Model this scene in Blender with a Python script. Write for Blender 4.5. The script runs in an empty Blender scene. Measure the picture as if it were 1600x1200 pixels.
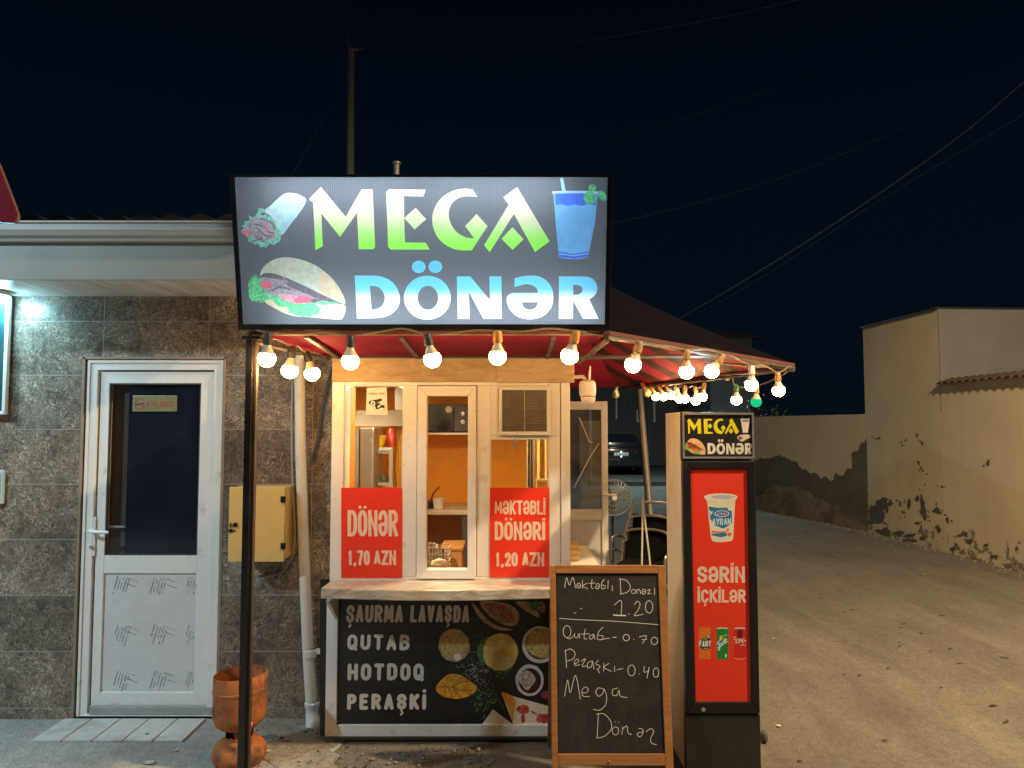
import bpy, bmesh, math, random
from math import sin, cos, pi, radians
from mathutils import Vector, Matrix, geometry

# ------------------------------------------------------------------ camera
FOC, EYE = 1155.0, 1.70                      # focal length in photo pixels, eye height in metres
PITCH = math.atan(67 / FOC)
scene = bpy.context.scene
COL = scene.collection
cam_data = bpy.data.cameras.new("camera")
cam_data.sensor_width = 36
cam_data.lens = FOC / 1600 * 36
cam_data.clip_end = 500
cam_data.clip_start = 0.05
cam = bpy.data.objects.new("camera", cam_data)
cam.location = (0, 0, EYE)
cam.rotation_euler = (pi / 2 + PITCH, 0, 0)
COL.objects.link(cam)
scene.camera = cam

# ------------------------------------------------------------------ world: clear night sky
world = bpy.data.worlds.new("World")
scene.world = world
world.use_nodes = True
wt = world.node_tree
wt.nodes.clear()
w_out = wt.nodes.new("ShaderNodeOutputWorld")
w_bg = wt.nodes.new("ShaderNodeBackground")
w_tc = wt.nodes.new("ShaderNodeTexCoord")
w_sep = wt.nodes.new("ShaderNodeSeparateXYZ")
w_rmp = wt.nodes.new("ShaderNodeValToRGB")
w_rmp.color_ramp.elements[0].position = 0.0
w_rmp.color_ramp.elements[0].color = (0.0013, 0.0038, 0.0072, 1)
w_rmp.color_ramp.elements[1].position = 0.55
w_rmp.color_ramp.elements[1].color = (0.0004, 0.0015, 0.0041, 1)
e_ = w_rmp.color_ramp.elements.new(0.25)
e_.color = (0.0009, 0.0037, 0.0076, 1)
wt.links.new(w_tc.outputs["Generated"], w_sep.inputs[0])
wt.links.new(w_sep.outputs["Z"], w_rmp.inputs[0])
wt.links.new(w_rmp.outputs[0], w_bg.inputs[0])
w_bg.inputs[1].default_value = 1.0
wt.links.new(w_bg.outputs[0], w_out.inputs[0])

# faint moonlight
moon_d = bpy.data.lights.new("moon", 'SUN')
moon_d.energy = 0.02
moon_d.angle = radians(0.5)
moon_d.color = (0.75, 0.85, 1.0)
moon = bpy.data.objects.new("moon", moon_d)
moon.rotation_euler = (radians(50), 0, radians(-25))
moon.location = (0, -5, 20)
COL.objects.link(moon)

vs = scene.view_settings
scene.display_settings.display_device = 'sRGB'
vs.view_transform = 'Standard'
vs.look = 'None'
vs.exposure = 0.0
vs.gamma = 1.0
vs.use_curve_mapping = False
cy = scene.cycles
cy.use_denoising = True
try:
    cy.denoiser = 'OPENIMAGEDENOISE'
except Exception:
    pass
cy.max_bounces = 8
cy.transparent_max_bounces = 12
cy.sample_clamp_indirect = 4.0
cy.caustics_reflective = False
cy.caustics_refractive = False

WARM = (1.0, 0.66, 0.33)
STR_BULB, STR_WHITE, STR_TUBE = 108.0, 80.0, 20.0
STR_ROOM, STR_LED = 108.0, 150.0
PW_STREET, PW_FAR, PW_COLD = 1050.0, 340.0, 390.0

random.seed(7)

# ------------------------------------------------------------------ reading the site: pixel + distance -> place
cP, sP = cos(PITCH), sin(PITCH)
CAMP = Vector((0, 0, EYE))


def ray(u, v):
    x, y = (u - 800) / FOC, (600 - v) / FOC
    return Vector((x, cP - sP * y, sP + cP * y))


def at(u, v, D):
    d = ray(u, v)
    return CAMP + d * (D / d.y)


def atz(u, v, z=0.0):
    d = ray(u, v)
    return CAMP + d * ((z - EYE) / d.z)


def R(u0, v0, u1, v1, D):
    """x0, x1, z0, z1 of an upright rectangle at distance D"""
    m = (v0 + v1) / 2
    return at(u0, m, D).x, at(u1, m, D).x, at((u0 + u1) / 2, v1, D).z, at((u0 + u1) / 2, v0, D).z


# ------------------------------------------------------------------ materials
MATS = {}


class NT:
    def __init__(self, name):
        self.m = bpy.data.materials.new(name)
        self.m.use_nodes = True
        self.t = self.m.node_tree
        self.t.nodes.clear()
        self.out = self.n("OutputMaterial")

    def n(self, kind, **kw):
        node = self.t.nodes.new("ShaderNode" + kind)
        for k, v in kw.items():
            setattr(node, k, v)
        return node

    def l(self, a, b):
        self.t.links.new(a, b)

    def coord(self, which='Object', scale=(1, 1, 1), loc=(0, 0, 0), rot=(0, 0, 0)):
        tc = self.n("TexCoord")
        mp = self.n("Mapping")
        mp.inputs['Scale'].default_value = scale
        mp.inputs['Location'].default_value = loc
        mp.inputs['Rotation'].default_value = rot
        self.l(tc.outputs[which], mp.inputs[0])
        return mp.outputs[0]

    def noise(self, vec, scale, detail=5, rough=.6, dist=0.0):
        nz = self.n("TexNoise")
        nz.inputs['Scale'].default_value = scale
        nz.inputs['Detail'].default_value = detail
        nz.inputs['Roughness'].default_value = rough
        nz.inputs['Distortion'].default_value = dist
        self.l(vec, nz.inputs['Vector'])
        return nz.outputs[0]

    def ramp(self, fac, stops):
        r = self.n("ValToRGB")
        while len(r.color_ramp.elements) < len(stops):
            r.color_ramp.elements.new(.5)
        for e, (p, c) in zip(r.color_ramp.elements, stops):
            e.position = p
            e.color = (*c, 1) if len(c) == 3 else c
        self.l(fac, r.inputs[0])
        return r.outputs[0]

    def mix(self, fac, a, b, mode='MIX'):
        mx = self.n("Mix", data_type='RGBA', blend_type=mode)
        for s, x in ((mx.inputs[0], fac), (mx.inputs[6], a), (mx.inputs[7], b)):
            if isinstance(x, (int, float)):
                s.default_value = x
            elif isinstance(x, (tuple, list)):
                s.default_value = (*x[:3], 1)
            else:
                self.l(x, s)
        return mx.outputs[2]

    def bump(self, h, strength, dist=.01):
        b = self.n("Bump")
        b.inputs['Strength'].default_value = strength
        b.inputs['Distance'].default_value = dist
        self.l(h, b.inputs['Height'])
        return b.outputs[0]

    def bsdf(self, col=None, rough=.5, metal=0, normal=None, spec=.5, coat=0):
        p = self.n("BsdfPrincipled")
        p.inputs['Roughness'].default_value = rough if isinstance(rough, (int, float)) else .5
        if not isinstance(rough, (int, float)):
            self.l(rough, p.inputs['Roughness'])
        p.inputs['Metallic'].default_value = metal
        p.inputs['Specular IOR Level'].default_value = spec
        p.inputs['Coat Weight'].default_value = coat
        if col is not None:
            if isinstance(col, (tuple, list)):
                p.inputs['Base Color'].default_value = (*col[:3], 1)
            else:
                self.l(col, p.inputs['Base Color'])
        if normal is not None:
            self.l(normal, p.inputs['Normal'])
        self.l(p.outputs[0], self.out.inputs[0])
        return p


def dk(c, k):
    return tuple(max(0, min(1, x * k)) for x in c)


def pm(name, col, rough=.5, metal=0, var=.12, vs=6, bump=.0, bs=80, spec=.5, coat=0, dirt=None, dscale=3, dlo=.55, dhi=.75, stretch=(1, 1, 1)):
    """painted / plain surface with uneven tone, optional blotches of dirt and fine relief"""
    if name in MATS:
        return MATS[name]
    t = NT(name)
    vec = t.coord('Object', stretch)
    c = t.ramp(t.noise(vec, vs, 6, .65), [(.25, dk(col, 1 - var)), (.75, dk(col, 1 + var))])
    if dirt:
        f = t.ramp(t.noise(vec, dscale, 8, .7, .3), [(dlo, (0, 0, 0)), (dhi, (1, 1, 1))])
        c = t.mix(f, c, dirt)
    nrm = t.bump(t.noise(vec, bs, 3), bump, .004) if bump else None
    rr = t.ramp(t.noise(vec, vs * 1.7, 4), [(.3, (max(0, rough - .08),) * 3), (.7, (min(1, rough + .08),) * 3)])
    t.bsdf(c, rr, metal, nrm, spec, coat)
    MATS[name] = t.m
    return t.m


def emat(name, col, strength):
    if name in MATS:
        return MATS[name]
    t = NT(name)
    e = t.n("Emission")
    e.inputs[0].default_value = (*col, 1)
    e.inputs[1].default_value = strength
    t.l(e.outputs[0], t.out.inputs[0])
    MATS[name] = t.m
    return t.m


def film(name, col, col2=None, zlo=0, zhi=1, ribs=.13, mottle=0, ms=60):
    """printed translucent sheet of the light box: it only shows light that comes through from the tubes behind it"""
    if name in MATS:
        return MATS[name]
    t = NT(name)
    geo = t.n("NewGeometry")
    sep = t.n("SeparateXYZ")
    t.l(geo.outputs['Position'], sep.inputs[0])
    c = col
    if col2:                                    # the print itself runs from one ink to another
        mr = t.n("MapRange")
        mr.inputs[1].default_value, mr.inputs[2].default_value = zlo, zhi
        mr.interpolation_type = 'SMOOTHSTEP'
        t.l(sep.outputs['Z'], mr.inputs[0])
        c = t.mix(mr.outputs[0], col, col2)
    if mottle:
        f = t.ramp(t.noise(t.coord('Object'), ms, 4), [(.35, (1 - mottle,) * 3), (.65, (1, 1, 1))])
        c = t.mix(1.0, c if not isinstance(c, tuple) else c, f, 'MULTIPLY')
    # flutes of the twin-wall sheet
    sn = t.n("Math", operation='SINE')
    mu = t.n("Math", operation='MULTIPLY')
    mu.inputs[1].default_value = 2 * pi / .0092
    t.l(sep.outputs['X'], mu.inputs[0])
    t.l(mu.outputs[0], sn.inputs[0])
    rb = t.ramp(sn.outputs[0], [(.1, (1 - ribs,) * 3), (.6, (1, 1, 1))])
    c = t.mix(1.0, c, rb, 'MULTIPLY')
    tr = t.n("BsdfTranslucent")
    df = t.n("BsdfDiffuse")
    gl = t.n("BsdfGlossy")
    gl.inputs['Roughness'].default_value = .25
    t.l(c, tr.inputs[0])
    t.l(c, df.inputs[0])
    m1 = t.n("MixShader")
    m1.inputs[0].default_value = .15
    t.l(tr.outputs[0], m1.inputs[1])
    t.l(df.outputs[0], m1.inputs[2])
    m2 = t.n("MixShader")
    m2.inputs[0].default_value = .03
    t.l(m1.outputs[0], m2.inputs[1])
    t.l(gl.outputs[0], m2.inputs[2])
    t.l(m2.outputs[0], t.out.inputs[0])
    MATS[name] = t.m
    return t.m


def glass(name, tint=(.95, .96, .95), refl=.05, dusty=.008):
    if name in MATS:
        return MATS[name]
    t = NT(name)
    tr = t.n("BsdfTransparent")
    tr.inputs[0].default_value = (*tint, 1)
    gl = t.n("BsdfGlossy")
    gl.inputs['Roughness'].default_value = .02
    df = t.n("BsdfDiffuse")
    df.inputs[0].default_value = (.7, .68, .62, 1)
    m0 = t.n("MixShader")
    f = t.ramp(t.noise(t.coord('Object'), 3.5, 8, .7), [(.4, (dusty * .3,) * 3), (.8, (dusty * 2.2,) * 3)])
    t.l(f, m0.inputs[0])
    t.l(tr.outputs[0], m0.inputs[1])
    t.l(df.outputs[0], m0.inputs[2])
    lw = t.n("LayerWeight")
    lw.inputs[0].default_value = .25
    mr = t.n("MapRange")
    mr.inputs[3].default_value, mr.inputs[4].default_value = refl, .9
    t.l(lw.outputs['Facing'], mr.inputs[0])
    pw = t.n("Math", operation='POWER')
    m = t.n("MixShader")
    m.inputs[0].default_value = refl
    t.l(m0.outputs[0], m.inputs[1])
    t.l(gl.outputs[0], m.inputs[2])
    t.l(m.outputs[0], t.out.inputs[0])
    MATS[name] = t.m
    return t.m


# ------------------------------------------------------------------ objects, parts, tags
def tag(o, label=None, cat=None, group=None, kind=None):
    if label:
        o['label'] = label
    if cat:
        o['category'] = cat
    if group:
        o['group'] = group
    if kind:
        o['kind'] = kind
    return o


def thing(name, label, cat, loc=(0, 0, 0), group=None):
    o = bpy.data.objects.new(name, None)
    o.empty_display_size = .1
    COL.objects.link(o)
    o.location = loc
    return tag(o, label, cat, group)


def origin_of(o):
    v = Vector((0, 0, 0))
    while o is not None:
        v += o.location
        o = o.parent
    return v


class MB:
    """collects shapes (in place, in metres) and links them as ONE mesh object"""

    def __init__(self):
        self.v, self.f, self.mi = [], [], []

    def add(self, vs, fs, mi=0):
        k = len(self.v)
        self.v += [Vector(p) for p in vs]
        for f in fs:
            self.f.append([k + i for i in f])
            self.mi.append(mi)
        return self

    def box(self, x0, x1, y0, y1, z0, z1, mi=0):
        vs = [(x, y, z) for z in (z0, z1) for y in (y0, y1) for x in (x0, x1)]
        return self.add(vs, [(0, 2, 3, 1), (4, 5, 7, 6), (0, 1, 5, 4), (2, 6, 7, 3), (0, 4, 6, 2), (1, 3, 7, 5)], mi)

    def obox(self, c, ax, ay, az, mi=0):
        c, ax, ay, az = map(Vector, (c, ax, ay, az))
        vs = [c + ax * i + ay * j + az * k for k in (-1, 1) for j in (-1, 1) for i in (-1, 1)]
        return self.add(vs, [(0, 2, 3, 1), (4, 5, 7, 6), (0, 1, 5, 4), (2, 6, 7, 3), (0, 4, 6, 2), (1, 3, 7, 5)], mi)

    def prism(self, poly, vec, mi=0):
        """poly: 3-D points of a flat outline, swept along vec"""
        n = len(poly)
        vec = Vector(vec)
        a = [Vector(p) for p in poly]
        return self.add(a + [p + vec for p in a], [list(range(n))[::-1], list(range(n, 2 * n))] + [(i, (i + 1) % n, (i + 1) % n + n, i + n) for i in range(n)], mi)

    def ring(self, x0, x1, z0, z1, w, y0, y1, wb=None):
        """mitred frame of four boards"""
        wb = w if wb is None else wb
        o = [(x0, z0), (x1, z0), (x1, z1), (x0, z1)]
        i = [(x0 + w, z0 + wb), (x1 - w, z0 + wb), (x1 - w, z1 - w), (x0 + w, z1 - w)]
        for k in range(4):
            q = [o[k], o[(k + 1) % 4], i[(k + 1) % 4], i[k]]
            self.prism([(x, y0, z) for x, z in q], (0, y1 - y0, 0))
        return self

    def tube(self, pts, r, n=8, mi=0, cap=True):
        pts = [Vector(p) for p in pts]
        rr = r if isinstance(r, (list, tuple)) else [r] * len(pts)
        vs, fs = [], []
        up = None
        for k, p in enumerate(pts):
            d = (pts[min(k + 1, len(pts) - 1)] - pts[max(k - 1, 0)]).normalized()
            if up is None:
                up = d.orthogonal().normalized()
            up = (up - d * up.dot(d))
            up = up.normalized() if up.length > 1e-6 else d.orthogonal().normalized()
            s = d.cross(up)
            vs += [p + (up * cos(2 * pi * j / n) + s * sin(2 * pi * j / n)) * rr[k] for j in range(n)]
        for k in range(len(pts) - 1):
            fs += [(k * n + j, k * n + (j + 1) % n, (k + 1) * n + (j + 1) % n, (k + 1) * n + j) for j in range(n)]
        if cap:
            fs += [list(range(n))[::-1], [(len(pts) - 1) * n + j for j in range(n)]]
        return self.add(vs, fs, mi)

    def lathe(self, prof, c=(0, 0, 0), n=24, mi=0, axis='Z', a0=0, a1=2 * pi):
        """prof: (radius, height) pairs"""
        c = Vector(c)
        full = abs(a1 - a0 - 2 * pi) < 1e-6
        m = n if full else n + 1
        vs, fs = [], []
        for r, h in prof:
            for j in range(m):
                a = a0 + (a1 - a0) * j / n
                p = (r * cos(a), r * sin(a), h)
                if axis == 'Y':
                    p = (r * cos(a), h, r * sin(a))
                elif axis == 'X':
                    p = (h, r * cos(a), r * sin(a))
                vs.append(c + Vector(p))
        for k in range(len(prof) - 1):
            for j in range(m if full else n):
                fs.append((k * m + j, k * m + (j + 1) % m, (k + 1) * m + (j + 1) % m, (k + 1) * m + j))
        return self.add(vs, fs, mi)

    def ball(self, c, r, n=16, m=10, mi=0, sx=1, sy=1, sz=1):
        prof = [(r * max(1e-4, sin(pi * k / m)), -r * cos(pi * k / m)) for k in range(m + 1)]
        k0 = len(self.v)
        self.lathe(prof, (0, 0, 0), n, mi)
        for i in range(k0, len(self.v)):
            p = self.v[i]
            self.v[i] = Vector((p.x * sx, p.y * sy, p.z * sz)) + Vector(c)
        return self

    def build(self, name, mat, parent=None, bevel=0, smooth=False, seg=2, recalc=True, local=False):
        me = bpy.data.meshes.new(name)
        o = bpy.data.objects.new(name, me)
        if parent is not None:
            org = origin_of(parent)
        elif local:
            org = Vector((0, 0, 0))
        else:
            xs = [p.x for p in self.v]; ys = [p.y for p in self.v]; zs = [p.z for p in self.v]
            org = Vector(((min(xs) + max(xs)) / 2, (min(ys) + max(ys)) / 2, min(zs)))
        bm = bmesh.new()
        bv = [bm.verts.new(p - org) for p in self.v]
        for f, mi in zip(self.f, self.mi):
            try:
                bf = bm.faces.new([bv[i] for i in f])
                bf.material_index = mi
            except ValueError:
                pass
        if recalc:
            bmesh.ops.recalc_face_normals(bm, faces=bm.faces)
        if bevel:
            ed = [e for e in bm.edges if len(e.link_faces) == 2 and e.calc_face_angle(0) > .6]
            bmesh.ops.bevel(bm, geom=ed, offset=bevel, segments=seg, profile=.6, affect='EDGES', clamp_overlap=True)
        for f in bm.faces:
            f.smooth = smooth
        bm.to_mesh(me)
        bm.free()
        if smooth:
            try:
                me.set_sharp_from_angle(angle=radians(40))
            except Exception:
                pass
        for mt in (mat if isinstance(mat, (list, tuple)) else [mat]):
            me.materials.append(mt)
        COL.objects.link(o)
        if parent is not None:
            o.parent = parent
        else:
            o.location = org
        return o


# ------------------------------------------------------------------ flat printed work: layered outlines resolved into one sheet
class Plane:
    def __init__(self, O, ex, ey):
        self.O, self.ex, self.ey = Vector(O), Vector(ex).normalized(), Vector(ey).normalized()
        self.n = self.ex.cross(self.ey).normalized()

    def loc(self, u, v):
        d = ray(u, v)
        t = (self.O - CAMP).dot(self.n) / d.dot(self.n)
        p = CAMP + d * t - self.O
        return (p.dot(self.ex), p.dot(self.ey))

    def p3(self, a, b, off=0):
        return self.O + self.ex * a + self.ey * b + self.n * off


def upright(D):
    return Plane((0, D, 0), (1, 0, 0), (0, 0, 1))


def area2(p):
    return sum(p[i][0] * p[(i + 1) % len(p)][1] - p[(i + 1) % len(p)][0] * p[i][1] for i in range(len(p)))


def graphic(plane, layers, parent, off=0.0):
    """layers, lowest first: (part name, material, [outlines]); an outline is a list of pixel points, or ('-', outline) for a hole in
    its layer. Where outlines overlap the upper layer wins, so all parts lie side by side in one plane."""
    V, Fc, info = [], [], []
    for li, (nm, mt, outs) in enumerate(layers):
        for o in outs:
            sign = '+'
            if o and o[0] == '-':
                sign, o = '-', o[1]
            q = [plane.loc(*p) for p in o]
            q = [(a * 1000, b * 1000) for a, b in q]
            cl = []
            for p in q:
                if not cl or abs(p[0] - cl[-1][0]) + abs(p[1] - cl[-1][1]) > 1e-3:
                    cl.append(p)
            if len(cl) > 2 and abs(cl[0][0] - cl[-1][0]) + abs(cl[0][1] - cl[-1][1]) < 1e-3:
                cl.pop()
            if len(cl) < 3 or abs(area2(cl)) < 1e-4:
                continue
            if area2(cl) < 0:
                cl.reverse()
            k = len(V)
            V += [Vector(p) for p in cl]
            Fc.append(list(range(k, k + len(cl))))
            info.append((li, sign))
    r = geometry.delaunay_2d_cdt(V, [], Fc, 1, 1e-4, True)
    verts, faces, of = r[0], r[2], r[5]
    per = {}
    for f, src in zip(faces, of):
        plus, minus = set(), set()
        for s in src:
            li, sg = info[s]
            (plus if sg == '+' else minus).add(li)
        ok = [li for li in plus if li not in minus]
        if not ok:
            continue
        per.setdefault(max(ok), []).append(f)
    out = {}
    byname = {}
    for li, fs in sorted(per.items()):
        byname.setdefault(layers[li][0], []).append((li, fs))
    for nm, lst in byname.items():
        mb = MB()
        mats, idx = [], {}
        for li, fs in lst:
            mt = layers[li][1]
            if mt.name not in idx:
                idx[mt.name] = len(mats)
                mats.append(mt)
            for f in fs:
                if mb.v is not None:
                    mb.f.append(list(f))
                    mb.mi.append(idx[mt.name])
        used = sorted({i for f in mb.f for i in f})
        rm = {i: k for k, i in enumerate(used)}
        mb.v = [plane.p3(verts[i][0] / 1000, verts[i][1] / 1000, off) for i in used]
        mb.f = [[rm[i] for i in f] for f in mb.f]
        par = parent
        name = nm
        if '/' in nm:
            pn, name = nm.split('/')
            par = out.get(pn, parent)
        out[name] = mb.build(name, mats, par, recalc=False)
    return out


def oval(cx, cy, rx, ry, n=28, jag=0, seed=0, rot=0):
    rnd = random.Random(seed)
    o = []
    for k in range(n):
        a = 2 * pi * k / n
        j = 1 + rnd.uniform(-jag, jag)
        x, y = rx * cos(a) * j, ry * sin(a) * j
        o.append((cx + x * cos(rot) - y * sin(rot), cy + x * sin(rot) + y * cos(rot)))
    return o


def smooth_line(pts, k=5):
    """Catmull-Rom through the points"""
    if len(pts) < 3:
        return pts
    P = [pts[0]] + list(pts) + [pts[-1]]
    o = []
    for i in range(1, len(P) - 2):
        p0, p1, p2, p3 = P[i - 1], P[i], P[i + 1], P[i + 2]
        for s in range(k):
            t = s / k
            o.append(tuple(.5 * ((2 * p1[c]) + (-p0[c] + p2[c]) * t + (2 * p0[c] - 5 * p1[c] + 4 * p2[c] - p3[c]) * t * t + (-p0[c] + 3 * p1[c] - 3 * p2[c] + p3[c]) * t ** 3) for c in range(len(p1))))
    o.append(tuple(pts[-1]))
    return o


def closed_smooth(pts, k=4):
    n = len(pts)
    P = [pts[-1]] + list(pts) + [pts[0], pts[1]]
    o = []
    for i in range(1, n + 1):
        p0, p1, p2, p3 = P[i - 1], P[i], P[i + 1], P[i + 2]
        for s in range(k):
            t = s / k
            o.append(tuple(.5 * ((2 * p1[c]) + (-p0[c] + p2[c]) * t + (2 * p0[c] - 5 * p1[c] + 4 * p2[c] - p3[c]) * t * t + (-p0[c] + 3 * p1[c] - 3 * p2[c] + p3[c]) * t ** 3) for c in range(2)))
    return o


def stroke(pts, w, caps='round', close=False):
    """outlines (quads and round joins) of a pen line of width w"""
    o = []
    pts = list(pts)
    if close:
        pts = pts + [pts[0]]
    for (x0, y0), (x1, y1) in zip(pts, pts[1:]):
        L = math.hypot(x1 - x0, y1 - y0)
        if L < 1e-6:
            continue
        nx, ny = -(y1 - y0) / L * w / 2, (x1 - x0) / L * w / 2
        o.append([(x0 + nx, y0 + ny), (x1 + nx, y1 + ny), (x1 - nx, y1 - ny), (x0 - nx, y0 - ny)])
    rng = range(len(pts)) if caps == 'round' else range(1, len(pts) - 1)
    if close:
        rng = range(len(pts) - 1)
    for i in rng:
        o.append(oval(pts[i][0], pts[i][1], w / 2, w / 2, 10))
    return o


# a lettering alphabet: pen lines in a unit box (x right, y up)
def arc(cx, cy, rx, ry, a0, a1, n=7):
    return [(cx + rx * cos(radians(a0 + (a1 - a0) * k / n)), cy + ry * sin(radians(a0 + (a1 - a0) * k / n))) for k in range(n + 1)]


def rr(x0, y0, x1, y1, q=.32):
    h = (x1 - x0) / 2
    return arc(x1 - h, y1 - q, h, q, 0, 90) + arc(x0 + h, y1 - q, h, q, 90, 180) + arc(x0 + h, y0 + q, h, q, 180, 270) + arc(x1 - h, y0 + q, h, q, 270, 360)


DOT = 'dot'
GL = {
    'A': [[(0, 0), (.5, 1), (1, 0)], [(.2, .3), (.8, .3)]],
    'B': [[(0, 0), (0, 1), (.5, 1)] + arc(.5, .77, .45, .23, 90, -90) + [(0, .54)], [(.5, .54)] + arc(.5, .27, .5, .27, 90, -90) + [(0, 0)]],
    'C': [arc(.5, .7, .5, .3, 0, 180) + arc(.5, .3, .5, .3, 180, 360)],
    'D': [[(0, 0), (0, 1), (.45, 1)] + arc(.45, .68, .55, .32, 90, 0) + arc(.45, .32, .55, .32, 0, -90) + [(0, 0)]],
    'E': [[(1, 1), (0, 1), (0, 0), (1, 0)], [(0, .52), (.85, .52)]],
    'Ə': [[(0, .72)] + arc(.5, .7, .5, .3, 180, 0) + arc(.5, .3, .5, .3, 0, -180) + [(0, .45)], [(0, .45), (1, .45)]],
    'F': [[(1, 1), (0, 1), (0, 0)], [(0, .5), (.8, .5)]],
    'H': [[(0, 0), (0, 1)], [(1, 0), (1, 1)], [(0, .5), (1, .5)]],
    'I': [[(0, 0), (0, 1)]],
    'K': [[(0, 0), (0, 1)], [(1, 1), (.12, .48)], [(.3, .58), (1, 0)]],
    'L': [[(0, 1), (0, 0), (1, 0)]],
    'M': [[(0, 0), (.08, 1), (.5, .2), (.92, 1), (1, 0)]],
    'N': [[(0, 0), (0, 1), (1, 0), (1, 1)]],
    'O': [rr(0, 0, 1, 1) + [(1, .68)]],
    'P': [[(0, 0), (0, 1), (.5, 1)] + arc(.5, .74, .5, .26, 90, -90) + [(0, .48)]],
    'Q': [rr(0, 0, 1, 1) + [(1, .68)], [(.6, .2), (1.02, -.06)]],
    'R': [[(0, 0), (0, 1), (.5, 1)] + arc(.5, .75, .48, .25, 90, -90) + [(0, .5)], [(.45, .5), (1, 0)]],
    'S': [[(1, .72)] + arc(.5, .74, .5, .26, 10, 180) + [(.08, .6), (.92, .4)] + arc(.5, .26, .5, .26, 0, -170) + [(0, .28)]],
    'T': [[(0, 1), (1, 1)], [(.5, 1), (.5, 0)]],
    'U': [[(0, 1), (0, .3)] + arc(.5, .3, .5, .3, 180, 360) + [(1, 1)]],
    'V': [[(0, 1), (.5, 0), (1, 1)]],
    'Y': [[(0, 1), (.5, .45), (1, 1)], [(.5, .45), (.5, 0)]],
    'Z': [[(0, 1), (1, 1), (0, 0), (1, 0)]],
    '0': [rr(0, 0, 1, 1) + [(1, .68)]],
    '1': [[(0, .8), (.55, 1), (.55, 0)]],
    '2': [[(0, .72)] + arc(.5, .72, .5, .28, 180, 0) + [(.95, .55), (0, 0), (1, 0)]],
    '7': [[(0, 1), (1, 1), (.35, 0)]],
    ',': [[(.5, .10), (.5, .0), (.1, -.2)]],
    ' ': [],
}
GW = {'I': .02, 'M': 1.35, ',': .28, ' ': .45, '1': .6, 'L': .85, 'T': .95, 'W': 1.4, 'E': .85, 'P': .95}
ACC = {'Ö': 'O', 'Ü': 'U', 'İ': 'I', 'Ş': 'S', 'Ç': 'C'}


def lettering(txt, x0, x1, ytop, ybase, sw, gap=.28, caps='butt', slant=0, wob=0, seed=1):
    """outlines (pixel space) of a line of capitals filling x0..x1 between ytop and ybase; sw = stroke width in pixels"""
    rnd = random.Random(seed)
    cells = []
    tot = 0
    for ch in txt:
        b = ACC.get(ch, ch)
        w = GW.get(b, 1.0)
        cells.append((ch, b, w))
    n = len(cells)
    # widths: each glyph is cw*w wide plus its stroke; gaps in stroke widths
    fixed = sum(sw for c in cells if c[0] != ' ') + sw * gap * (n - 1)
    cw = (x1 - x0 - fixed) / sum(c[2] for c in cells)
    H = (ybase - ytop) - sw
    x = x0
    out = []
    for ch, b, w in cells:
        gx = x + sw / 2
        gw = cw * w
        dy = rnd.uniform(-wob, wob)
        rt = rnd.uniform(-wob, wob) * .02

        def M(p):
            X, Y = gx + p[0] * gw, ybase - sw / 2 - p[1] * H + dy
            return (X + (ybase - Y) * (slant + rt), Y)
        for ln in GL[b]:
            q = [M(p) for p in ln]
            if caps == 'butt' and len(q) > 1:          # square ends reach the cap height / baseline
                def ext(a, c):
                    L = math.hypot(a[0] - c[0], a[1] - c[1]) or 1
                    return (a[0] + (a[0] - c[0]) / L * sw / 2, a[1] + (a[1] - c[1]) / L * sw / 2)
                def sq(e_, o_):
                    if e_[1] in (0, 1) and abs(e_[1] - o_[1]) > .3:
                        return True
                    return e_[1] == o_[1] and e_[0] in (0, 1) and b in 'TEFLZ72A'
                if sq(ln[0], ln[1]) and b not in 'MA':
                    q[0] = ext(q[0], q[1])
                if sq(ln[-1], ln[-2]) and b not in 'MA':
                    q[-1] = ext(q[-1], q[-2])
                # sharp outer corners
                for k in range(1, len(ln) - 1):
                    if ln[k] in ((0, 1), (0, 0), (1, 0), (1, 1)) and b in 'BDEFLPRZN7':
                        X, Y = q[k]
                        out.append([(X - sw / 2, Y - sw / 2), (X + sw / 2, Y - sw / 2), (X + sw / 2, Y + sw / 2), (X - sw / 2, Y + sw / 2)])
            if caps == 'butt' and b in 'NM':
                for k in range(len(q) - 1):
                    dg = abs(ln[k][0] - ln[k + 1][0]) > .2
                    out += stroke([q[k], q[k + 1]], sw * (.55 if dg else .86), caps)
            else:
                out += stroke(q, sw, caps)
        if ch == 'Ö' or ch == 'Ü':
            for xx in (.08, .92):
                X, Y = M((xx, 1 + sw / H * 1.3))
                r = sw * .40
                out.append([(X - r, Y - r), (X + r, Y - r), (X + r, Y + r), (X - r, Y + r)] if caps == 'butt' else oval(X, Y, r, r, 10))
        if ch == 'İ':
            X, Y = M((0, 1 + sw / H * 1.25))
            r = sw * .5
            out.append([(X - r, Y - r * .8), (X + r, Y - r * .8), (X + r, Y + r * .8), (X - r, Y + r * .8)] if caps == 'butt' else oval(X, Y, r, r, 10))
        if ch in 'ŞÇ':
            c = [M((.5, -sw / H * .3)), M((.5, -sw / H * .9)), M((.72, -sw / H * 1.3)), M((.4, -sw / H * 1.8))]
            out += stroke(c, sw * .5)
        x += gw + (sw if ch != ' ' else 0) + sw * gap
    return out


def rect(u0, v0, u1, v1):
    return [(u0, v0), (u1, v0), (u1, v1), (u0, v1)]


def zz(pts, ox, oy, s):
    """from an enlarged tracing back to photo pixels"""
    return [(ox + x / s, oy + y / s) for x, y in pts]

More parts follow.
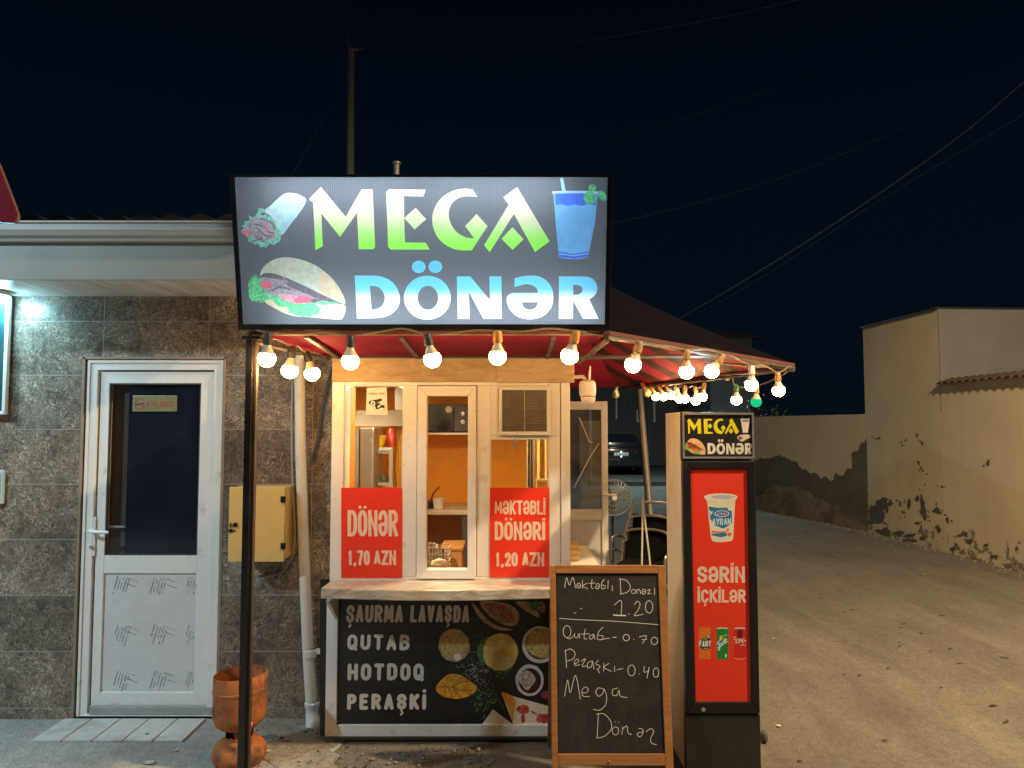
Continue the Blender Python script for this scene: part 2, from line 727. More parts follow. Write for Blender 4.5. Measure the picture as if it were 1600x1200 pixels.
# ================================================================== materials of the place
def tile_mat():
    t = NT("dark_marble_tile")
    vec = t.coord('Object')
    sw = t.n("SeparateXYZ"); t.l(vec, sw.inputs[0])
    cb = t.n("CombineXYZ")
    t.l(sw.outputs[0], cb.inputs[0]); t.l(sw.outputs[2], cb.inputs[1])
    mp = t.n("Mapping"); mp.inputs['Location'].default_value = (TILE_X, TILE_Z, 0)
    t.l(cb.outputs[0], mp.inputs[0])
    br = t.n("TexBrick", offset=0, squash=1)
    br.inputs['Scale'].default_value = 1
    br.inputs['Mortar Size'].default_value = .0021
    br.inputs['Mortar Smooth'].default_value = .2
    br.inputs['Brick Width'].default_value = .63
    br.inputs['Row Height'].default_value = .3235
    br.inputs['Color1'].default_value = (.8, .8, .8, 1)
    br.inputs['Color2'].default_value = (1.25, 1.25, 1.25, 1)
    t.l(mp.outputs[0], br.inputs['Vector'])
    n1 = t.noise(vec, 9, 10, .72, 1.6)
    n2 = t.noise(vec, 27, 9, .78, 3.2)
    n3 = t.noise(vec, 3.2, 4, .6, .5)
    c1 = t.ramp(n1, [(.30, (.050, .040, .033)), (.47, (.105, .084, .067)), (.58, (.20, .16, .13)), (.75, (.36, .30, .24))])
    c2 = t.ramp(n2, [(.37, (.060, .048, .038)), (.47, (.15, .122, .098)), (.555, (.38, .325, .27)), (.67, (.78, .70, .60))])
    msk = t.ramp(t.noise(vec, 6.0, 7, .72, 1.4), [(.36, (.06, .06, .06)), (.58, (1, 1, 1))])
    c = t.mix(msk, c1, c2)
    big = t.ramp(n3, [(.3, (.58, .55, .52)), (.7, (1.42, 1.31, 1.19))])
    c = t.mix(1.0, c, big, 'MULTIPLY')
    c = t.mix(1.0, c, br.outputs['Color'], 'MULTIPLY')
    c = t.mix(br.outputs['Fac'], c, (.38, .35, .31))
    inv = t.n("Math", operation='SUBTRACT'); inv.inputs[0].default_value = 1
    t.l(br.outputs['Fac'], inv.inputs[1])
    nb = t.bump(inv.outputs[0], .25, .002)
    t.bsdf(c, .30, 0, nb, .42)
    return t.m


def ground_mat(name, base, warm, speck, scale=1.0, patch=(.05, .045, .04)):
    t = NT(name)
    vec = t.coord('Object')
    c = t.ramp(t.noise(vec, .55 * scale, 7, .62, .4), [(.3, base), (.7, warm)])
    fine = t.ramp(t.noise(vec, 95, 4, .8), [(.30, (.35, .35, .36)), (.50, (1, 1, 1)), (.72, (1.9, 1.85, 1.75))])
    c = t.mix(.8, c, fine, 'MULTIPLY')
    mid = t.ramp(t.noise(vec, 2.4, 9, .75, .8), [(.30, (.80, .80, .80)), (.68, (1.10, 1.09, 1.07))])
    c = t.mix(.8, c, mid, 'MULTIPLY')
    m3 = t.ramp(t.noise(vec, 21, 9, .78, .4), [(.30, (.62, .62, .62)), (.50, (1, 1, 1)), (.70, (1.3, 1.28, 1.24))])
    c = t.mix(.85, c, m3, 'MULTIPLY')
    wr = t.ramp(t.noise(t.coord('Object', (1.0, .22, 1), (0, 0, 0), (0, 0, radians(4))), 3.0, 7, .7, .5), [(.34, (.68, .68, .69)), (.64, (1.08, 1.08, 1.06))])
    c = t.mix(.8, c, wr, 'MULTIPLY')
    vo = t.n("TexVoronoi"); vo.inputs['Scale'].default_value = 75
    t.l(vec, vo.inputs['Vector'])
    sp = t.ramp(vo.outputs['Distance'], [(.10, (1, 1, 1)), (.2, (0, 0, 0))])
    msk = t.ramp(t.noise(vec, 11, 3), [(.55, (0, 0, 0)), (.62, (1, 1, 1))])
    sp = t.mix(1.0, sp, msk, 'MULTIPLY')
    c = t.mix(sp, c, speck)
    st = t.ramp(t.noise(vec, 1.7, 9, .75, 1.2), [(.64, (0, 0, 0)), (.74, (.5, .5, .5))])
    c = t.mix(st, c, patch)
    h = t.mix(.5, t.noise(vec, 90, 4, .8), t.noise(vec, 18, 4, .7))
    t.bsdf(c, .82, 0, t.bump(h, .55, .012), .3)
    return t.m


def wood_mat(name, a, b, scale=(3, 30, 30), rough=.5, dist=2.0, sc=2.0):
    if name in MATS:
        return MATS[name]
    t = NT(name)
    vec = t.coord('Object', scale)
    n = t.noise(vec, sc, 8, .65, dist)
    c = t.ramp(n, [(.3, a), (.68, b)])
    t.bsdf(c, rough, 0, t.bump(n, .15, .003), .35)
    MATS[name] = t.m
    return t.m


def stain_wall(name, col, dirt, z_dirt=.5):
    t = NT(name)
    vec = t.coord('Object')
    c = t.ramp(t.noise(vec, 1.2, 7, .65), [(.3, dk(col, .86)), (.7, dk(col, 1.08))])
    # vertical rain streaks
    st = t.noise(t.coord('Object', (9, 9, .35)), 2.2, 6, .7)
    c = t.mix(.12, c, t.ramp(st, [(.35, dk(col, .72)), (.65, dk(col, 1.05))]))
    sep = t.n("SeparateXYZ"); t.l(vec, sep.inputs[0])
    mr = t.n("MapRange")
    mr.inputs[1].default_value, mr.inputs[2].default_value = 0, z_dirt * 2.6
    mr.inputs[3].default_value, mr.inputs[4].default_value = .055, -.20
    t.l(sep.outputs[2], mr.inputs[0])
    ad = t.n("Math", operation='ADD')
    t.l(t.noise(vec, 3.4, 9, .72, .6), ad.inputs[0]); t.l(mr.outputs[0], ad.inputs[1])
    f = t.ramp(ad.outputs[0], [(.575, (0, 0, 0)), (.60, (1, 1, 1))])
    c = t.mix(f, c, t.ramp(t.noise(vec, 20, 5), [(.3, dk(dirt, .7)), (.7, dk(dirt, 1.3))]))
    t.bsdf(c, .85, 0, t.bump(t.noise(vec, 35, 6, .7), .25, .01), .2)
    return t.m


M_ASPHALT = ground_mat("asphalt", (.118, .104, .086), (.152, .134, .110), (.42, .38, .31))
M_CONC = ground_mat("worn_concrete", (.30, .29, .275), (.43, .42, .39), (.55, .53, .50), 1.4, (.21, .20, .18))
M_PVC = pm("white_pvc", (.80, .78, .74), .32, var=.05, vs=3, dirt=(.46, .40, .32), dlo=.58, dhi=.80, dscale=9)
M_PVC_OLD = pm("grimy_white_pvc", (.70, .68, .64), .38, var=.07, vs=3, dirt=(.42, .37, .30), dlo=.56, dhi=.80, dscale=6)
M_PVC_IN = pm("pvc_bead", (.72, .70, .66), .4, var=.05)
M_GASKET = pm("dark_gasket", (.05, .045, .04), .7)
M_GLASS = glass("clear_pane")
M_GLASS_DARK = None
M_ORANGE = pm("orange_wall_paint", (.88, .37, .004), .55, var=.07, vs=2, dirt=(.62, .26, .03), dlo=.5, dhi=.8)
M_STEEL = pm("brushed_steel", (.52, .51, .48), .34, metal=.85, var=.1)
M_GALV = pm("galvanised_steel", (.46, .45, .43), .45, metal=.6, var=.15, dirt=(.25, .19, .13), dlo=.58, dhi=.7)
M_BLACK = pm("black_paint", (.007, .007, .008), .35, var=.2)
M_BLACKP = pm("black_plastic", (.008, .008, .010), .42, var=.2)
M_DKGREY = pm("dark_grey_paint", (.06, .06, .065), .5, var=.2)
M_WHITE = pm("white_paint", (.78, .77, .74), .5, var=.05)
M_CHROME = pm("chromed_metal", (.75, .75, .75), .14, metal=1, var=.04)
M_BOARD = wood_mat("pale_plywood", (.36, .24, .12), (.56, .42, .25), (2.5, 20, 9), .65, 1.0, 2.5)
M_BOARD2 = wood_mat("knotty_plywood", (.44, .31, .17), (.62, .47, .29), (1.6, 20, 7), .6, 2.5, 2.0)
M_SOFFIT = wood_mat("marbled_pvc_lining", (.46, .42, .37), (.86, .84, .80), (9.0, .9, 4), .35, .6, 1.6)
for n_ in M_SOFFIT.node_tree.nodes:
    if n_.type == 'MAPPING':
        n_.inputs['Rotation'].default_value = (0, 0, radians(-52))
M_COUNTER = wood_mat("marbled_counter", (.24, .19, .13), (.66, .61, .54), (2.6, 9, 12), .35, 3.0, 1.5)
M_FRAMEWOOD = wood_mat("varnished_pine", (.26, .105, .035), (.42, .19, .07), (6, 6, 60), .38, 1.2, .8)
M_FRAMEWOODH = wood_mat("varnished_pine_rail", (.26, .105, .035), (.42, .19, .07), (3, 60, 60), .38, 1.2, .8)
M_FASCIA = pm("grey_fascia_sheet", (.30, .31, .28), .5, var=.06, vs=2, dirt=(.20, .20, .17), dlo=.56, dhi=.75, dscale=2.5)
M_GUTTER = pm("gutter_sheet", (.42, .42, .40), .4, var=.06, vs=2)
M_ROOFD = pm("dark_roof_sheet", (.018, .022, .028), .6, var=.2)
M_CREAM = pm("cream_enamel", (.70, .48, .16), .45, var=.06, vs=9, bump=.25, bs=220, dirt=(.50, .36, .15), dlo=.62, dhi=.74)
M_RUBBER = pm("black_rubber", (.02, .02, .02), .7)
M_ORANGEP = pm("old_orange_paint", (.40, .135, .042), .72, var=.18, vs=8, dirt=(.13, .065, .04), dlo=.47, dhi=.60, dscale=7, bump=.25, bs=45, spec=.2)
M_BROWN = pm("brown_panel", (.16, .09, .055), .5)
M_WOODBOX = wood_mat("crate_wood", (.45, .28, .08), (.68, .46, .17), (8, 8, 30), .6)
M_LAMPHEAD = pm("grey_lamp_body", (.25, .25, .25), .4, metal=.4)

TILE_X, TILE_Z = 0, 0

# ================================================================== ground
mb = MB()
mb.add([(-120, -60, 0), (120, -60, 0), (120, 160, 0), (-120, 160, 0)], [(0, 1, 2, 3)])
tag(mb.build("road", M_ASPHALT), kind="structure")
rnd = random.Random(3)
edge = []
for k in range(34):
    y = -2.5 + k * .202
    edge.append((-.92 + .42 * (y < 3.2) * (3.2 - y) * .25 + rnd.uniform(-.05, .05), y, .004))
mb = MB()
mb.add([(-9, -2.5, .004)] + edge + [(-.95, 4.41, .004), (-9, 4.41, .004)], [list(range(len(edge) + 3))])
tag(mb.build("pavement", M_CONC), kind="structure")
# strip of rubble and cement at the foot of the wall and the kiosk
ap = []
for k in range(25):
    ap.append((-1.56 + k * .03, 3.95 - .05 * sin(k * .5) - .012 * k + rnd.uniform(-.02, .02), .008))
for k in range(12):
    ap.append((-.83 + .03 * sin(k * 1.3) + rnd.uniform(-.015, .015) - .012 * k, 3.70 + k * .033, .008))
mb = MB()
mb.add(ap + [(-.99, 4.06, .008), (-.99, 4.41, .008), (-1.57, 4.41, .008)], [list(range(len(ap) + 3))])
tag(mb.build("cement_apron", ground_mat("rough_cement", (.20, .175, .145), (.36, .33, .29), (.5, .47, .42), 5, (.09, .075, .06))), kind="structure")

# ================================================================== tiled building
YW = 4.40
X_END = -.985
dL, dR, _, dT = R(121, 558, 347, 1113, YW)
TILE_X = -(at(162, 520, YW).x - (-1.9))        # vertical joint at pixel 162
TILE_Z = -(at(300, 671, YW).z % .3235)
b = thing("tiled_building", "single-storey shop building clad in dark marbled tiles beside the kiosk", "building", (-1.9, YW, 0))
M_TILE = tile_mat()
zs = at(400, 463, YW).z                        # soffit height
mb = MB()
mb.box(-6.5, dL, YW, YW + .2, 0, zs + .15)
mb.box(dL, dR, YW, YW + .2, dT, zs + .15)
mb.box(dR, X_END, YW, YW + .2, 0, zs + .15)
mb.build("wall", M_TILE, b)
mb = MB()
mb.box(X_END + .001, X_END + .008, YW + .01, YW + .21, .02, 2.06)
mb.build("wall_end", pm("amber_reveal", (.42, .145, .004), .6, var=.1), b)
mb = MB()
for s, (xa, xb) in enumerate(((dL - .002, dL + .012), (dR - .012, dR + .002))):
    mb.box(xa, xb, YW - .003, YW + .19, 0, dT - .012)
mb.box(dL + .012, dR - .012, YW - .003, YW + .19, dT - .012, dT + .002)
mb.build("door_reveal", pm("brown_reveal", (.30, .21, .14), .6, var=.2), b)
# eaves: soffit, fascia board, gutter
YF = .777 * FOC / 231 + .0
YF = 3.885
XF = -1.33
mb = MB(); mb.box(-6.5, -1.25, YF + .02, YW - .001, zs, zs + .03)
mb.build("soffit", M_SOFFIT, b)
z_bot, z_mid, z_top = at(200, 437, YF).z, at(200, 378, YF).z, at(200, 346, YF - .06).z
mb = MB(); mb.box(-6.5, XF, YF, YF + .02, z_bot, z_mid)
mb.box(-6.5, XF, YF - .006, YF - .0005, z_bot - .002, z_bot + .012)
mb.build("fascia", M_FASCIA, b, bevel=.002)
mb = MB()
prof = [(YF - .001, z_mid - .004), (YF - .03, z_mid - .004), (YF - .035, z_mid + .012), (YF - .055, z_mid + .022), (YF - .066, z_mid + .05),
        (YF - .066, z_top - .012), (YF - .078, z_top - .008), (YF - .078, z_top), (YF - .05, z_top + .001), (YF - .05, z_top - .02), (YF + .02, z_mid + .03)]
mb.prism([(-6.5, y, z) for y, z in prof], (6.5 + XF, 0, 0))
mb.build("gutter", M_GUTTER, b)
# profiled roof sheet above
mb = MB()
nx = 420
vs_, fs_ = [], []
for j, (y, z) in enumerate(((YF - .03, z_top + .012), (9.5, z_top + .55))):
    for i in range(nx + 1):
        x = -6.5 + (6.5 + XF) * i / nx
        vs_.append((x, y, z + .038 * abs(cos(pi * x / .150))))
for i in range(nx):
    fs_.append((i, i + 1, nx + 2 + i, nx + 1 + i))
mb.add(vs_, fs_)
mb.build("roof_sheet", M_ROOFD, b, smooth=True, recalc=False)
# dark room behind the door
mb = MB()
mb.box(-6.4, -1.80, 6.6, 6.65, 0, 2.45)
mb.box(-6.4, -6.35, YW + .2, 6.6, 0, 2.45)
mb.box(-1.80, -1.76, YW + .2, 6.95, 0, 2.45)
mb.box(-6.4, -1.80, YW + .2, 6.6, 2.45, 2.50)
mb.build("inner_wall", pm("dim_navy_room", (.05, .06, .10), .7), b)

# ---- the door: frame, leaf, pane, panel, handle, kick plate (sub-parts of the part door)
fL, fR, fB, fTp = R(128, 562, 345, 1117, YW + .012)
mb = MB()
mb.ring(fL, fR, .012, fTp, .062, YW + .012, YW + .075, wb=.02)
mb.ring(fL + .004, fR - .004, .02, fTp - .004, .016, YW + .004, YW + .0115, wb=.004)
door = mb.build("door", M_PVC, b, bevel=.004)
tag(door, "white plastic frame of the shop door")
YL = YW + .026
lL, lR, lB, lT = R(150, 581, 331, 1102, YL)
gL, gR, gB, gT = R(170, 599, 312, 868, YL)
pL, pR, pB, pT = R(160, 896, 310, 1082, YL)
gL2 = at(167, 730, YL).x; gR2 = at(311, 730, YL).x
mb = MB()
mb.prism([(x, YL, z) for x, z in ((lL, lB), (gL2, pB), (gL2, gT), (lL, lT))], (0, .045, 0))
mb.prism([(x, YL, z) for x, z in ((lR, lB), (gR2, pB), (gR2, gT), (lR, lT))], (0, .045, 0))
mb.prism([(x, YL, z) for x, z in ((lL, lT), (lR, lT), (gR2, gT), (gL2, gT))], (0, .045, 0))
mb.prism([(x, YL, z) for x, z in ((lL, lB), (lR, lB), (gR2, pB), (gL2, pB))], (0, .045, 0))
mb.box(gL2 + .0005, gR2 - .0005, YL + .001, YL + .045, pT, gB)
leaf = mb.build("door_leaf", M_PVC, door, bevel=.003)
mb = MB(); mb.ring(gL2, gR2, gB, gT, .008, YL + .004, YL + .02)
mb.build("glazing_bead", M_GASKET, door)
t = NT("night_blue_pane")
pr = t.bsdf(t.ramp(t.noise(t.coord('Object'), 2.2, 5), [(.3, (.008, .011, .019)), (.7, (.015, .019, .030))]), .06, 0, None, .5)
mb = MB(); mb.box(gL2 + .11, gR2 - .008, YL + .021, YL + .026, gB + .008, gT - .008)
mb.build("pane", t.m, door)
mb = MB(); mb.box(gL2 + .008, gL2 + .11, YL + .021, YL + .026, gB + .008, gT - .008)
mb.build("pane", glass("side_pane", (.8, .8, .8), .05), door)
mb = MB(); mb.box(gL2 - .02, gL2 + .112, YL + .07, YL + .075, gB - .03, gT + .03)
mb.build("inner_jamb", pm("brown_jamb", (.22, .15, .11), .6, var=.2, vs=2), door)
z_ = at(200, 824, YL).z
mb = MB(); mb.tube([(gL2 + .0, YL + .045, z_), (gL2 + .095, YL + .045, z_ - .004)], .007, 10)
mb.build("inner_handle", M_PVC, door, smooth=True)
# panel with its protective sheet and the skewed print on it
mb = MB(); mb.box(pL - .005, pR + .005, YL + .012, YL + .03, pB - .005, pT + .005)
mb.build("lower_panel", pm("filmed_panel", (.66, .65, .64), .42, var=.04, dirt=(.56, .54, .50), dlo=.5, dhi=.8), door)
pl = upright(YL + .0105)
ink = pm("grey_ink", (.20, .20, .21), .6)
outs = []
r_ = random.Random(5)
for ci, cx in enumerate((194, 252, 306)):
    for ri, cyy in enumerate((915, 990, 1063)):
        for k in range(7):
            x0 = cx - 10 + k * 4.4; n = r_.randint(7, 11)
            y0 = cyy - 14 + k * 1.5 + r_.uniform(-1.5, 1.5)
            for q in range(n):                   # broken lines: rows of tiny print
                if r_.random() < .18:
                    continue
                xa, ya = x0 - q * .72, y0 + q * 2.5
                if xa < 309 and k < 5:
                    outs += stroke([(xa, ya), (xa - .55, ya + 2.0)], 1.1 if k % 3 else 1.5, 'butt')
                elif xa + 6 < 309 and k >= 5:
                    xb, yb = cx + 4 + q * 1.9, cyy - 12 + (k - 5) * 9 + q * .7
                    if xb < 308:
                        outs += stroke([(xb, yb), (xb + 1.6, yb + .5)], 1.15, 'butt')
graphic(pl, [("print", ink, outs)], door, off=.0)
# handle: back plate, cylinder, lever
hx, hz = at(146, 838, YL).x, at(146, 838, YL).z
mb = MB(); mb.box(hx - .017, hx + .017, YL - .012, YL - .0005, hz - .115, hz + .115)
mb.build("handle_plate", M_PVC, door, bevel=.006)
mb = MB(); mb.tube([(hx, YL - .012, hz + .035), (hx, YL - .05, hz + .035), (hx + .02, YL - .056, hz + .034), (hx + .115, YL - .052, hz + .03)], [.011, .010, .011, .009], 10)
mb.build("handle", M_PVC, door, smooth=True)
mb = MB(); mb.tube([(hx, YL - .011, hz - .06), (hx, YL - .024, hz - .06)], .010, 12)
mb.build("lock_cylinder", M_CHROME, door, smooth=True)
mb = MB()
kz0, kz1 = .018, at(200, 1103, YL).z - .003
mb.box(lL + .004, fR - .03, YL - .0185, YL - .001, kz0, kz1)
for k in range(8):
    x = lL + .03 + k * (fR - .06 - lL) / 7.6
    mb.lathe([(.0001, -.0215), (.005, -.021), (.006, -.018)], (x, YL, (kz0 + kz1) / 2), 8, axis='Y')
mb.build("kick_plate", M_GALV, door)
mb = MB(); mb.box(lL - .012, fR - .060, YL + .001, YL + .05, .0125, lB - .001)
mb.build("sill", M_PVC_OLD, door)

# threshold tiles
x0, x1 = at(100, 1120, 4.38).x, at(322, 1120, 4.38).x
ts = thing("doorstep", "row of five pale tiles set into the pavement under the white door", "doorstep", ((x0 + x1) / 2, 4.2, 0))
M_STEP = pm("pale_step_tile", (.56, .55, .51), .55, var=.12, dirt=(.28, .26, .23), dlo=.5, dhi=.7)
w_ = (x1 - x0) / 5
for k in range(5):
    mb = MB(); mb.box(x0 + k * w_ + .004, x0 + (k + 1) * w_ - .004, 4.085, 4.383, .0045, .016)
    mb.build("tile", M_STEP, ts, bevel=.002)

# plaque on the door pane
pl = upright(YL + .0135)
pq = thing("door_plaque", "small greenish brass plaque with red print and crossed circle on the door glass", "plaque", tuple(at(241, 643, YL + .018)))
mb = MB()
x0, x1, z0, z1 = R(207, 618, 276, 643, YL + .014)
mb.box(x0, x1, YL + .0142, YL + .0205, z0, z1)
mb.build("plate", pm("greenish_brass", (.24, .25, .12), .35, metal=.3, var=.2, vs=20), pq, bevel=.0015)
redp = pm("plaque_red", (.40, .05, .05), .5)
outs = []
for k in range(28):
    a = 2 * pi * k / 28; a2 = 2 * pi * (k + 1) / 28
    outs += stroke([(218 + 7.2 * cos(a), 631 + 8.6 * sin(a)), (218 + 7.2 * cos(a2), 631 + 8.6 * sin(a2))], 1.7, 'butt')
outs += stroke([(213, 625), (224, 637)], 1.5)
outs += lettering("AYILMAQ", 228, 271, 626.5, 636, 1.35, .8, 'round')
graphic(pl, [("symbol", pm("plaque_black", (.03, .03, .03), .5), stroke([(213.5, 632), (223, 630.5)], 2.2)), ("lettering", redp, outs)], pq)

# ---- electric box with its hinges and lock
ex0, ex1, ez0, ez1 = R(357, 761, 444, 878, 4.20)
eb = thing("electric_box", "cream metal electric cabinet with two black hinges on the tiled wall", "electric box", ((ex0 + ex1) / 2, 4.39, ez0))
mb = MB(); mb.box(ex0 + .004, ex1 - .004, 4.222, 4.398, ez0 + .004, ez1 - .004)
mb.build("body", M_CREAM, eb, bevel=.008)
mb = MB(); mb.box(ex0, ex1, 4.20, 4.219, ez0, ez1)
mb.build("door", M_CREAM, eb, bevel=.004)
for v in (780, 853):
    c = at(442, v, 4.2)
    mb = MB(); mb.box(c.x - .010, c.x + .011, 4.188, 4.1998, c.z - .017, c.z + .017)
    mb.tube([(c.x + .012, 4.196, c.z - .017), (c.x + .012, 4.196, c.z + .017)], .005, 8)
    mb.build("hinge", M_BLACKP, eb, bevel=.001)
c = at(368, 820, 4.2)
mb = MB(); mb.lathe([(.0001, -.012), (.012, -.012), (.014, 0)], (c.x, 4.2, c.z), 14, axis='Y')
mb.box(c.x - .030, c.x - .024, 4.192, 4.1998, c.z - .014, c.z + .01)
mb.box(c.x - .034, c.x - .016, 4.190, 4.1998, c.z - .04, c.z - .024)
mb.box(c.x - .01, c.x - .002, 4.193, 4.1998, c.z - .035, c.z - .028)
mb.build("lock", M_BLACKP, eb, smooth=True)

# ---- downspout
YD = 4.33
dpp = [at(468, 556, YD), at(470, 700, YD), at(475, 860, YD), at(481, 1010, YD), at(487, 1108, YD)]
dp = thing("downspout", "white plastic rain pipe running down the tiles next to the kiosk", "drain pipe", tuple(at(488, 1142, YD)))
mb = MB(); mb.tube(smooth_line([tuple(p) for p in dpp], 4), .032, 18)
mb.build("pipe", pm("old_white_pipe", (.68, .63, .52), .4, var=.06, dirt=(.45, .40, .32), dlo=.55, dhi=.75), dp, smooth=True)
mb = MB()
for v in (1020,):
    c = at(484, v, YD)
    mb.lathe([(.034, -.022), (.040, -.020), (.040, .018), (.034, .022)], c, 18)
    mb.box(c.x + .036, c.x + .062, c.y - .012, c.y + .012, c.z - .004, c.z + .022)
    mb.box(c.x - .01, c.x + .01, c.y + .03, YW + .002, c.z - .015, c.z + .015)
mb.build("clip", M_PVC_OLD, dp, smooth=True)
mb = MB()
p = at(487.5, 1106, YD); q = at(488.5, 1140, YD - .03)
mb.tube([p + Vector((0, 0, .035)), p + Vector((0, 0, .03)), p + Vector((0, 0, .012)), p, p + Vector((0, -.002, -.03)), q + Vector((0, .012, .04)), q], [.036, .042, .042, .036, .035, .042, .043], 18, cap=False)
mb.build("outlet", M_PVC_OLD, dp, smooth=True)

# ---- cables on the wall
def cable(name, label, pts, r, mat, D=None, group=None, k=6):
    P = [tuple(at(*p) if len(p) == 3 and D is None else at(p[0], p[1], D)) for p in pts]
    mb = MB(); mb.tube(smooth_line(P, k), r, 8)
    o = mb.build(name, mat, smooth=True)
    return tag(o, label, "cable", group)


M_CABG = pm("grey_cable", (.34, .33, .30), .5, var=.1)
M_CABD = pm("dark_cable", (.055, .05, .045), .6)
cable("power_cable", "pale grey cable running down the tiles and looping below the electric box",
      [(462, 545), (457, 600), (456, 700), (458, 770), (461, 830), (458, 862), (447, 885), (434, 905), (426, 902), (430, 888)], .0065, M_CABG, 4.375)
cable("power_cable", "twisted darker cable hugging the white rain pipe and ending under the electric box",
      [(469, 548), (464, 610), (462, 690), (466, 760), (467, 830), (461, 862), (442, 893), (420, 899), (402, 901)], .0085, pm("twisted_cable", (.22, .21, .20), .5, var=.4, vs=60), 4.36)
cable("power_cable", "thick dark cable sagging from the awning frame behind the rain pipe",
      [(531, 552), (522, 568), (512, 600), (503, 645), (496, 690), (487, 718)], .010, M_CABD, 4.345)

# ---- downlight on the soffit
lx = at(-14, 456, 4.22).x
dl = thing("ceiling_lamp", "round cold white lamp on the soffit over the tiled wall", "lamp", (lx, 4.225, zs))
mb = MB(); mb.lathe([(.085, -.001), (.092, -.004), (.092, -.026), (.080, -.028), (.0001, -.028)], (lx, 4.225, zs), 28)
mb.build("lamp_rim", M_WHITE, dl, smooth=True)
mb = MB(); mb.lathe([(.078, -.0285), (.076, -.045), (.060, -.062), (.0001, -.070)], (lx, 4.225, zs), 28)
mb.build("diffuser", emat("cold_led", (.36, .80, 1.0), STR_LED), dl, smooth=True)

# ---- edge of a framed banner and a pale box at the picture's border
YB_ = 4.335
bx0, bx1, bz0, bz1 = R(-160, 462, 11, 648, YB_)
bn = thing("wall_banner", "teal banner in a white tube frame fixed against the tiles", "banner", ((bx0 + bx1) / 2, YW, bz0))
mb = MB(); mb.ring(bx0, bx1, bz0, bz1, .022, YB_, YB_ + .03)
mb.build("banner_frame", M_WHITE, bn, bevel=.006)
mb = MB(); mb.box(bx0 + .021, bx1 - .021, YB_ + .010, YB_ + .022, bz0 + .021, bz1 - .021)
mb.build("banner_sheet", pm("teal_sheet", (.010, .060, .065), .5, var=.1), bn)
mb = MB(); mb.tube([(bx1 - .06, YB_ + .023, bz1 - .1), (bx1 - .06, YW - .001, bz1 - .1)], .012, 8)
mb.tube([(bx1 - .06, YB_ + .023, bz0 + .1), (bx1 - .06, YW - .001, bz0 + .1)], .012, 8)
mb.build("bracket", M_GALV, bn)
bx0, bx1, bz0, bz1 = R(-90, 735, 3, 788, 4.37)
wb = thing("meter_box", "pale blue meter box below the teal banner", "meter box", ((bx0 + bx1) / 2, YW, bz0))
mb = MB(); mb.box(bx0, bx1, 4.37, YW - .001, bz0, bz1)
mb.build("box_body", pm("pale_blue_paint", (.42, .55, .66), .5), wb, bevel=.006)
mb = MB(); mb.box(bx0 + .015, bx1 - .012, 4.36, 4.3695, bz0 + .015, bz1 - .015)
mb.build("lid", pm("pale_blue_lid", (.46, .60, .70), .45), wb, bevel=.003)

# ---- red sign poking in at the picture's border
pts = [(-120, 60), (-14, 230), (0, 262), (24, 325), (27.5, 336), (26, 344), (20, 348), (8, 347.5), (-120, 340)]
P = [tuple(at(u, v, 3.0)) for u, v in pts]
rs = thing("red_sign", "dark red sign board with slanted pale rim above the gutter", "sign", P[7])
mb = MB(); mb.prism(P, (0, .018, 0))
mb.build("sign_case", pm("pale_rim", (.22, .13, .14), .4), rs)
c = sum((Vector(p) for p in P), Vector()) / len(P)
P2 = [tuple(at(u + du, v + dv, 2.998)) for (u, v), (du, dv) in zip(pts, ((0, 1), (-.6, 1), (-.7, .3), (-.9, .3), (-1, 0), (-.9, -.6), (-.3, -1), (0, -1), (0, -1.2)))]
mb = MB(); mb.prism([(x, y - .004, z) for x, y, z in P2], (0, .005, 0))
mb.build("sign_face", pm("deep_red_vinyl", (.24, .010, .022), .7, var=.05, spec=.1), rs)

# ================================================================== kiosk
YK = 4.07
kL, kR, kB, kT = R(517, 597, 891, 905, YK)
k_ = thing("kiosk", "white framed snack kiosk with orange walls inside and a serving counter", "kiosk", ((kL + kR) / 2, YK, 0))
XKL, XKR = kL, kR
zc0 = at(600, 905, YK).z                       # counter top height
zr = at(700, 560, YK).z                        # top of the plywood header
# boards over the windows
xa, xb, za, zb = R(520, 560, 775, 597, YK)
mb = MB(); mb.box(xa, xb, YK - .018, YK - .001, za, zb)
mb.build("header_board", M_BOARD, k_, bevel=.002)
xc = at(897, 578, YK).x
mb = MB(); mb.box(xb + .003, xc, YK - .022, YK - .001, za - .004, zb + .002)
mb.build("header_board", M_BOARD2, k_, bevel=.002)
# fixed frame of the windows
P1L, P1R = at(536, 750, YK).x, at(629, 750, YK).x
S0, S1 = at(652, 750, YK).x, at(744, 750, YK).x
P3L, P3R = at(766, 750, YK).x, at(858, 750, YK).x
KG = at(876, 750, YK).x
zt = at(700, 602, YK).z
zt2 = zr - .006
zb_ = zc0 + .012
YB2 = YK + .06
mb = MB()
mb.box(kL, P1L, YK, YB2, zc0 - .02, zt2)
mb.box(P1R, S0 - .004, YK, YB2, zb_, zt)
mb.box(S1 + .004, P3L, YK, YB2, zb_, zt)
mb.box(P3R, KG - .002, YK, YB2, zc0 - .02, zt2)
mb.box(KG + .002, kR, YK - .004, YB2, zc0 - .02, zt2)
mb.box(P1L, P3R, YK + .0005, YB2 - .001, zt, zt2 - .001)
mb.box(P1L, P3R, YK + .0005, YB2 - .001, zc0 - .02, zb_)
mb.build("window_frame", M_PVC, k_, bevel=.004)
# beads
mb = MB()
for a_, b_ in ((P1L, P1R), (P3L, P3R)):
    mb.ring(a_, b_, zb_, zt, .006, YK + .010, YK + .03)
mb.build("glazing_bead", M_PVC_IN, k_)
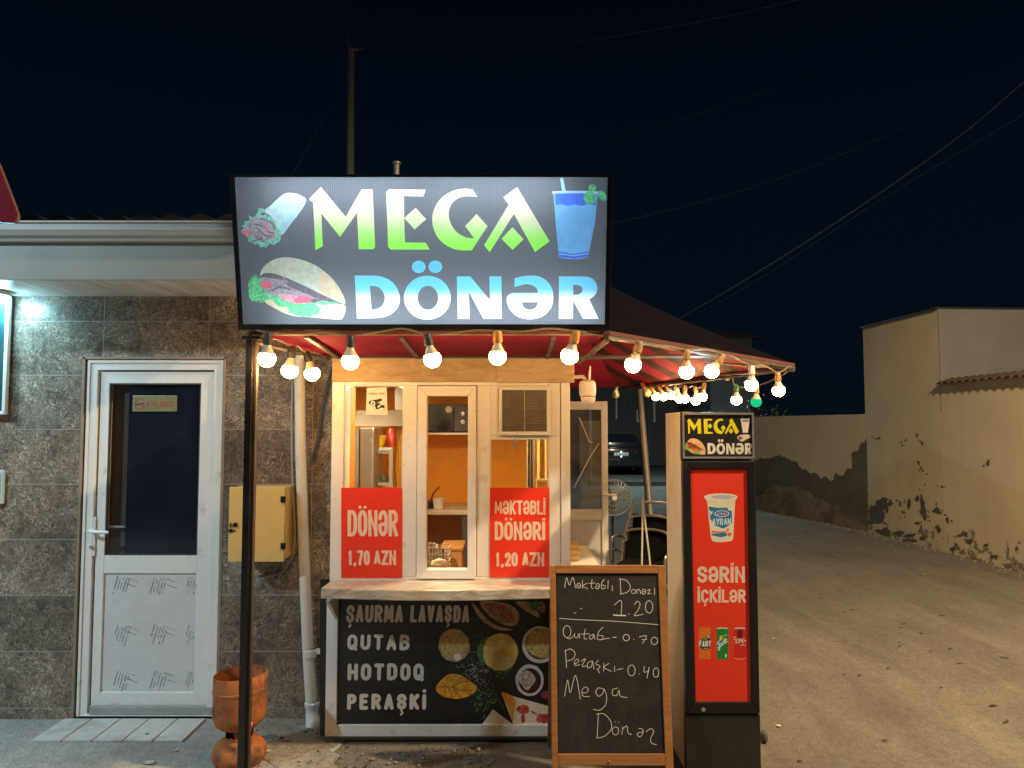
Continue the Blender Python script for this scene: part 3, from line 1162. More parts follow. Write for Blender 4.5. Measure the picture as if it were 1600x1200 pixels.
# fixed panes
mb = MB(); mb.box(P1L + .006, P1R - .006, YK + .020, YK + .026, zb_ + .006, zt - .006)
mb.build("window_pane", M_GLASS, k_)
zv0, zv1 = at(820, 681, YK).z, at(820, 687, YK).z
mb = MB(); mb.box(P3L + .006, P3R - .006, YK + .020, YK + .026, zb_ + .006, zv1)
mb.build("window_pane", M_GLASS, k_)
mb = MB(); mb.box(P3L, P3R, YK - .002, YK + .05, zv1, zv0 + .012)
mb.box(P3L, at(778, 640, YK).x, YK - .001, YK + .045, zv0 + .012, zt)
mb.build("transom", M_PVC, k_, bevel=.003)
# casement
cx0, cx1, cz0, cz1 = S0, S1, at(700, 904, YK).z, at(700, 603, YK).z
g0, g1, gz0, gz1 = at(667, 750, YK).x, at(731, 750, YK).x, at(700, 889, YK).z, at(700, 619, YK).z
mb = MB()
o4 = [(cx0, cz0), (cx1, cz0), (cx1, cz1), (cx0, cz1)]
i4 = [(g0, gz0), (g1, gz0), (g1, gz1), (g0, gz1)]
for q in range(4):
    qq = [o4[q], o4[(q + 1) % 4], i4[(q + 1) % 4], i4[q]]
    mb.prism([(x, YK - .014, z) for x, z in qq], (0, .06, 0))
cs = mb.build("casement", M_PVC, k_, bevel=.004)
mb = MB(); mb.box(g0 + .001, g1 - .001, YK + .012, YK + .018, gz0 + .001, gz1 - .001)
mb.build("pane", M_GLASS, cs)
# vent grille
v0, v1, w0, w1 = R(779, 604, 860, 680, YK - .03)
mb = MB(); mb.ring(v0, v1, w0, w1, .020, YK - .035, YK - .003)
vt = mb.build("vent", M_PVC_OLD, k_, bevel=.004)
mb = MB(); mb.box(v0 + .018, v1 - .018, YK - .012, YK - .008, w0 + .018, w1 - .018)
mb.build("backing", pm("vent_shade", (.16, .12, .09), .7), vt)
mb = MB()
n_ = 26
for q in range(n_):
    z = w0 + .022 + (w1 - w0 - .044) * (q + .5) / n_
    mb.obox(((v0 + v1) / 2, YK - .02, z), ((v1 - v0) / 2 - .0195, 0, 0), (0, .006, -.0028), (0, .0004, .0008))
mb.box((v0 + v1) / 2 - .002, (v0 + v1) / 2 + .002, YK - .0295, YK - .027, w0 + .02, w1 - .02)
mb.build("slats", pm("dusty_slat", (.40, .33, .26), .6, var=.25, vs=20), vt)
# counter slab, slightly sagging, marbled
xs0 = at(501, 922, 3.83).x
xs1 = at(905, 922, 3.83).x
mb = MB()
nn = 14
top, bot = [], []
vs_, fs_ = [], []
zf1, zf0 = at(600, 919, 3.83).z, at(600, 936, 3.83).z
for i in range(nn + 1):
    f = i / nn
    x = xs0 + (xs1 - xs0) * f
    sag = -.012 * sin(pi * min(1, f * 1.1)) ** 1.5
    for (y, z) in ((3.83, zf0 + sag), (3.83, zf1 + sag), (YK - .0005, zc0 - .004), (YK - .0005, zf0 + .01)):
        vs_.append((x, y, z))
for i in range(nn):
    for j in range(4):
        fs_.append((i * 4 + j, i * 4 + (j + 1) % 4, (i + 1) * 4 + (j + 1) % 4, (i + 1) * 4 + j))
fs_ += [(0, 1, 2, 3), tuple(nn * 4 + j for j in range(4))]
mb.add(vs_, fs_)
mb.build("counter", M_COUNTER, k_, bevel=.006)
for u in (517, 880):
    mb = MB()
    x = at(u, 960, 3.95).x
    mb.prism([(x - .009, 3.87, zf0 - .022), (x - .009, YK - .002, zf0 - .022), (x - .009, YK - .002, zf0 - .16)], (.018, 0, 0))
    mb.build("counter_bracket", M_PVC_OLD, k_)
# lower frame and the printed menu panel
a0, a1, c0, c1 = R(509, 930, 893, 1151, YK)
q0, q1, r0, r1 = R(527, 925, 876, 1133, YK)
mb = MB()
mb.prism([(x, YK, z) for x, z in ((a0, c0), (q0, r0), (q0, zf0), (a0, zf0))], (0, .05, 0))
mb.prism([(x, YK, z) for x, z in ((a1, c0), (q1, r0), (q1, zf0), (a1, zf0))], (0, .05, 0))
mb.prism([(x, YK, z) for x, z in ((a0, c0), (a1, c0), (q1, r0), (q0, r0))], (0, .05, 0))
mb.build("base_frame", M_PVC, k_, bevel=.004)
mb = MB(); mb.box(q0 - .002, q1 + .002, YK + .016, YK + .04, r0 - .002, zf0 + .02)
mp_ = mb.build("menu_panel", pm("panel_board", (.03, .03, .035), .4), k_)
tag(mp_, "black printed menu panel with food pictures under the counter")

ZM = lambda pts: zz(pts, 500, 900, 1600 / 380)
ZP = lambda pts: zz(pts, 680, 930, 1086 / 190)
t = NT("menu_print_black")
vec = t.coord('Object')
c = t.ramp(t.noise(vec, 6, 6, .7), [(.35, (.006, .008, .011)), (.7, (.016, .020, .022))])
c = t.mix(t.ramp(t.noise(vec, 60, 6, .8), [(.70, (0, 0, 0)), (.78, (.3, .3, .3))]), c, (.16, .18, .15))
t.bsdf(c, .3, 0, None, .5)
M_MB = t.m


def speckle(name, a, b, scale=60, lo=.4, hi=.6, rough=.45, spec=.35):
    if name in MATS:
        return MATS[name]
    t = NT(name)
    c = t.ramp(t.noise(t.coord('Object'), scale, 6, .7, .5), [(lo, a), (hi, b)])
    t.bsdf(c, rough, 0, None, spec)
    MATS[name] = t.m
    return t.m


M_CREAMINK = pm("cream_ink", (0.794, 0.704, 0.602), .35, var=.05)
M_BREAD = speckle("print_bread", (0.589, 0.307, 0.102), (0.896, 0.614, 0.282), 25)
M_BREAD2 = speckle("print_bun", (0.384, 0.218, 0.102), (0.666, 0.461, 0.256), 18)
M_CHEESE = speckle("print_cheese", (0.920, 0.486, 0.064), (0.920, 0.794, 0.307), 14)
M_SEED = speckle("print_crust", (0.410, 0.256, 0.090), (0.794, 0.563, 0.205), 90)
M_PASTRY = speckle("print_pastry", (0.794, 0.256, 0.019), (0.920, 0.512, 0.064), 22)
M_CUT = pm("print_pastry_cut", (.16, .05, .01), .5)
M_CUP_W = pm("print_white", (0.845, 0.742, 0.640), .4, var=.06)
M_COCOA = pm("print_cocoa", (.06, .022, .012), .4, var=.3)
M_FOAM = speckle("print_foam", (0.435, 0.230, 0.128), (0.920, 0.794, 0.666), 70)
M_HERB = speckle("print_herb", (0.038, 0.109, 0.026), (0.154, 0.282, 0.077), 80)
M_DUST = speckle("print_flour", (0.282, 0.294, 0.256), (0.704, 0.691, 0.614), 120)
M_PIZZA = speckle("print_pizza", (0.896, 0.691, 0.512), (0.920, 0.845, 0.666), 30)
M_PIZC = pm("print_pizza_crust", (0.920, 0.410, 0.051), .4, var=.2, vs=30)
M_TOM = speckle("print_tomato", (0.461, 0.038, 0.026), (0.794, 0.179, 0.102), 40)
M_MEAT = speckle("print_meat", (0.179, 0.077, 0.045), (0.538, 0.320, 0.179), 90)
M_RADISH = pm("print_radish", (.34, .04, .12), .4, var=.2)

L = []
tx = []
tx += lettering("ŞAURMA", *[ZM([(170, 0)])[0][0], ZM([(545, 0)])[0][0]], ZM([(0, 190)])[0][1], ZM([(0, 306)])[0][1], 5.0, .42, 'round', .05, .35, 2)
tx += lettering("LAVAŞDA", ZM([(592, 0)])[0][0], ZM([(980, 0)])[0][0], ZM([(0, 192)])[0][1], ZM([(0, 306)])[0][1], 5.0, .42, 'round', .05, .35, 3)
tx += lettering("QUTAB", ZM([(178, 0)])[0][0], ZM([(588, 0)])[0][0], ZM([(0, 385)])[0][1], ZM([(0, 488)])[0][1], 5.4, .9, 'round', .04, .3, 4)
tx += lettering("HOTDOQ", ZM([(180, 0)])[0][0], ZM([(682, 0)])[0][0], ZM([(0, 575)])[0][1], ZM([(0, 687)])[0][1], 6.0, .75, 'round', .02, .3, 5)
tx += lettering("PERAŞKİ", ZM([(177, 0)])[0][0], ZM([(698, 0)])[0][0], ZM([(0, 775)])[0][1], ZM([(0, 880)])[0][1], 6.0, .8, 'round', .02, .3, 6)
L.append(("print_ground", M_MB, [rect(500, 905, 884, 1150)]))
dust = []
r_ = random.Random(12)
for q in range(330):
    g = r_.gauss(0, 1), r_.gauss(0, 1)
    x, y = 395 + g[0] * 95 + g[1] * 20, 730 + g[1] * 140
    if r_.random() < .35:
        x, y = 330 + r_.gauss(0, 60), 360 + r_.gauss(0, 130)
    s = r_.uniform(1, 4.5)
    dust.append(ZP(oval(x, y, s, s * r_.uniform(.5, 1), 5, .3, q)))
L.append(("flour", M_DUST, dust))
hb = []
for q in range(80):
    x, y = 440 + r_.gauss(0, 60), 930 + r_.gauss(0, 70)
    if q % 3 == 0:
        x, y = 590 + r_.gauss(0, 45), 700 + r_.gauss(0, 18)
    s = r_.uniform(6, 17)
    hb.append(ZP(oval(x, y, s, s * r_.uniform(.35, .8), 9, .35, q, r_.uniform(0, 3))))
hb += [ZP(p) for p in stroke(smooth_line([(430, 1040), (460, 980), (500, 930), (560, 940), (600, 990), (625, 1060)]), 7)]
L.append(("herbs", M_HERB, hb))
thr = []
for q in range(26):
    x, y = 350 + r_.gauss(0, 55), 690 + r_.gauss(0, 40)
    a = r_.uniform(0, 6)
    thr += [ZP(p) for p in stroke([(x + 22 * cos(a + s * .55), y + 16 * sin(a + s * .55)) for s in range(6)], 3)]
L.append(("sprouts", M_DUST, thr))
# hot dogs at the top
L.append(("hotdog", M_BREAD2, [ZP(closed_smooth([(325, 60), (400, 140), (470, 215), (560, 275), (690, 305), (650, 315), (560, 310), (450, 250), (370, 165)])),
                               ZP(closed_smooth([(400, 60), (520, 55), (640, 75), (730, 130), (750, 200), (720, 265), (660, 275), (560, 240), (450, 150)]))]))
L.append(("hotdog", M_MEAT, [ZP(closed_smooth([(430, 80), (560, 75), (660, 130), (710, 200), (690, 245), (620, 240), (520, 180)])) ]))
L.append(("hotdog", M_TOM, [ZP(oval(600, 110, 35, 18, 14, .2, 3, .5)), ZP(oval(660, 180, 40, 12, 14, .2, 5, .9)), ZP(oval(500, 100, 22, 10, 14, .2, 8, .4))]))
L.append(("hotdog", M_BREAD2, [ZP(closed_smooth([(715, 60), (830, 60), (890, 110), (935, 195), (870, 175), (790, 125)])) ]))
L.append(("hotdog", M_HERB, [ZP(oval(905, 100, 75, 38, 22, .25, 4, .5))]))
L.append(("hotdog", M_MEAT, [ZP(oval(955, 110, 32, 55, 18, .2, 9))]))
# breads, bowl, cup
L.append(("flatbread", M_BREAD2, [ZP(oval(170, 450, 140, 146, 30, .03, 1))]))
L.append(("flatbread", M_SEED, [ZP(closed_smooth([(45, 420), (70, 340), (150, 300), (230, 320), (280, 390), (305, 460), (200, 510), (120, 550), (60, 500)]))]))
L.append(("flatbread", M_CUP_W, [ZP(oval(198, 552, 33, 33, 20))]))
L.append(("cheese_bread", M_HERB, [ZP(oval(480, 500, 105, 130, 26, .08, 3)), ZP(oval(600, 660, 80, 45, 26, .2, 6))]))
L.append(("cheese_bread", M_CHEESE, [ZP(oval(582, 508, 156, 168, 40, .02, 2))]))
L.append(("bowl", M_CUP_W, [ZP(oval(935, 442, 160, 165, 36))]))
L.append(("bowl", M_COCOA, [ZP(oval(940, 435, 135, 140, 36))]))
L.append(("bowl", M_SEED, [ZP(oval(945, 430, 132, 132, 36, .06, 4))]))
L.append(("bowl", M_CHEESE, [ZP(oval(900 + r_.uniform(-60, 100), 490 + r_.uniform(-40, 60), 26, 5, 8, .1, q, r_.uniform(0, 3))) for q in range(26)]))
L.append(("cocoa_cup", M_CUP_W, [ZP(oval(843, 760, 128, 142, 24, .02, 7))]))
L.append(("cocoa_cup", M_COCOA, [ZP(oval(845, 765, 100, 113, 30))]))
L.append(("cocoa_cup", M_FOAM, [ZP(closed_smooth([(760, 700), (800, 670), (860, 690), (900, 750), (860, 810), (820, 850), (770, 800), (745, 750)]))]))
L.append(("pastry", M_PASTRY, [ZP(closed_smooth([(5, 830), (50, 760), (130, 705), (230, 715), (300, 760), (375, 825), (320, 890), (210, 925), (110, 915), (40, 885)]))]))
cuts = []
for ln in ([(15, 815), (150, 820), (240, 770), (300, 770)], [(60, 780), (110, 818)], [(95, 745), (140, 715)], [(130, 770), (180, 715)], [(190, 770), (240, 730)],
           [(150, 820), (220, 850), (330, 850)], [(80, 825), (100, 905)], [(120, 830), (155, 915)], [(165, 840), (230, 915)], [(300, 880), (340, 890)]):
    cuts += [ZP(p) for p in stroke(ln, 6)]
L.append(("pastry", M_CUT, cuts))
L.append(("napkin", M_CUP_W, [ZP([(420, 1150), (515, 1020), (690, 1150)])]))
L.append(("pizza_slice", M_PIZZA, [ZP([(590, 872), (1010, 990), (1010, 1160), (700, 1160)])]))
L.append(("pizza_slice", M_PIZC, [ZP(closed_smooth([(590, 872), (680, 895), (720, 960), (700, 1060), (690, 1130), (655, 1010)]))]))
L.append(("pizza_slice", M_TOM, [ZP(oval(785, 1020, 58, 42, 22, .08, 3)), ZP(oval(960, 1100, 60, 45, 22, .2, 5)), ZP(oval(785, 1100, 22, 50, 16, .2, 7)), ZP(oval(880, 1050, 35, 9, 12, .2, 6, .5))]))
L.append(("radish", M_RADISH, [ZP(oval(985, 890, 38, 34, 18, .08, 2))]))
L.append(("lettering", M_CREAMINK, tx))
graphic(Plane((0, YK + .0155, 0), (1, 0, 0), (0, 0, 1)), [(n_ if n_ in ("print_ground", "lettering") else n_ + "_picture", m_, [o for o in oo]) for n_, m_, oo in L], mp_)

# outer shell, roof and inner walls
mb = MB()
mb.box(kL + .002, kL + .03, YB2 + .0005, YW - .001, 0, zr)
mb.box(kR - .03, kR - .002, YB2 + .0005, 6.40, 0, zr)
mb.box(-1.75, .34, 6.95, 7.0, 0, zr)
mb.box(kL + .031, kR - .031, YK + .052, YK + .07, 0, zc0 - .03)
mb.build("outer_wall", M_PVC_OLD, k_)
mb = MB(); mb.box(kL - .01, .36, YK + .02, 7.0, zr + .001, zr + .035); mb.box(-1.74, kL - .012, YW + .21, 7.0, zr + .001, zr + .035)
mb.build("roof", M_DKGREY, k_)
mb = MB()
mb.box(-1.75, .30, 6.90, 6.945, 0, zr - .002)
mb.box(-1.755, -1.75, YW + .21, 6.9, 0, zr - .002)
mb.box(kR - .05, kR - .032, YB2 + .02, 6.40, 0, zr - .002)
mb.build("inner_wall", M_ORANGE, k_)
mb = MB(); mb.box(kL + .032, kR - .051, YB2 + .02, YW + .205, zr - .03, zr - .004); mb.box(-1.74, kR - .051, YW + .206, 6.895, zr - .03, zr - .004)
mb.build("ceiling", pm("kiosk_ceiling", (.72, .66, .55), .6), k_)
mb = MB(); mb.box(kL + .032, kR - .051, YB2 + .02, YW + .205, .01, .02); mb.box(-1.74, kR - .051, YW + .206, 6.895, .01, .02)
mb.build("kiosk_floor", pm("lino", (.20, .15, .11), .5, var=.3), k_)
# open side door (leaf stands out from the side wall, parallel to the front)
YS = 6.45
s0, s1 = kR + .004, at(950, 740, YS).x
st, sb = at(920, 627, YS).z, .03
sg0, sg1 = s0 + .075, at(940, 710, YS).x
sgb, sgt = at(915, 796, YS).z, at(915, 640, YS).z
spb, spt = .13, at(915, 813, YS).z
mb = MB()
mb.box(s0, sg0, YS, YS + .05, sb, st)
mb.box(sg1, s1, YS, YS + .05, sb, st)
mb.box(sg0, sg1, YS + .0005, YS + .0495, sgt, st - .0005)
mb.box(sg0, sg1, YS + .0005, YS + .0495, spt, sgb)
mb.box(sg0, sg1, YS + .0005, YS + .0495, sb + .0005, spb)
sd = mb.build("side_door", M_PVC_OLD, k_, bevel=.004)
mb = MB(); mb.box(sg0, sg1, YS + .022, YS + .028, sgb, sgt)
mb.build("pane", glass("smoky_pane", (.62, .64, .66), .10, .10), sd)
mb = MB(); mb.box(sg0, sg1, YS + .016, YS + .034, spb, spt)
mb.build("lower_panel", pm("side_panel", (.60, .60, .58), .45, var=.05), sd)
c = at(944, 777, YS)
mb = MB(); mb.box(c.x - .014, c.x + .014, YS - .010, YS - .0005, c.z - .14, c.z + .05)
mb.tube([(c.x, YS - .01, c.z + .02), (c.x, YS - .05, c.z + .02), (c.x + .02, YS - .055, c.z + .024), (c.x + .1, YS - .05, c.z + .03)], .010, 8)
mb.build("handle", M_PVC, sd, smooth=True)
mb = MB(); mb.tube([(c.x - .02, YS + .06, c.z + .015), (c.x - .21, YS + .065, c.z - .01)], .012, 8)
mb.build("inner_handle", M_PVC, sd, smooth=True)
tape = []
pl = upright(YS + .020)
graphic(pl, [("tape", pm("clear_tape", (.55, .55, .52), .4), [p for p in stroke([(905, 652), (921, 690), (926, 692)], 1.4, 'butt')] + [p for p in stroke([(936, 692), (921, 716), (897, 762)], 1.6, 'butt')])], sd)

# ------------------------------------------------------------------ what stands and hangs inside
lamp_x, lamp_y = -.62, 4.85
il = thing("ceiling_light", "flat warm lamp on the kiosk ceiling close behind the middle window", "lamp", (lamp_x, lamp_y, zr - .03))
mb = MB(); mb.box(lamp_x - .19, lamp_x + .19, lamp_y - .19, lamp_y + .19, zr - .045, zr - .031)
mb.build("lamp_body", M_WHITE, il, bevel=.003)
mb = MB(); mb.box(lamp_x - .17, lamp_x + .17, lamp_y - .17, lamp_y + .17, zr - .050, zr - .0455)
mb.build("diffuser", emat("room_light", (1.0, .74, .42), STR_ROOM), il)

l2x, l2y = -1.28, 5.62
il = thing("ceiling_light", "second smaller warm lamp on the kiosk ceiling above the steel cabinet", "lamp", (l2x, l2y, zr - .03))
mb = MB(); mb.box(l2x - .13, l2x + .13, l2y - .13, l2y + .13, zr - .045, zr - .031)
mb.build("lamp_body", M_WHITE, il, bevel=.003)
mb = MB(); mb.box(l2x - .115, l2x + .115, l2y - .115, l2y + .115, zr - .050, zr - .0455)
mb.build("diffuser", emat("room_light", (1.0, .74, .42), STR_ROOM), il)

# worktop along the back wall
YT = 6.28
wz = at(700, 797, YT).z
wt_ = thing("worktop", "grey stone worktop on a dark base along the orange back wall", "worktop", (-.6, 6.6, 0))
mb = MB(); mb.box(-1.2, kR - .052, YT, 6.898, wz - .04, wz)
mb.build("slab", pm("worktop_stone", (.50, .44, .34), .3, var=.2, vs=30), wt_, bevel=.004)
mb = MB(); mb.box(at(722, 850, YT + .03).x, at(735, 850, YT + .03).x, YT + .03, 6.88, .02, wz - .041)
mb.box(-1.15, -1.12, YT + .03, 6.88, .02, wz - .041)
mb.build("leg", M_DKGREY, wt_)
# wall shelf with microwave
YM = 6.42
sz = at(700, 676, YM).z
sh = thing("wall_shelf", "white shelf carrying the microwave on the orange back wall", "shelf", (at(700, 676, YM).x, 6.9, sz - .02))
mb = MB(); mb.box(at(650, 676, YM).x, at(752, 676, YM).x, YM - .02, 6.898, sz - .018, sz)
mb.build("board", M_WHITE, sh, bevel=.002)
mb = MB()
for u in (660, 742):
    x = at(u, 676, 6.8).x
    mb.box(x - .01, x + .01, 6.86, 6.897, sz - .16, sz - .019)
    mb.box(x - .01, x + .01, YM + .1, 6.859, sz - .034, sz - .019)
mb.build("bracket", M_WHITE, sh)
m0, m1, mz0, mz1 = R(660, 632, 742, 675, YM)
mz0 = sz + .008
mw = thing("microwave", "black microwave oven with two round knobs on the wall shelf", "microwave", ((m0 + m1) / 2, YM + .15, sz))
mb = MB(); mb.box(m0, m1, YM + .012, YM + .34, mz0, mz1)
for xx in (m0 + .03, m1 - .03):
    mb.box(xx - .012, xx + .012, YM + .03, YM + .06, sz + .0005, mz0 + .001)
mb.build("body", M_BLACKP, mw, bevel=.006)
md = m0 + (m1 - m0) * .60
mb = MB(); mb.box(m0 + .004, md, YM, YM + .0115, mz0 + .004, mz1 - .004)
dr = mb.build("door", pm("oven_glass", (.02, .022, .022), .12), mw, bevel=.003)
mb = MB(); mb.tube([(md - .012, YM - .012, mz0 + .03), (md - .012, YM - .012, mz1 - .03)], .006, 8)
mb.build("handle", M_DKGREY, dr)
mb = MB(); mb.box(md + .002, m1 - .004, YM, YM + .0115, mz0 + .004, mz1 - .004)
mb.build("control_panel", M_DKGREY, mw, bevel=.002)
for fz in (.36, .66):
    mb = MB(); mb.lathe([(.0001, -.02), (.016, -.02), (.018, 0)], (md + (m1 - md) * .42, YM, mz0 + (mz1 - mz0) * fz), 16, axis='Y')
    mb.build("knob", pm("silver_knob", (.35, .36, .36), .3, metal=.6), mw, smooth=True)
mb = MB(); c = at(701, 640, YM)
mb.lathe([(.0001, -.004), (.026, -.004), (.028, -.0005)], (c.x, YM, c.z), 20, axis='Y')
o = mb.build("sticker", pm("cream_sticker", (.75, .68, .48), .5), dr, smooth=True)
# cup and dark pot on the worktop
c = at(685, 794, YT + .1)
mb = MB(); mb.lathe([(.0001, .001), (.040, .001), (.052, .085), (.055, .088), (.050, .088), (.042, .01), (.0001, .008)], (c.x, YT + .1, wz), 20)
tag(mb.build("cup", M_WHITE, smooth=True), "white cup standing on the stone worktop", "cup")
c = at(672, 793, YT + .15)
pt = thing("small_pot", "small dark pot with a slanting handle beside the white cup", "pot", (c.x, YT + .15, wz))
mb = MB(); mb.lathe([(.0001, .001), (.04, .001), (.045, .06), (.042, .06), (.038, .008), (.0001, .006)], (c.x, YT + .15, wz), 18)
mb.build("body", M_BLACKP, pt, smooth=True)
mb = MB(); mb.tube([(c.x + .0, YT + .11, wz + .055), (c.x + .04, YT + .06, wz + .14), (c.x + .09, YT + .04, wz + .19)], .009, 8)
mb.build("handle", M_BROWN, pt, smooth=True)
# step stool under the worktop
s0_, s1_, sz0, sz1 = R(690, 854, 722, 905, 5.6)
sl = thing("step_stool", "low orange brown plastic stool with an arched front under the worktop", "stool", ((s0_ + s1_) / 2, 5.75, .02))
mb = MB(); mb.box(s0_ - .01, s1_ + .01, 5.59, 5.92, sz1 - .03, sz1)
M_STOOL = pm("tan_plastic", (.46, .25, .08), .45, var=.1)
mb.build("seat", M_STOOL, sl, bevel=.008)
arch = [(s0_, sz1 - .031), (s0_ + .0, .02), (s0_ + .035, .02), (s0_ + .04, sz1 - .2)] + [((s0_ + s1_) / 2 - (s1_ - s0_) * .30 * cos(pi * q / 8), sz1 - .14 + .06 * sin(pi * q / 8)) for q in range(9)] + [(s1_ - .04, sz1 - .2), (s1_ - .035, .02), (s1_, .02), (s1_, sz1 - .031)]
for y in (5.60, 5.88):
    mb = MB(); mb.prism([(x, y, z) for x, z in arch], (0, .022, 0))
    mb.build("leg", M_STOOL, sl)
# wire basket and bag hanging inside the casement
c = at(681, 868, 4.55)
bk = thing("wire_basket", "white wire basket with packets standing inside the middle window", "basket", (c.x, 4.6, c.z - .07))
mb = MB()
for q in range(9):
    x = c.x - .075 + q * .0188
    mb.tube([(x, 4.53, c.z - .07), (x, 4.53, c.z + .05)], .0022, 5)
for zz_ in (-.07, -.03, .01, .05):
    mb.tube([(c.x - .08, 4.528, c.z + zz_), (c.x + .08, 4.528, c.z + zz_)], .0026, 5)
    mb.tube([(c.x + .08, 4.528, c.z + zz_), (c.x + .08, 4.66, c.z + zz_), (c.x - .08, 4.66, c.z + zz_), (c.x - .08, 4.528, c.z + zz_)], .0026, 5)
mb.build("wires", M_WHITE, bk)
mb = MB()
for q in range(7):
    x = c.x - .06 + q * .019
    h = r_.uniform(.05, .13)
    mb.obox((x, 4.57 + r_.uniform(0, .05), c.z - .06 + h / 2 + .0), (.008, .003, 0), (-.004, .018, 0), (r_.uniform(-.01, .01), 0, h / 2))
mb.build("packets", speckle("packet_print", (.04, .04, .05), (.6, .55, .5), 30), bk, bevel=.002)
mb = MB()
for q in range(3):
    mb.lathe([(.0001, 0), (.02, 0), (.02, .10), (.0001, .10)], (c.x - .1 + .05 * q, 4.70, c.z - .10), 8)
mb = MB(); mb.ball((at(688, 880, 4.5).x, 4.47, at(688, 880, 4.5).z), .045, 14, 10, sx=1.2, sy=.7, sz=.75)
for v in mb.v:
    v += Vector((r_.uniform(-.004, .004), r_.uniform(-.004, .004), r_.uniform(-.004, .004)))
tag(mb.build("paper_bag", pm("crumpled_bag", (.70, .64, .45), .5, var=.1, vs=20), smooth=True), "crumpled cream bag lying before the wire basket", "bag")
mb = MB(); mb.box(at(655, 890, 4.4).x, at(745, 890, 4.4).x, YB2 + .02, 4.78, at(690, 892, 4.5).z - .05, at(690, 892, 4.5).z - .03)
mb.box(at(655, 890, 4.4).x, at(655, 890, 4.4).x + .02, 4.70, 4.77, .02, at(690, 892, 4.5).z - .0505)
mb.box(at(745, 890, 4.4).x - .02, at(745, 890, 4.4).x, 4.70, 4.77, .02, at(690, 892, 4.5).z - .0505)
tag(mb.build("inner_counter", M_BROWN), "brown counter board behind the middle kiosk window", "counter")

# seen through the first pane: steel cabinet, hood, rack, yellow pot, red jar
YI = 5.6
s0_, s1_, a_, b_ = R(561, 668, 583, 905, YI)
fr = thing("steel_cabinet", "tall ribbed steel grill cabinet behind the window with the camera notice", "cabinet", ((s0_ + s1_) / 2, YI + .2, .02))
mb = MB(); mb.box(s0_, s1_, YI, YI + .4, .02, b_)
mb.build("body", M_STEEL, fr, bevel=.012)
mb = MB()
for q in range(3):
    x = s0_ - .018 - q * .016
    mb.box(x - .006, x + .006, YI + .02, YI + .3, .02, b_ - .02 * q)
mb.build("side_rib", pm("grey_rib", (.30, .27, .22), .5), fr)
s0_, s1_, a_, b_ = R(553, 641, 632, 666, 6.0)
hd = thing("extractor_hood", "greasy grey hood hanging over the steel cabinet", "hood", ((s0_ + s1_) / 2, 6.3, a_))
mb = MB(); mb.prism([(s0_, 6.0, a_), (s0_, 6.35, a_), (s0_, 6.35, b_ + .01), (s0_, 6.1, b_)], (s1_ - s0_, 0, 0))
mb.build("hood_body", pm("greasy_grey", (.20, .18, .15), .45, var=.2), hd, bevel=.006)
mb = MB(); mb.box(s0_ + .30, s0_ + .40, 6.2, 6.3, b_ + .01, zr - .031)
mb.build("duct", M_STEEL, hd)
c = at(588, 705, 5.9)
mb = MB(); mb.lathe([(.0001, 0), (.045, 0), (.085, .12), (.088, .123), (.082, .123), (.042, .008), (.0001, .006)], (c.x, 5.9, at(588, 704, 5.9).z), 22)
tag(mb.build("yellow_bowl", pm("yellow_plastic", (.85, .58, .02), .35)), "deep yellow plastic bowl on top of the metal rack", "bowl")
s0_, s1_, a_, b_ = R(583, 701, 617, 905, 5.95)
rk = thing("metal_rack", "grey metal rack with a slanted top shelf inside the kiosk", "rack", ((s0_ + s1_) / 2, 6.1, .02))
M_RACK = pm("grey_rack", (.34, .33, .29), .5, var=.15)
mb = MB()
for x in (s0_ + .01, s1_ - .01):
    for y in (5.80, 6.22):
        mb.box(x - .014, x + .014, y - .014, y + .014, .02, b_)
mb.build("upright", M_RACK, rk)
for z in (b_ - .012, at(600, 752, 5.95).z, .45):
    mb = MB(); mb.box(s0_ + .025, s1_ - .025, 5.80, 6.22, z - .022, z)
    mb.build("shelf", M_RACK, rk)
mb = MB(); mb.box(s0_ + .06, s1_ - .02, 5.82, 6.0, b_ - .010, b_ + .012)
tag(mb.build("white_tray", M_WHITE, bevel=.004), "flat white tray on the metal rack beside the yellow bowl", "tray")
c = at(610, 695, 6.0)
mb = MB(); mb.lathe([(.0001, 0), (.035, 0), (.035, .13), (.02, .15), (.02, .17), (.0001, .17)], (c.x - .0, 6.05, b_ + .0135), 16)
tag(mb.build("red_jar", pm("red_glaze", (.45, .04, .03), .3), smooth=True), "red jar with narrow neck on the metal rack", "jar")
c = at(606, 752, 5.9)
for q, (dx, col) in enumerate(((-.10, (.25, .02, .05)), (-.04, (.10, .16, .06)), (.02, (.55, .05, .12)))):
    mb = MB(); mb.ball((c.x + dx, 5.92, at(600, 752, 5.95).z + .028), .028, 12, 8)
    tag(mb.build("vegetable", pm("veg%d" % q, col, .4), smooth=True), ("dark purple beet on the lower rack shelf", "green pepper on the lower rack shelf between beet and radish", "pink radish on the lower rack shelf")[q], "vegetable")
# curtains
def curtain(u0, u1, v0, v1, D, label, seed, mat):
    x0, x1, z0, z1 = R(u0, v0, u1, v1, D)
    mb = MB(); n = 40
    vs_, fs_ = [], []
    for j, z in enumerate((z0, (z0 + z1) / 2, z1)):
        for i in range(n + 1):
            f = i / n
            vs_.append((x0 + (x1 - x0) * f, D + .018 * sin(f * 2 * pi * 3.5 + seed) * (1.2 - .3 * j), z))
    for j in range(2):
        for i in range(n):
            a = j * (n + 1) + i
            fs_.append((a, a + 1, a + n + 2, a + n + 1))
    mb.add(vs_, fs_)
    o = mb.build("curtain", mat, smooth=True, recalc=False)
    sm = o.modifiers.new("thick", 'SOLIDIFY'); sm.thickness = .003
    return tag(o, label, "curtain")


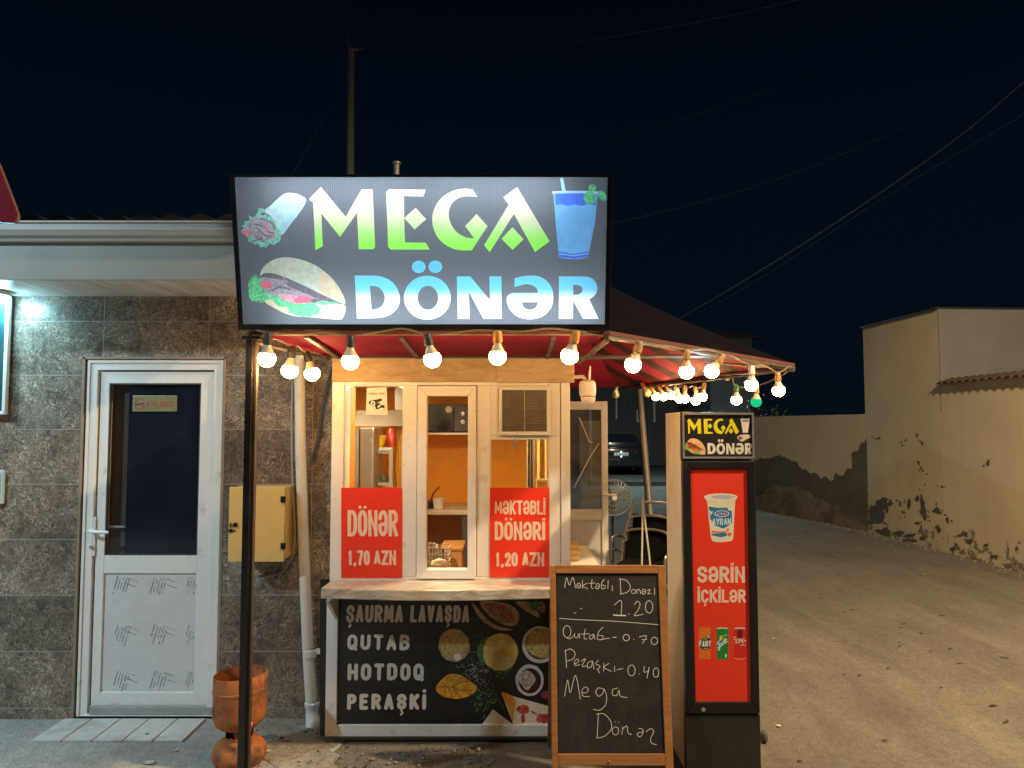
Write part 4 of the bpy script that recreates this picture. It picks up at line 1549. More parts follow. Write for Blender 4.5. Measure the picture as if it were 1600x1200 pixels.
M_CURT = pm("straw_yellow_cloth", (.66, .54, .22), .8, var=.08)
curtain(835, 873, 600, 900, 5.2, "straw yellow curtain hanging in folds behind the vent window", 0, M_CURT)
curtain(823, 838, 600, 900, 5.35, "grey curtain folded next to the straw yellow one", 2, pm("grey_cloth", (.33, .29, .22), .8))
curtain(619, 631, 640, 900, 6.1, "narrow deep yellow curtain by the metal rack", 1, pm("amber_cloth", (.80, .45, .05), .8))
# pale pennant and yellow tub behind the third window
mb = MB(); mb.prism([tuple(at(u, v, 6.86)) for u, v in ((795, 670), (818, 670), (804, 706))], (0, .006, 0))
tag(mb.build("pennant", pm("pale_cloth", (.55, .42, .22), .7)), "pale triangular cloth pinned to the orange back wall", "pennant")
c = at(811, 770, 6.4)
mb = MB(); mb.lathe([(.0001, 0), (.055, 0), (.065, .15), (.0001, .155)], (c.x, 6.45, wz), 18)
tag(mb.build("yellow_tub", pm("yellow_tub", (.85, .55, .02), .4), smooth=True), "yellow tub on the worktop under the pale pennant", "tub")
c = at(848, 760, 5.6)
x0, x1, z0, z1 = R(838, 752, 856, 905, 5.05)
bx = thing("carton", "open wooden carton behind the poster of the vent window", "box", ((x0 + x1) / 2, 5.1, z0))
mb = MB(); mb.box(x0, x1, 5.0, 5.12, z0, z1)
mb.build("box_body", M_WOODBOX, bx, bevel=.003)
mb = MB(); mb.box(x0 - .004, x1 + .004, 4.995, 5.125, z1 + .0005, z1 + .014)
mb.build("lid", pm("carton_rim", (.62, .50, .22), .6), bx)

# ------------------------------------------------------------------ posters and notice on the panes
M_POSTER = pm("red_poster", (.80, .045, .020), .4, var=.04, vs=2)
M_PINK = pm("poster_lettering", (.80, .62, .50), .4, var=.04)


def poster(label, quad, D, lines, sw):
    x0, x1, z0, z1 = R(*quad, D)
    o = thing("price_poster", label, "poster", ((x0 + x1) / 2, D, z0), "red price posters")
    outs = []
    for l in lines:
        outs += lettering(*l)
    g = graphic(upright(D), [("sheet", M_POSTER, [rect(*quad)]), ("lettering", M_PINK, outs)], o)
    return o


u0, v0_, u1, v1_ = 532, 762, 630, 903
poster("red poster pricing one dish at 1,70 on the pane beneath the camera notice", (533, 762, 628, 903), YK - .003,
       [("DÖNƏR", 543, 622, 797, 838, 5.5, .20), ("1,70", 543.5, 578, 860, 883, 4.0, .20), ("AZN", 584, 619, 860, 883, 4.0, .26)], 6)
poster("red poster pricing one dish at 1,20 on the pane beneath the vent grille", (765.5, 762, 857.5, 902), YK - .003,
       [("MƏKTƏBLİ", 772.5, 852.5, 782, 804, 3.4, .26), ("DÖNƏRİ", 773, 852, 815, 844, 4.8, .24), ("1,20", 774, 809, 863, 885, 4.0, .20), ("AZN", 815.5, 850.5, 863, 885, 4.0, .26)], 6)
# camera notice
ns = thing("camera_notice", "white notice showing a black surveillance camera on the kiosk pane", "notice", tuple(at(588, 649, YK + .012)))
Zn = lambda pts: zz(pts, 535, 595, 7.06)
outs = [Zn(closed_smooth([(290, 235), (310, 220), (380, 205), (430, 195), (432, 220), (390, 240), (370, 275), (335, 285), (305, 265)])),
        Zn([(362, 262), (400, 240), (425, 255), (400, 270), (385, 290), (398, 298), (430, 265), (466, 270), (464, 305), (430, 295), (388, 316), (366, 310)])]
ring_ = [Zn(oval(336, 252, 26, 29, 22)), ('-', Zn(oval(336, 252, 12, 13, 16)))]
tl = []
for q, ch in enumerate("KAMERA"):
    pass
tl = lettering("KAMERA", 576.3, 589, 613.6, 616.8, .55, .9, 'round') + lettering("CƏKİR", 591, 601, 613.6, 616.8, .55, .9, 'round')
graphic(upright(YK + .012), [("sheet", pm("notice_paper", (.80, .74, .66), .5, var=.03), [[(573.5, 606), (604, 605), (605.5, 648.5), (571.5, 648)]]),
                             ("symbol", M_BLACKP, outs), ("symbol", M_WHITE, [Zn(oval(336, 252, 26, 29, 22))]), ("symbol", M_BLACKP, [Zn(oval(336, 252, 11, 12, 16))]),
                             ("lettering", M_DKGREY, tl)], ns)

# ================================================================== canopy over kiosk and yard
E0 = Vector((at(392, 524, 3.36).x, 3.36, 2.138))
E1 = Vector((at(950, 522, 3.36).x, 3.36, 2.138))
E2 = Vector((at(1240, 568, 4.90).x, 4.90, at(1240, 568, 4.90).z))
E3 = Vector((at(968, 604, 7.6).x, 7.6, at(968, 604, 7.6).z))
E4 = Vector((-1.05, 7.6, E3.z))
E5 = Vector((-1.02, 4.07, at(510, 556, 4.07).z))
APEX = at(838, 386, 5.5)
EV = [E0, E1, E2, E3, E4, E5]


def stripe_dir(u0, v0, u1, v1, a, b, c):
    n = (b - a).cross(c - a)
    pts = []
    for u, v in ((u0, v0), (u1, v1)):
        d = ray(u, v)
        pts.append(CAMP + d * ((a - CAMP).dot(n) / d.dot(n)))
    s = (pts[1] - pts[0]).normalized()
    return n.normalized().cross(s).normalized()


def cloth(name, red, dark, w, per, duty):
    t = NT(name)
    g = t.n("NewGeometry")
    dp_ = t.n("VectorMath", operation='DOT_PRODUCT')
    dp_.inputs[1].default_value = w
    t.l(g.outputs['Position'], dp_.inputs[0])
    mu = t.n("Math", operation='MULTIPLY'); mu.inputs[1].default_value = 1 / per
    t.l(dp_.outputs['Value'], mu.inputs[0])
    fr_ = t.n("Math", operation='FRACT'); t.l(mu.outputs[0], fr_.inputs[0])
    f = t.ramp(fr_.outputs[0], [(duty - .03, (0, 0, 0)), (duty, (1, 1, 1))])
    vec = t.coord('Object')
    r_c = t.ramp(t.noise(vec, 3, 6, .7), [(.3, dk(red, .8)), (.7, dk(red, 1.15))])
    c = t.mix(f, r_c, dark)
    p = t.bsdf(c, .6, 0, t.bump(t.noise(vec, 9, 4), .15, .01), .25)
    return t.m


wv = stripe_dir(935, 535, 1040, 600, E2, E3, APEX)
M_CTOP = pm("dark_plum_cloth", (.0042, .003, .005), .9, var=.25, vs=2, spec=.04)
M_CRED = pm("red_cloth", (.44, .014, .055), .7, var=.10, vs=3, bump=.1, bs=30)
M_CSTR = cloth("striped_red_cloth", (.50, .034, .085), (.105, .050, .055), wv, .40, .58)
cn = thing("canopy", "dark peaked canopy with red striped underside on thin metal poles", "canopy", (APEX.x, APEX.y, 0))
NR, NS = 7, 6
vs_, fs_, mi_ = [], [], []
ring_pts = []
for i in range(6):
    a, b = EV[i], EV[(i + 1) % 6]
    for s in range(NS):
        ring_pts.append((a + (b - a) * (s / NS), i))
n = len(ring_pts)
for layer in (0, 1):
    for j in range(NR + 1):
        t_ = j / NR
        for p, i in ring_pts:
            q = p + (APEX - p) * t_
            q.z += -.05 * sin(pi * t_) - (.006 if layer else 0)
            vs_.append(tuple(q))
off = (NR + 1) * n
for j in range(NR):
    for k in range(n):
        k2 = (k + 1) % n
        seg_i = ring_pts[k][1]
        fs_.append((j * n + k, j * n + k2, (j + 1) * n + k2, (j + 1) * n + k)); mi_.append(0)
        fs_.append((off + j * n + k, off + (j + 1) * n + k, off + (j + 1) * n + k2, off + j * n + k2)); mi_.append(2 if seg_i in (1, 2) else 1)
for k in range(n):
    k2 = (k + 1) % n
    fs_.append((k, off + k, off + k2, k2)); mi_.append(1)
mb = MB(); mb.v = [Vector(p) for p in vs_]; mb.f = [list(f) for f in fs_]; mb.mi = mi_
mb.build("cover", [M_CTOP, M_CRED, M_CSTR], cn, recalc=False)
# nearly flat lining between the front eave and the kiosk boards
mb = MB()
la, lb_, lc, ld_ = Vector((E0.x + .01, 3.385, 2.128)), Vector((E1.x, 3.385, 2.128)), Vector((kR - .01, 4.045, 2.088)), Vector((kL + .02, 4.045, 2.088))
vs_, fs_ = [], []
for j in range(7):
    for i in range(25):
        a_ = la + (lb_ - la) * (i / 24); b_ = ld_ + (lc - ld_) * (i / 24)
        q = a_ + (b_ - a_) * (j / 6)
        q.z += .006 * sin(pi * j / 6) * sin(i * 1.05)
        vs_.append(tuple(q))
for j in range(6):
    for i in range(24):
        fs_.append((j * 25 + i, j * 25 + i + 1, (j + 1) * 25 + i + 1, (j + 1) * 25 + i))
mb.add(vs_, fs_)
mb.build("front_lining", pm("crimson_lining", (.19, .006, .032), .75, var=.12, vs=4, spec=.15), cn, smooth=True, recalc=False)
mb = MB(); mb.tube([ld_ + Vector((-.02, .0, -.004)), lc + Vector((.02, 0, -.004))], .008, 8)
mb.build("rear_lining_bar", M_DKGREY, cn, smooth=True)
# valance strip and hem
mb = MB()
for a, b, h in ((E0, E1, .016), (E1, E2, .020), (E2, E3, .02)):
    d = (b - a).normalized(); nn_ = Vector((d.y, -d.x, 0))
    mb.prism([a + nn_ * .004, b + nn_ * .004, b + nn_ * .004 - Vector((0, 0, h)), a + nn_ * .004 - Vector((0, 0, h))], nn_ * .004)
mb.build("hem", pm("faded_hem", (.12, .035, .03), .6, var=.3, vs=12), cn)
M_BAR = pm("rusty_grey_bar", (.105, .092, .08), .5, metal=.2, var=.25, vs=20, dirt=(.22, .12, .06), dlo=.55, dhi=.65, dscale=12)
dz = Vector((0, 0, -.03))


def bar(name, a, b, r=.011, mat=None):
    mb = MB(); mb.tube([Vector(a), Vector(b)], r, 8)
    return mb.build(name, mat or M_BAR, cn, smooth=True)


bar("eave_bar", E0 + Vector((0, .02, -.010)), E1 + Vector((0, .02, -.010)), .009)
bar("eave_bar", E1 + dz, E2 + dz, .011)
bar("eave_bar", E2 + dz * 1.3, E3 + dz * 1.3, .011)
bar("eave_bar", E0 + dz * 1.6, E5 + dz * .6, .011)
m4 = E1 + (E2 - E1) * .52
bar("cross_bar", at(903, 558, 4.09), m4 + dz, .013)
bar("cross_bar", at(905, 566, 4.02), E1 + dz * 1.3, .013)
bar("cross_bar", at(1105, 566, m4.y), E2 + dz * 1.2, .008)
bar("cross_bar", at(1125, 585, 5.5), E2 + dz * 1.5, .010)
for u, w in ((505, .02), (640, .018), (860, .016)):
    p = at(u, 545, 3.7)
    mb = MB(); mb.prism([(p.x - w * .6, 3.39, 2.117), (p.x + w * .6, 3.39, 2.117), (p.x + w * .6, 4.03, 2.078), (p.x - w * .6, 4.03, 2.078)], (0, 0, -.008))
    mb.build("rib", M_DKGREY, cn)
p = at(385, 800, 3.32)
mb = MB(); mb.box(p.x - .0145, p.x + .0145, 3.31, 3.362, .0045, E0.z - .03)
mb.box(p.x - .03, p.x + .05, 3.30, 3.37, E0.z - .045, E0.z - .0295)
mb.build("pole", pm("black_gloss_pole", (.010, .010, .012), .28, var=.2), cn, bevel=.002)
mb = MB(); mb.box(p.x + .0155, p.x + .026, 3.335, 3.365, .0045, E0.z - .047)
mb.build("pole_lit_side", pm("pole_lit_brown", (.05, .035, .028), .55, var=.3, vs=8), cn, bevel=.001)  # brown colour stands in for bulb light on the black pole's side
tp, bt = at(999, 608, 7.35), atz(1031, 985)
mb = MB(); mb.tube([bt, tp], .032, 12)
tag(mb.build("pole", pm("tarnished_pole", (.065, .055, .045), .55, metal=.2, var=.3, vs=5), cn, smooth=True), "leaning grey rear pole")

# ================================================================== light box sign
PB = at(380, 506, 3.30); PT = at(365, 276, 3.161)
SP = Plane(PB, (1, 0, 0), Vector((0, PT.y - PB.y, PT.z - PB.z)))
sg = thing("shop_sign", "big lit box sign with sandwich, wrap and blue drink over the canopy", "sign", tuple(PB))
PA0, PA1 = SP.loc(380, 506)[0], SP.loc(944.5, 507)[0]
PB0, PB1 = SP.loc(660, 506.5)[1], SP.loc(660, 277)[1]
A0, A1 = PA0 - .020, PA1 + .022
B0, B1 = PB0 - .026, PB1 + .012
DEP = .19


def slab(mb, a0, a1, b0, b1, o0, o1):
    mb.prism([SP.p3(a0, b0, o0), SP.p3(a1, b0, o0), SP.p3(a1, b1, o0), SP.p3(a0, b1, o0)], SP.n * (o1 - o0))


mb = MB()
slab(mb, A0, A0 + .004, B0, B1, -DEP, -.002); slab(mb, A1 - .004, A1, B0, B1, -DEP, -.002)
slab(mb, A0 + .004, A1 - .004, B0, B0 + .004, -DEP, -.002); slab(mb, A0 + .004, A1 - .004, B1 - .004, B1, -DEP, -.002)
slab(mb, A0, A1, B0, B1, -DEP - .004, -DEP)
mb.build("housing", M_BLACK, sg)
mb = MB()
slab(mb, A0 + .0045, A0 + .006, B0 + .005, B1 - .005, -DEP + .003, -.003); slab(mb, A1 - .006, A1 - .0045, B0 + .005, B1 - .005, -DEP + .003, -.003)
slab(mb, A0 + .007, A1 - .007, B0 + .0045, B0 + .006, -DEP + .003, -.003); slab(mb, A0 + .007, A1 - .007, B1 - .006, B1 - .0045, -DEP + .003, -.003)
slab(mb, A0 + .005, A1 - .005, B0 + .005, B1 - .005, -DEP + .0005, -DEP + .002)
mb.build("white_lining", pm("white_lining", (.80, .80, .80), .6, var=.02), sg)
mb = MB()
o4 = [(A0, B0), (A1, B0), (A1, B1), (A0, B1)]; i4 = [(PA0, PB0), (PA1, PB0), (PA1, PB1), (PA0, PB1)]
for q in range(4):
    qq = [o4[q], o4[(q + 1) % 4], i4[(q + 1) % 4], i4[q]]
    mb.prism([SP.p3(a, b_, .008) for a, b_ in qq], SP.n * -.0095)
mb.build("frame", M_BLACK, sg, bevel=.0015)
for q, bb in enumerate((B0 + .055, B1 - .060)):
    mb = MB()
    for s, (a_, b_) in enumerate(((A0 + .16, (A0 + A1) / 2 - .02), ((A0 + A1) / 2 + .02, A1 - (.06 if q == 0 else .22)))):
        mb.tube([SP.p3(a_, bb, -.115), SP.p3(b_, bb, -.115)], .013, 10)
    mb.build("lamp_tube", emat("cold_tube", (.74, .90, 1.0), STR_TUBE), sg)

Z2 = lambda pts: zz(pts, 360, 260, 1477 / 320)
Z3 = lambda pts: zz(pts, 660, 260, 1477 / 320)
MEGA = [Z2([(565, 235), (652, 148), (830, 362), (945, 165), (1025, 165), (1043, 580), (1030, 597), (925, 597), (912, 335), (790, 508), (655, 340), (665, 575), (612, 605), (595, 262)]),
        Z2([(1122, 185), (1145, 163), (1408, 167), (1390, 217), (1250, 213), (1258, 548), (1408, 550), (1437, 600), (1155, 600), (1137, 580)]),
        Z2([(1252, 372), (1335, 297), (1412, 380), (1328, 455)]),
        Z3([(397, 220)] + smooth_line([(362, 165), (300, 160), (230, 172), (160, 208), (108, 262), (78, 325), (70, 385), (82, 455), (120, 525), (190, 580), (270, 604), (355, 605)], 4) + [(470, 430), (390, 343), (308, 430)] + smooth_line([(372, 518), (315, 512), (258, 482), (215, 432), (192, 370), (194, 310), (220, 258), (265, 226), (320, 215), (397, 220)], 4)[:-1]),
        Z3([(583, 222), (683, 148), (918, 540), (812, 618), (660, 343), (485, 618), (445, 568), (622, 275)]),
        Z3([(570, 522), (650, 438), (730, 525), (650, 602)])]
DON_D = (Z2([(895, 787)] + smooth_line([(1010, 787), (1075, 792), (1140, 815), (1190, 860), (1222, 940), (1210, 1010), (1165, 1062), (1100, 1088), (1020, 1096)], 4) + [(912, 1097)]),
         Z2([(1005, 862)] + smooth_line([(1030, 862), (1070, 873), (1100, 905), (1113, 950), (1100, 995), (1068, 1025), (1018, 1035)], 4)))
DON_O = (oval(667.6, 465.3, 36.8, 34.5, 34), oval(668.5, 465.3, 16.0, 18.8, 26))
DON_DOTS = [oval(654.2, 417, 10.8, 9.8, 22), oval(680.1, 416.8, 10.8, 9.8, 22)]
DON_N = Z3([(248, 793), (345, 793), (487, 965), (483, 793), (570, 793), (572, 1100), (440, 1100), (335, 905), (340, 1100), (255, 1100)])
DON_E = (Z3(smooth_line([(665, 808), (720, 793), (790, 787), (850, 797), (902, 830), (935, 882), (945, 945), (932, 1010), (895, 1062), (840, 1093), (778, 1103), (712, 1094), (660, 1065), (622, 1018), (607, 960), (622, 925), (660, 912)], 4) + [(835, 912)] + smooth_line([(830, 890), (815, 870), (785, 856), (740, 850), (665, 870)], 3)),
         Z3([(718, 980)] + smooth_line([(832, 980), (822, 1010), (800, 1028), (775, 1034), (748, 1028), (728, 1010), (718, 980)], 3)[:-1]))
DON_R = (Z3([(985, 793)] + smooth_line([(1165, 793), (1215, 803), (1250, 835), (1262, 872), (1250, 922), (1205, 960)], 4) + [(1272, 1100), (1160, 1100), (1088, 970), (1085, 1100), (985, 1100)]),
         Z3([(1088, 855)] + smooth_line([(1120, 855), (1145, 866), (1155, 888), (1145, 912), (1118, 925)], 3) + [(1088, 925)]))
DON = [DON_D[0], ('-', DON_D[1]), DON_O[0], ('-', DON_O[1])] + DON_DOTS + [DON_N, DON_E[0], ('-', DON_E[1]), DON_R[0], ('-', DON_R[1])]

zm0, zm1 = at(640, 392, 3.27).z, at(640, 300, 3.23).z
zd0, zd1 = at(640, 498, 3.29).z, at(640, 405, 3.27).z
zmm = zm0 + (zm1 - zm0) * .45
F_BG = film("film_grey", (.150, .152, .168), ribs=.22)
F_MEGA = film("film_mega", (.33, .86, .11), (.80, .64, .50), zm0 + .01, zm0 + .16, ribs=.06)
F_DON = film("film_doner", (.90, .93, .95), (.20, .64, .86), zd0 + .085, zd0 + .135, ribs=.06)
F_TORT = film("film_tortilla", (.48, .74, .78), (.72, .88, .90), zm0, zm1, .1, .25, 30)
F_LET = film("film_lettuce", (.20, .70, .32), ribs=.1, mottle=.5, ms=70)
F_LET2 = film("film_lettuce_pale", (.30, .66, .50), ribs=.1, mottle=.45, ms=90)
F_MEATL = film("film_meat", (.50, .42, .46), ribs=.1, mottle=.5, ms=80)
F_MEATD = film("film_meat_dark", (.22, .16, .19), ribs=.1, mottle=.4, ms=90)
F_TOML = film("film_tomato", (.82, .17, .24), ribs=.1, mottle=.3, ms=50)
F_TOMP = film("film_tomato_pale", (.86, .38, .45), ribs=.1, mottle=.3, ms=50)
F_BUN = film("film_bun", (.66, .72, .64), (.72, .70, .54), zd0, zd1, .1, .22, 40)
F_BUNB = film("film_bun_tan", (.80, .64, .44), ribs=.1, mottle=.2, ms=40)
F_BLUE = film("film_drink", (.24, .54, .92), ribs=.08, mottle=.12, ms=25)
F_BLUED = film("film_drink_deep", (.10, .20, .80), ribs=.08, mottle=.25, ms=40)
F_BLUEP = film("film_drink_rim", (.50, .74, .96), ribs=.08)
r_ = random.Random(4)
Lw = [("wrap_picture", F_LET2, [Z2(oval(222, 462, 138, 112, 44, .13, 5, .25))]),
      ("wrap_picture", F_MEATL, [Z2(oval(222, 455, 108, 84, 30, .1, 6, .3))]),
      ("wrap_picture", F_TORT, [Z2(closed_smooth([(240, 322), (290, 280), (340, 232), (392, 195), (450, 192), (505, 208), (546, 245), (500, 330), (430, 420), (378, 490), (352, 480), (318, 400), (285, 355)]))]),
      ("wrap_picture", F_LET2, [Z2(oval(220, 320, 24, 22, 14, .3, 2)), Z2(oval(345, 500, 22, 40, 14, .3, 3)), Z2(oval(290, 385, 34, 16, 14, .35, 8, .7))]),
      ("wrap_picture", F_MEATD, [p for ln in ([(175, 415), (270, 445)], [(180, 500), (240, 545)], [(215, 375), (300, 405), (320, 450)], [(190, 445), (250, 500), (310, 505)], [(150, 540), (230, 520)], [(270, 470), (310, 480)]) for p in map(Z2, stroke(ln, 9))]),
      ("wrap_picture", F_TOML, [Z2(oval(118, 478, 36, 20, 14, .2, 4, .1)), Z2(oval(262, 445, 22, 9, 12, .2, 9, .4)), Z2(oval(300, 498, 22, 9, 12, .2, 1, .3))]),
      ("sandwich_picture", F_LET, [Z2(oval(180, 882, 52, 98, 30, .14, 3)), Z2(oval(250, 945, 70, 40, 22, .2, 3))]),
      ("sandwich_picture", F_BUNB, [Z2(closed_smooth([(250, 965), (330, 1030), (450, 1078), (600, 1090), (770, 1106), (812, 1090), (825, 1000), (700, 985), (500, 960)]))]),
      ("sandwich_picture", F_MEATL, [Z2([(213, 800), (380, 800), (420, 838), (640, 930), (815, 992), (640, 1000), (560, 1000), (380, 965), (240, 905)])]),
      ("sandwich_picture", F_MEATD, [Z2([(230, 798), (370, 798), (388, 822), (330, 812)]), Z2([(385, 830), (640, 915), (815, 985), (800, 996), (650, 965), (560, 925), (420, 868)]), Z2(oval(610, 968, 34, 14, 14, .3, 2)), Z2(oval(400, 880, 60, 9, 14, .3, 4, .2)), Z2(oval(330, 880, 40, 8, 14, .3, 6, -.5))]),
      ("sandwich_picture", F_LET, [Z2(oval(520, 1028, 128, 56, 34, .16, 8, .12)), Z2(oval(372, 975, 70, 40, 24, .2, 12, .4)), Z2(oval(690, 985, 80, 12, 24, .4, 1))]),
      ("sandwich_picture", F_TOMP, [Z2([(340, 918), (430, 925), (500, 935), (580, 940), (570, 985), (500, 990), (430, 985), (360, 955)])]),
      ("sandwich_picture", F_TOML, [Z2([(455, 965), (500, 932), (580, 942), (572, 984), (470, 988)]), Z2(oval(258, 855, 46, 24, 18, .1, 5, .1))]),
      ("sandwich_picture", F_BUN, [Z2(closed_smooth([(212, 790), (225, 745), (262, 700), (330, 665), (410, 655), (500, 670), (590, 702), (670, 752), (745, 822), (800, 905), (826, 990), (740, 960), (640, 915), (540, 865), (440, 820), (380, 795), (300, 770), (240, 772)]))]),
      ("sandwich_picture", F_BUNB, [Z2(closed_smooth([(650, 760), (730, 812), (800, 905), (824, 985), (740, 955), (650, 905), (640, 840)]))]),
      ("drink_picture", F_BLUE, [Z3([(945, 188), (1265, 188), (1245, 400), (1195, 655), (1145, 666), (1090, 668), (1035, 665), (985, 655), (960, 400)])]),
      ("drink_picture", F_BLUED, [Z3([(955, 195), (1255, 195), (1248, 280), (1200, 272), (1150, 284), (1100, 274), (1050, 285), (1005, 272), (962, 278)]), Z3([(984, 612), (1090, 632), (1200, 612), (1192, 655), (1090, 666), (988, 655)])]),
      ("drink_picture", F_BLUEP, [Z3(p) for p in stroke([(942, 188), (1030, 183), (1150, 183), (1264, 188)], 16)] + [Z3([(993, 85), (1016, 85), (1034, 182), (1008, 182)])] + [Z3(p) for p in stroke([(990, 630), (1090, 645), (1195, 628)], 5)]),
      ("drink_picture", F_LET, [Z3(oval(1208, 228, 44, 48, 20, .06, 3)), Z3(oval(1226, 155, 28, 28, 16, .06, 4)), Z3(oval(1296, 210, 26, 42, 16, .06, 5, -.6))]),
      ]
gcorn = [(0, 0)]
sheet_px = []


class PxPlane(Plane):
    def __init__(self, base):
        self.b = base; self.O, self.ex, self.ey, self.n = base.O, base.ex, base.ey, base.n
        self.special = {}

    def loc(self, u, v):
        return (u[1], v[1]) if isinstance(u, tuple) else self.b.loc(u, v)


def ab(a, b_):
    return (('ab', a), ('ab', b_))


SPX = PxPlane(SP)
# the sheet itself in plane coordinates, all else traced
e = .004
sheet = [ab(PA0 - e, PB0 - e), ab(PA1 + e, PB0 - e), ab(PA1 + e, PB1 + e), ab(PA0 - e, PB1 + e)]
graphic(SPX, [("panel", F_BG, [sheet])] + [("panel/" + n_, m_, o_) for n_, m_, o_ in Lw] + [("panel/lettering", F_MEGA, MEGA), ("panel/lettering", F_DON, DON)], sg, off=-.003)

# ================================================================== light bulbs on strings
W_ = dict(warm=((1.0, .57, .21), STR_BULB), white=((.70, .90, 1.0), STR_WHITE), amber=((1.0, .52, .15), 55.0), green=((.015, .62, .24), 1.0), off=None)
M_SOCK = {'black': pm("socket_black", (.035, .03, .026), .5), 'tan': pm("socket_tan", (.34, .21, .10), .5, var=.2), 'orange': pm("socket_orange", (.55, .25, .04), .5, var=.15),
          'white': pm("socket_white", (.66, .62, .55), .5), 'green': pm("socket_green", (.10, .28, .10), .5)}
M_BBASE = pm("bulb_base", (.62, .50, .36), .4, var=.06)
_cache = {}


def bmesh_of(key, fn, mat):
    if key not in _cache:
        o = fn().build(key[0], mat, local=True, smooth=True)
        _cache[key] = o.data
        bpy.data.objects.remove(o)
    return _cache[key]


def sock_mb():
    mb = MB(); mb.lathe([(.0001, 0), (.012, 0), (.017, -.006), (.017, -.022), (.019, -.024), (.019, -.048), (.0001, -.05)], (0, 0, 0), 14); return mb


def base_mb():
    mb = MB(); mb.lathe([(.0145, -.0495), (.0155, -.056), (.024, -.074), (.0305, -.086), (.0001, -.0865)], (0, 0, 0), 16); return mb


def globe_mb():
    mb = MB(); prof = [(.0305, -.0868)]
    for k in range(1, 9):
        a = radians(-25 + 115 * k / 8)
        prof.append((max(1e-4, .0355 * cos(a)), -.104 - .0355 * sin(a)))
    mb.lathe(prof, (0, 0, 0), 18); return mb


BULBS = []


def bulb(u, v, D, tilt, kind, sock, label, sc=1.0, globe=True):
    d = Vector((sin(tilt), 0, cos(tilt)))
    c = at(u, v, D)
    root_p = c + d * .106 * sc
    o = thing("light_bulb", label, "light bulb", tuple(root_p), "bulbs on the light strings")
    o.rotation_euler = (0, tilt, 0)
    sc = 1.1
    o.scale = (sc, sc, sc)
    parts = [("socket", bmesh_of(("socket", sock), sock_mb, M_SOCK[sock]))]
    if globe:
        parts.append(("bulb_base", bmesh_of(("bulb_base", 0), base_mb, M_BBASE)))
        if kind == 'off':
            m = pm("unlit_globe", (.62, .58, .36), .25)
        else:
            m = emat("globe_" + kind, *W_[kind])
        parts.append(("globe", bmesh_of(("globe", kind), globe_mb, m)))
    for nm, me in parts:
        c_ = bpy.data.objects.new(nm, me)
        COL.objects.link(c_)
        c_.parent = o
    BULBS.append(root_p)
    return root_p


def D_on(a, b, u):
    """distance at which the vertical plane through a, b is met by picture column u"""
    k = (u - 800) / FOC
    t = (k * a.y - a.x) / ((b.x - a.x) - k * (b.y - a.y))
    return a.y + (b.y - a.y) * t


fr_t = []
fr_t.append(bulb(417, 557, 3.27, .05, 'warm', 'black', "warm lit bulb nearest the black pole, first under the lit sign"))
fr_t.append(bulb(547.5, 561, 3.27, 0, 'warm', 'black', "warm lit bulb under the picture of the sandwich, over the camera notice"))
fr_t.append(bulb(675, 558, 3.27, -.22, 'warm', 'black', "warm lit bulb in a tilted black socket over the middle window"))
fr_t.append(bulb(777.5, 554, 3.27, 0, 'amber', 'orange', "warm lit bulb in an amber socket hanging over the vent grille"))
fr_t.append(bulb(891, 553, 3.27, .28, 'warm', 'orange', "warm lit bulb tilted beside the security camera under the sign corner"))
lf_t = [fr_t[0]]
lf_t.append(bulb(453, 576, 3.52, .08, 'warm', 'black', "warm lit bulb before the top of the white rain pipe, on the pole side"))
lf_t.append(bulb(487, 581, 3.76, -.28, 'warm', 'black', "warm lit bulb between the white rain pipe and the dark sagging cable"))
rt_t = [fr_t[-1]]
for u, v, ti, kd, sk, lb in ((990, 567, .3, 'warm', 'tan', "warm lit bulb in a long tan socket just past the lit sign corner"),
                             (1073, 578, 0, 'warm', 'tan', "warm lit bulb hanging straight under the middle of the striped canopy edge"),
                             (1113.5, 578, .62, 'white', 'tan', "cold white bulb leaning in a tan socket above the drinks cooler"),
                             (1174, 599, .03, 'warm', 'white', "warm lit bulb in a pale socket directly above the green bulb"),
                             (1216.5, 608, -.05, 'warm', 'tan', "warm lit bulb at the outermost corner of the canopy")):
    rt_t.append(bulb(u, v, D_on(E1, E2, u) - .03, ti, kd, sk, lb))
re_t = [rt_t[-1]]
for u, v, ti, kd, sk, lb, gl_ in ((1181.5, 626, .02, 'green', 'tan', "green lit bulb above the drinks cooler", True),
                             (1150.5, 623, 0, 'warm', 'green', "warm lit bulb in a green socket beside the green bulb", True),
                             (1130, 603, .5, 'off', 'tan', "empty tan socket without a bulb on the rear string", False),
                             (1097.5, 618, .15, 'warm', 'tan', "warm lit bulb on the rear string next to the empty socket", True),
                             (1087, 624, 0, 'warm', 'tan', "lowest warm bulb of the pair above the cooler header on the rear string", True),
                             (1070, 621, 0, 'warm', 'tan', "warm lit bulb right beside the small cold white one on the rear string", True),
                             (1061, 621, -.3, 'white', 'white', "small cold white bulb in a pale socket on the rear string", True),
                             (1048.5, 616, -.5, 'amber', 'orange', "warm lit bulb in an amber socket next to the small cold white one", True),
                             (1036, 618, -.45, 'warm', 'orange', "middle one of three small warm bulbs in amber sockets by the leaning pole", True),
                             (1024, 618, -.45, 'amber', 'orange', "small warm bulb in an amber socket next to the unlit tan one", True),
                             (1011, 613, -.5, 'off', 'orange', "unlit bulb tilted beside the head of the leaning pole", True),
                             (962, 616, .1, 'off', 'tan', "unlit yellowish bulb hanging above the side door", True)):
    re_t.append(bulb(u, v, D_on(E2, E3, u), ti, kd, sk, lb, 1.0, gl_))


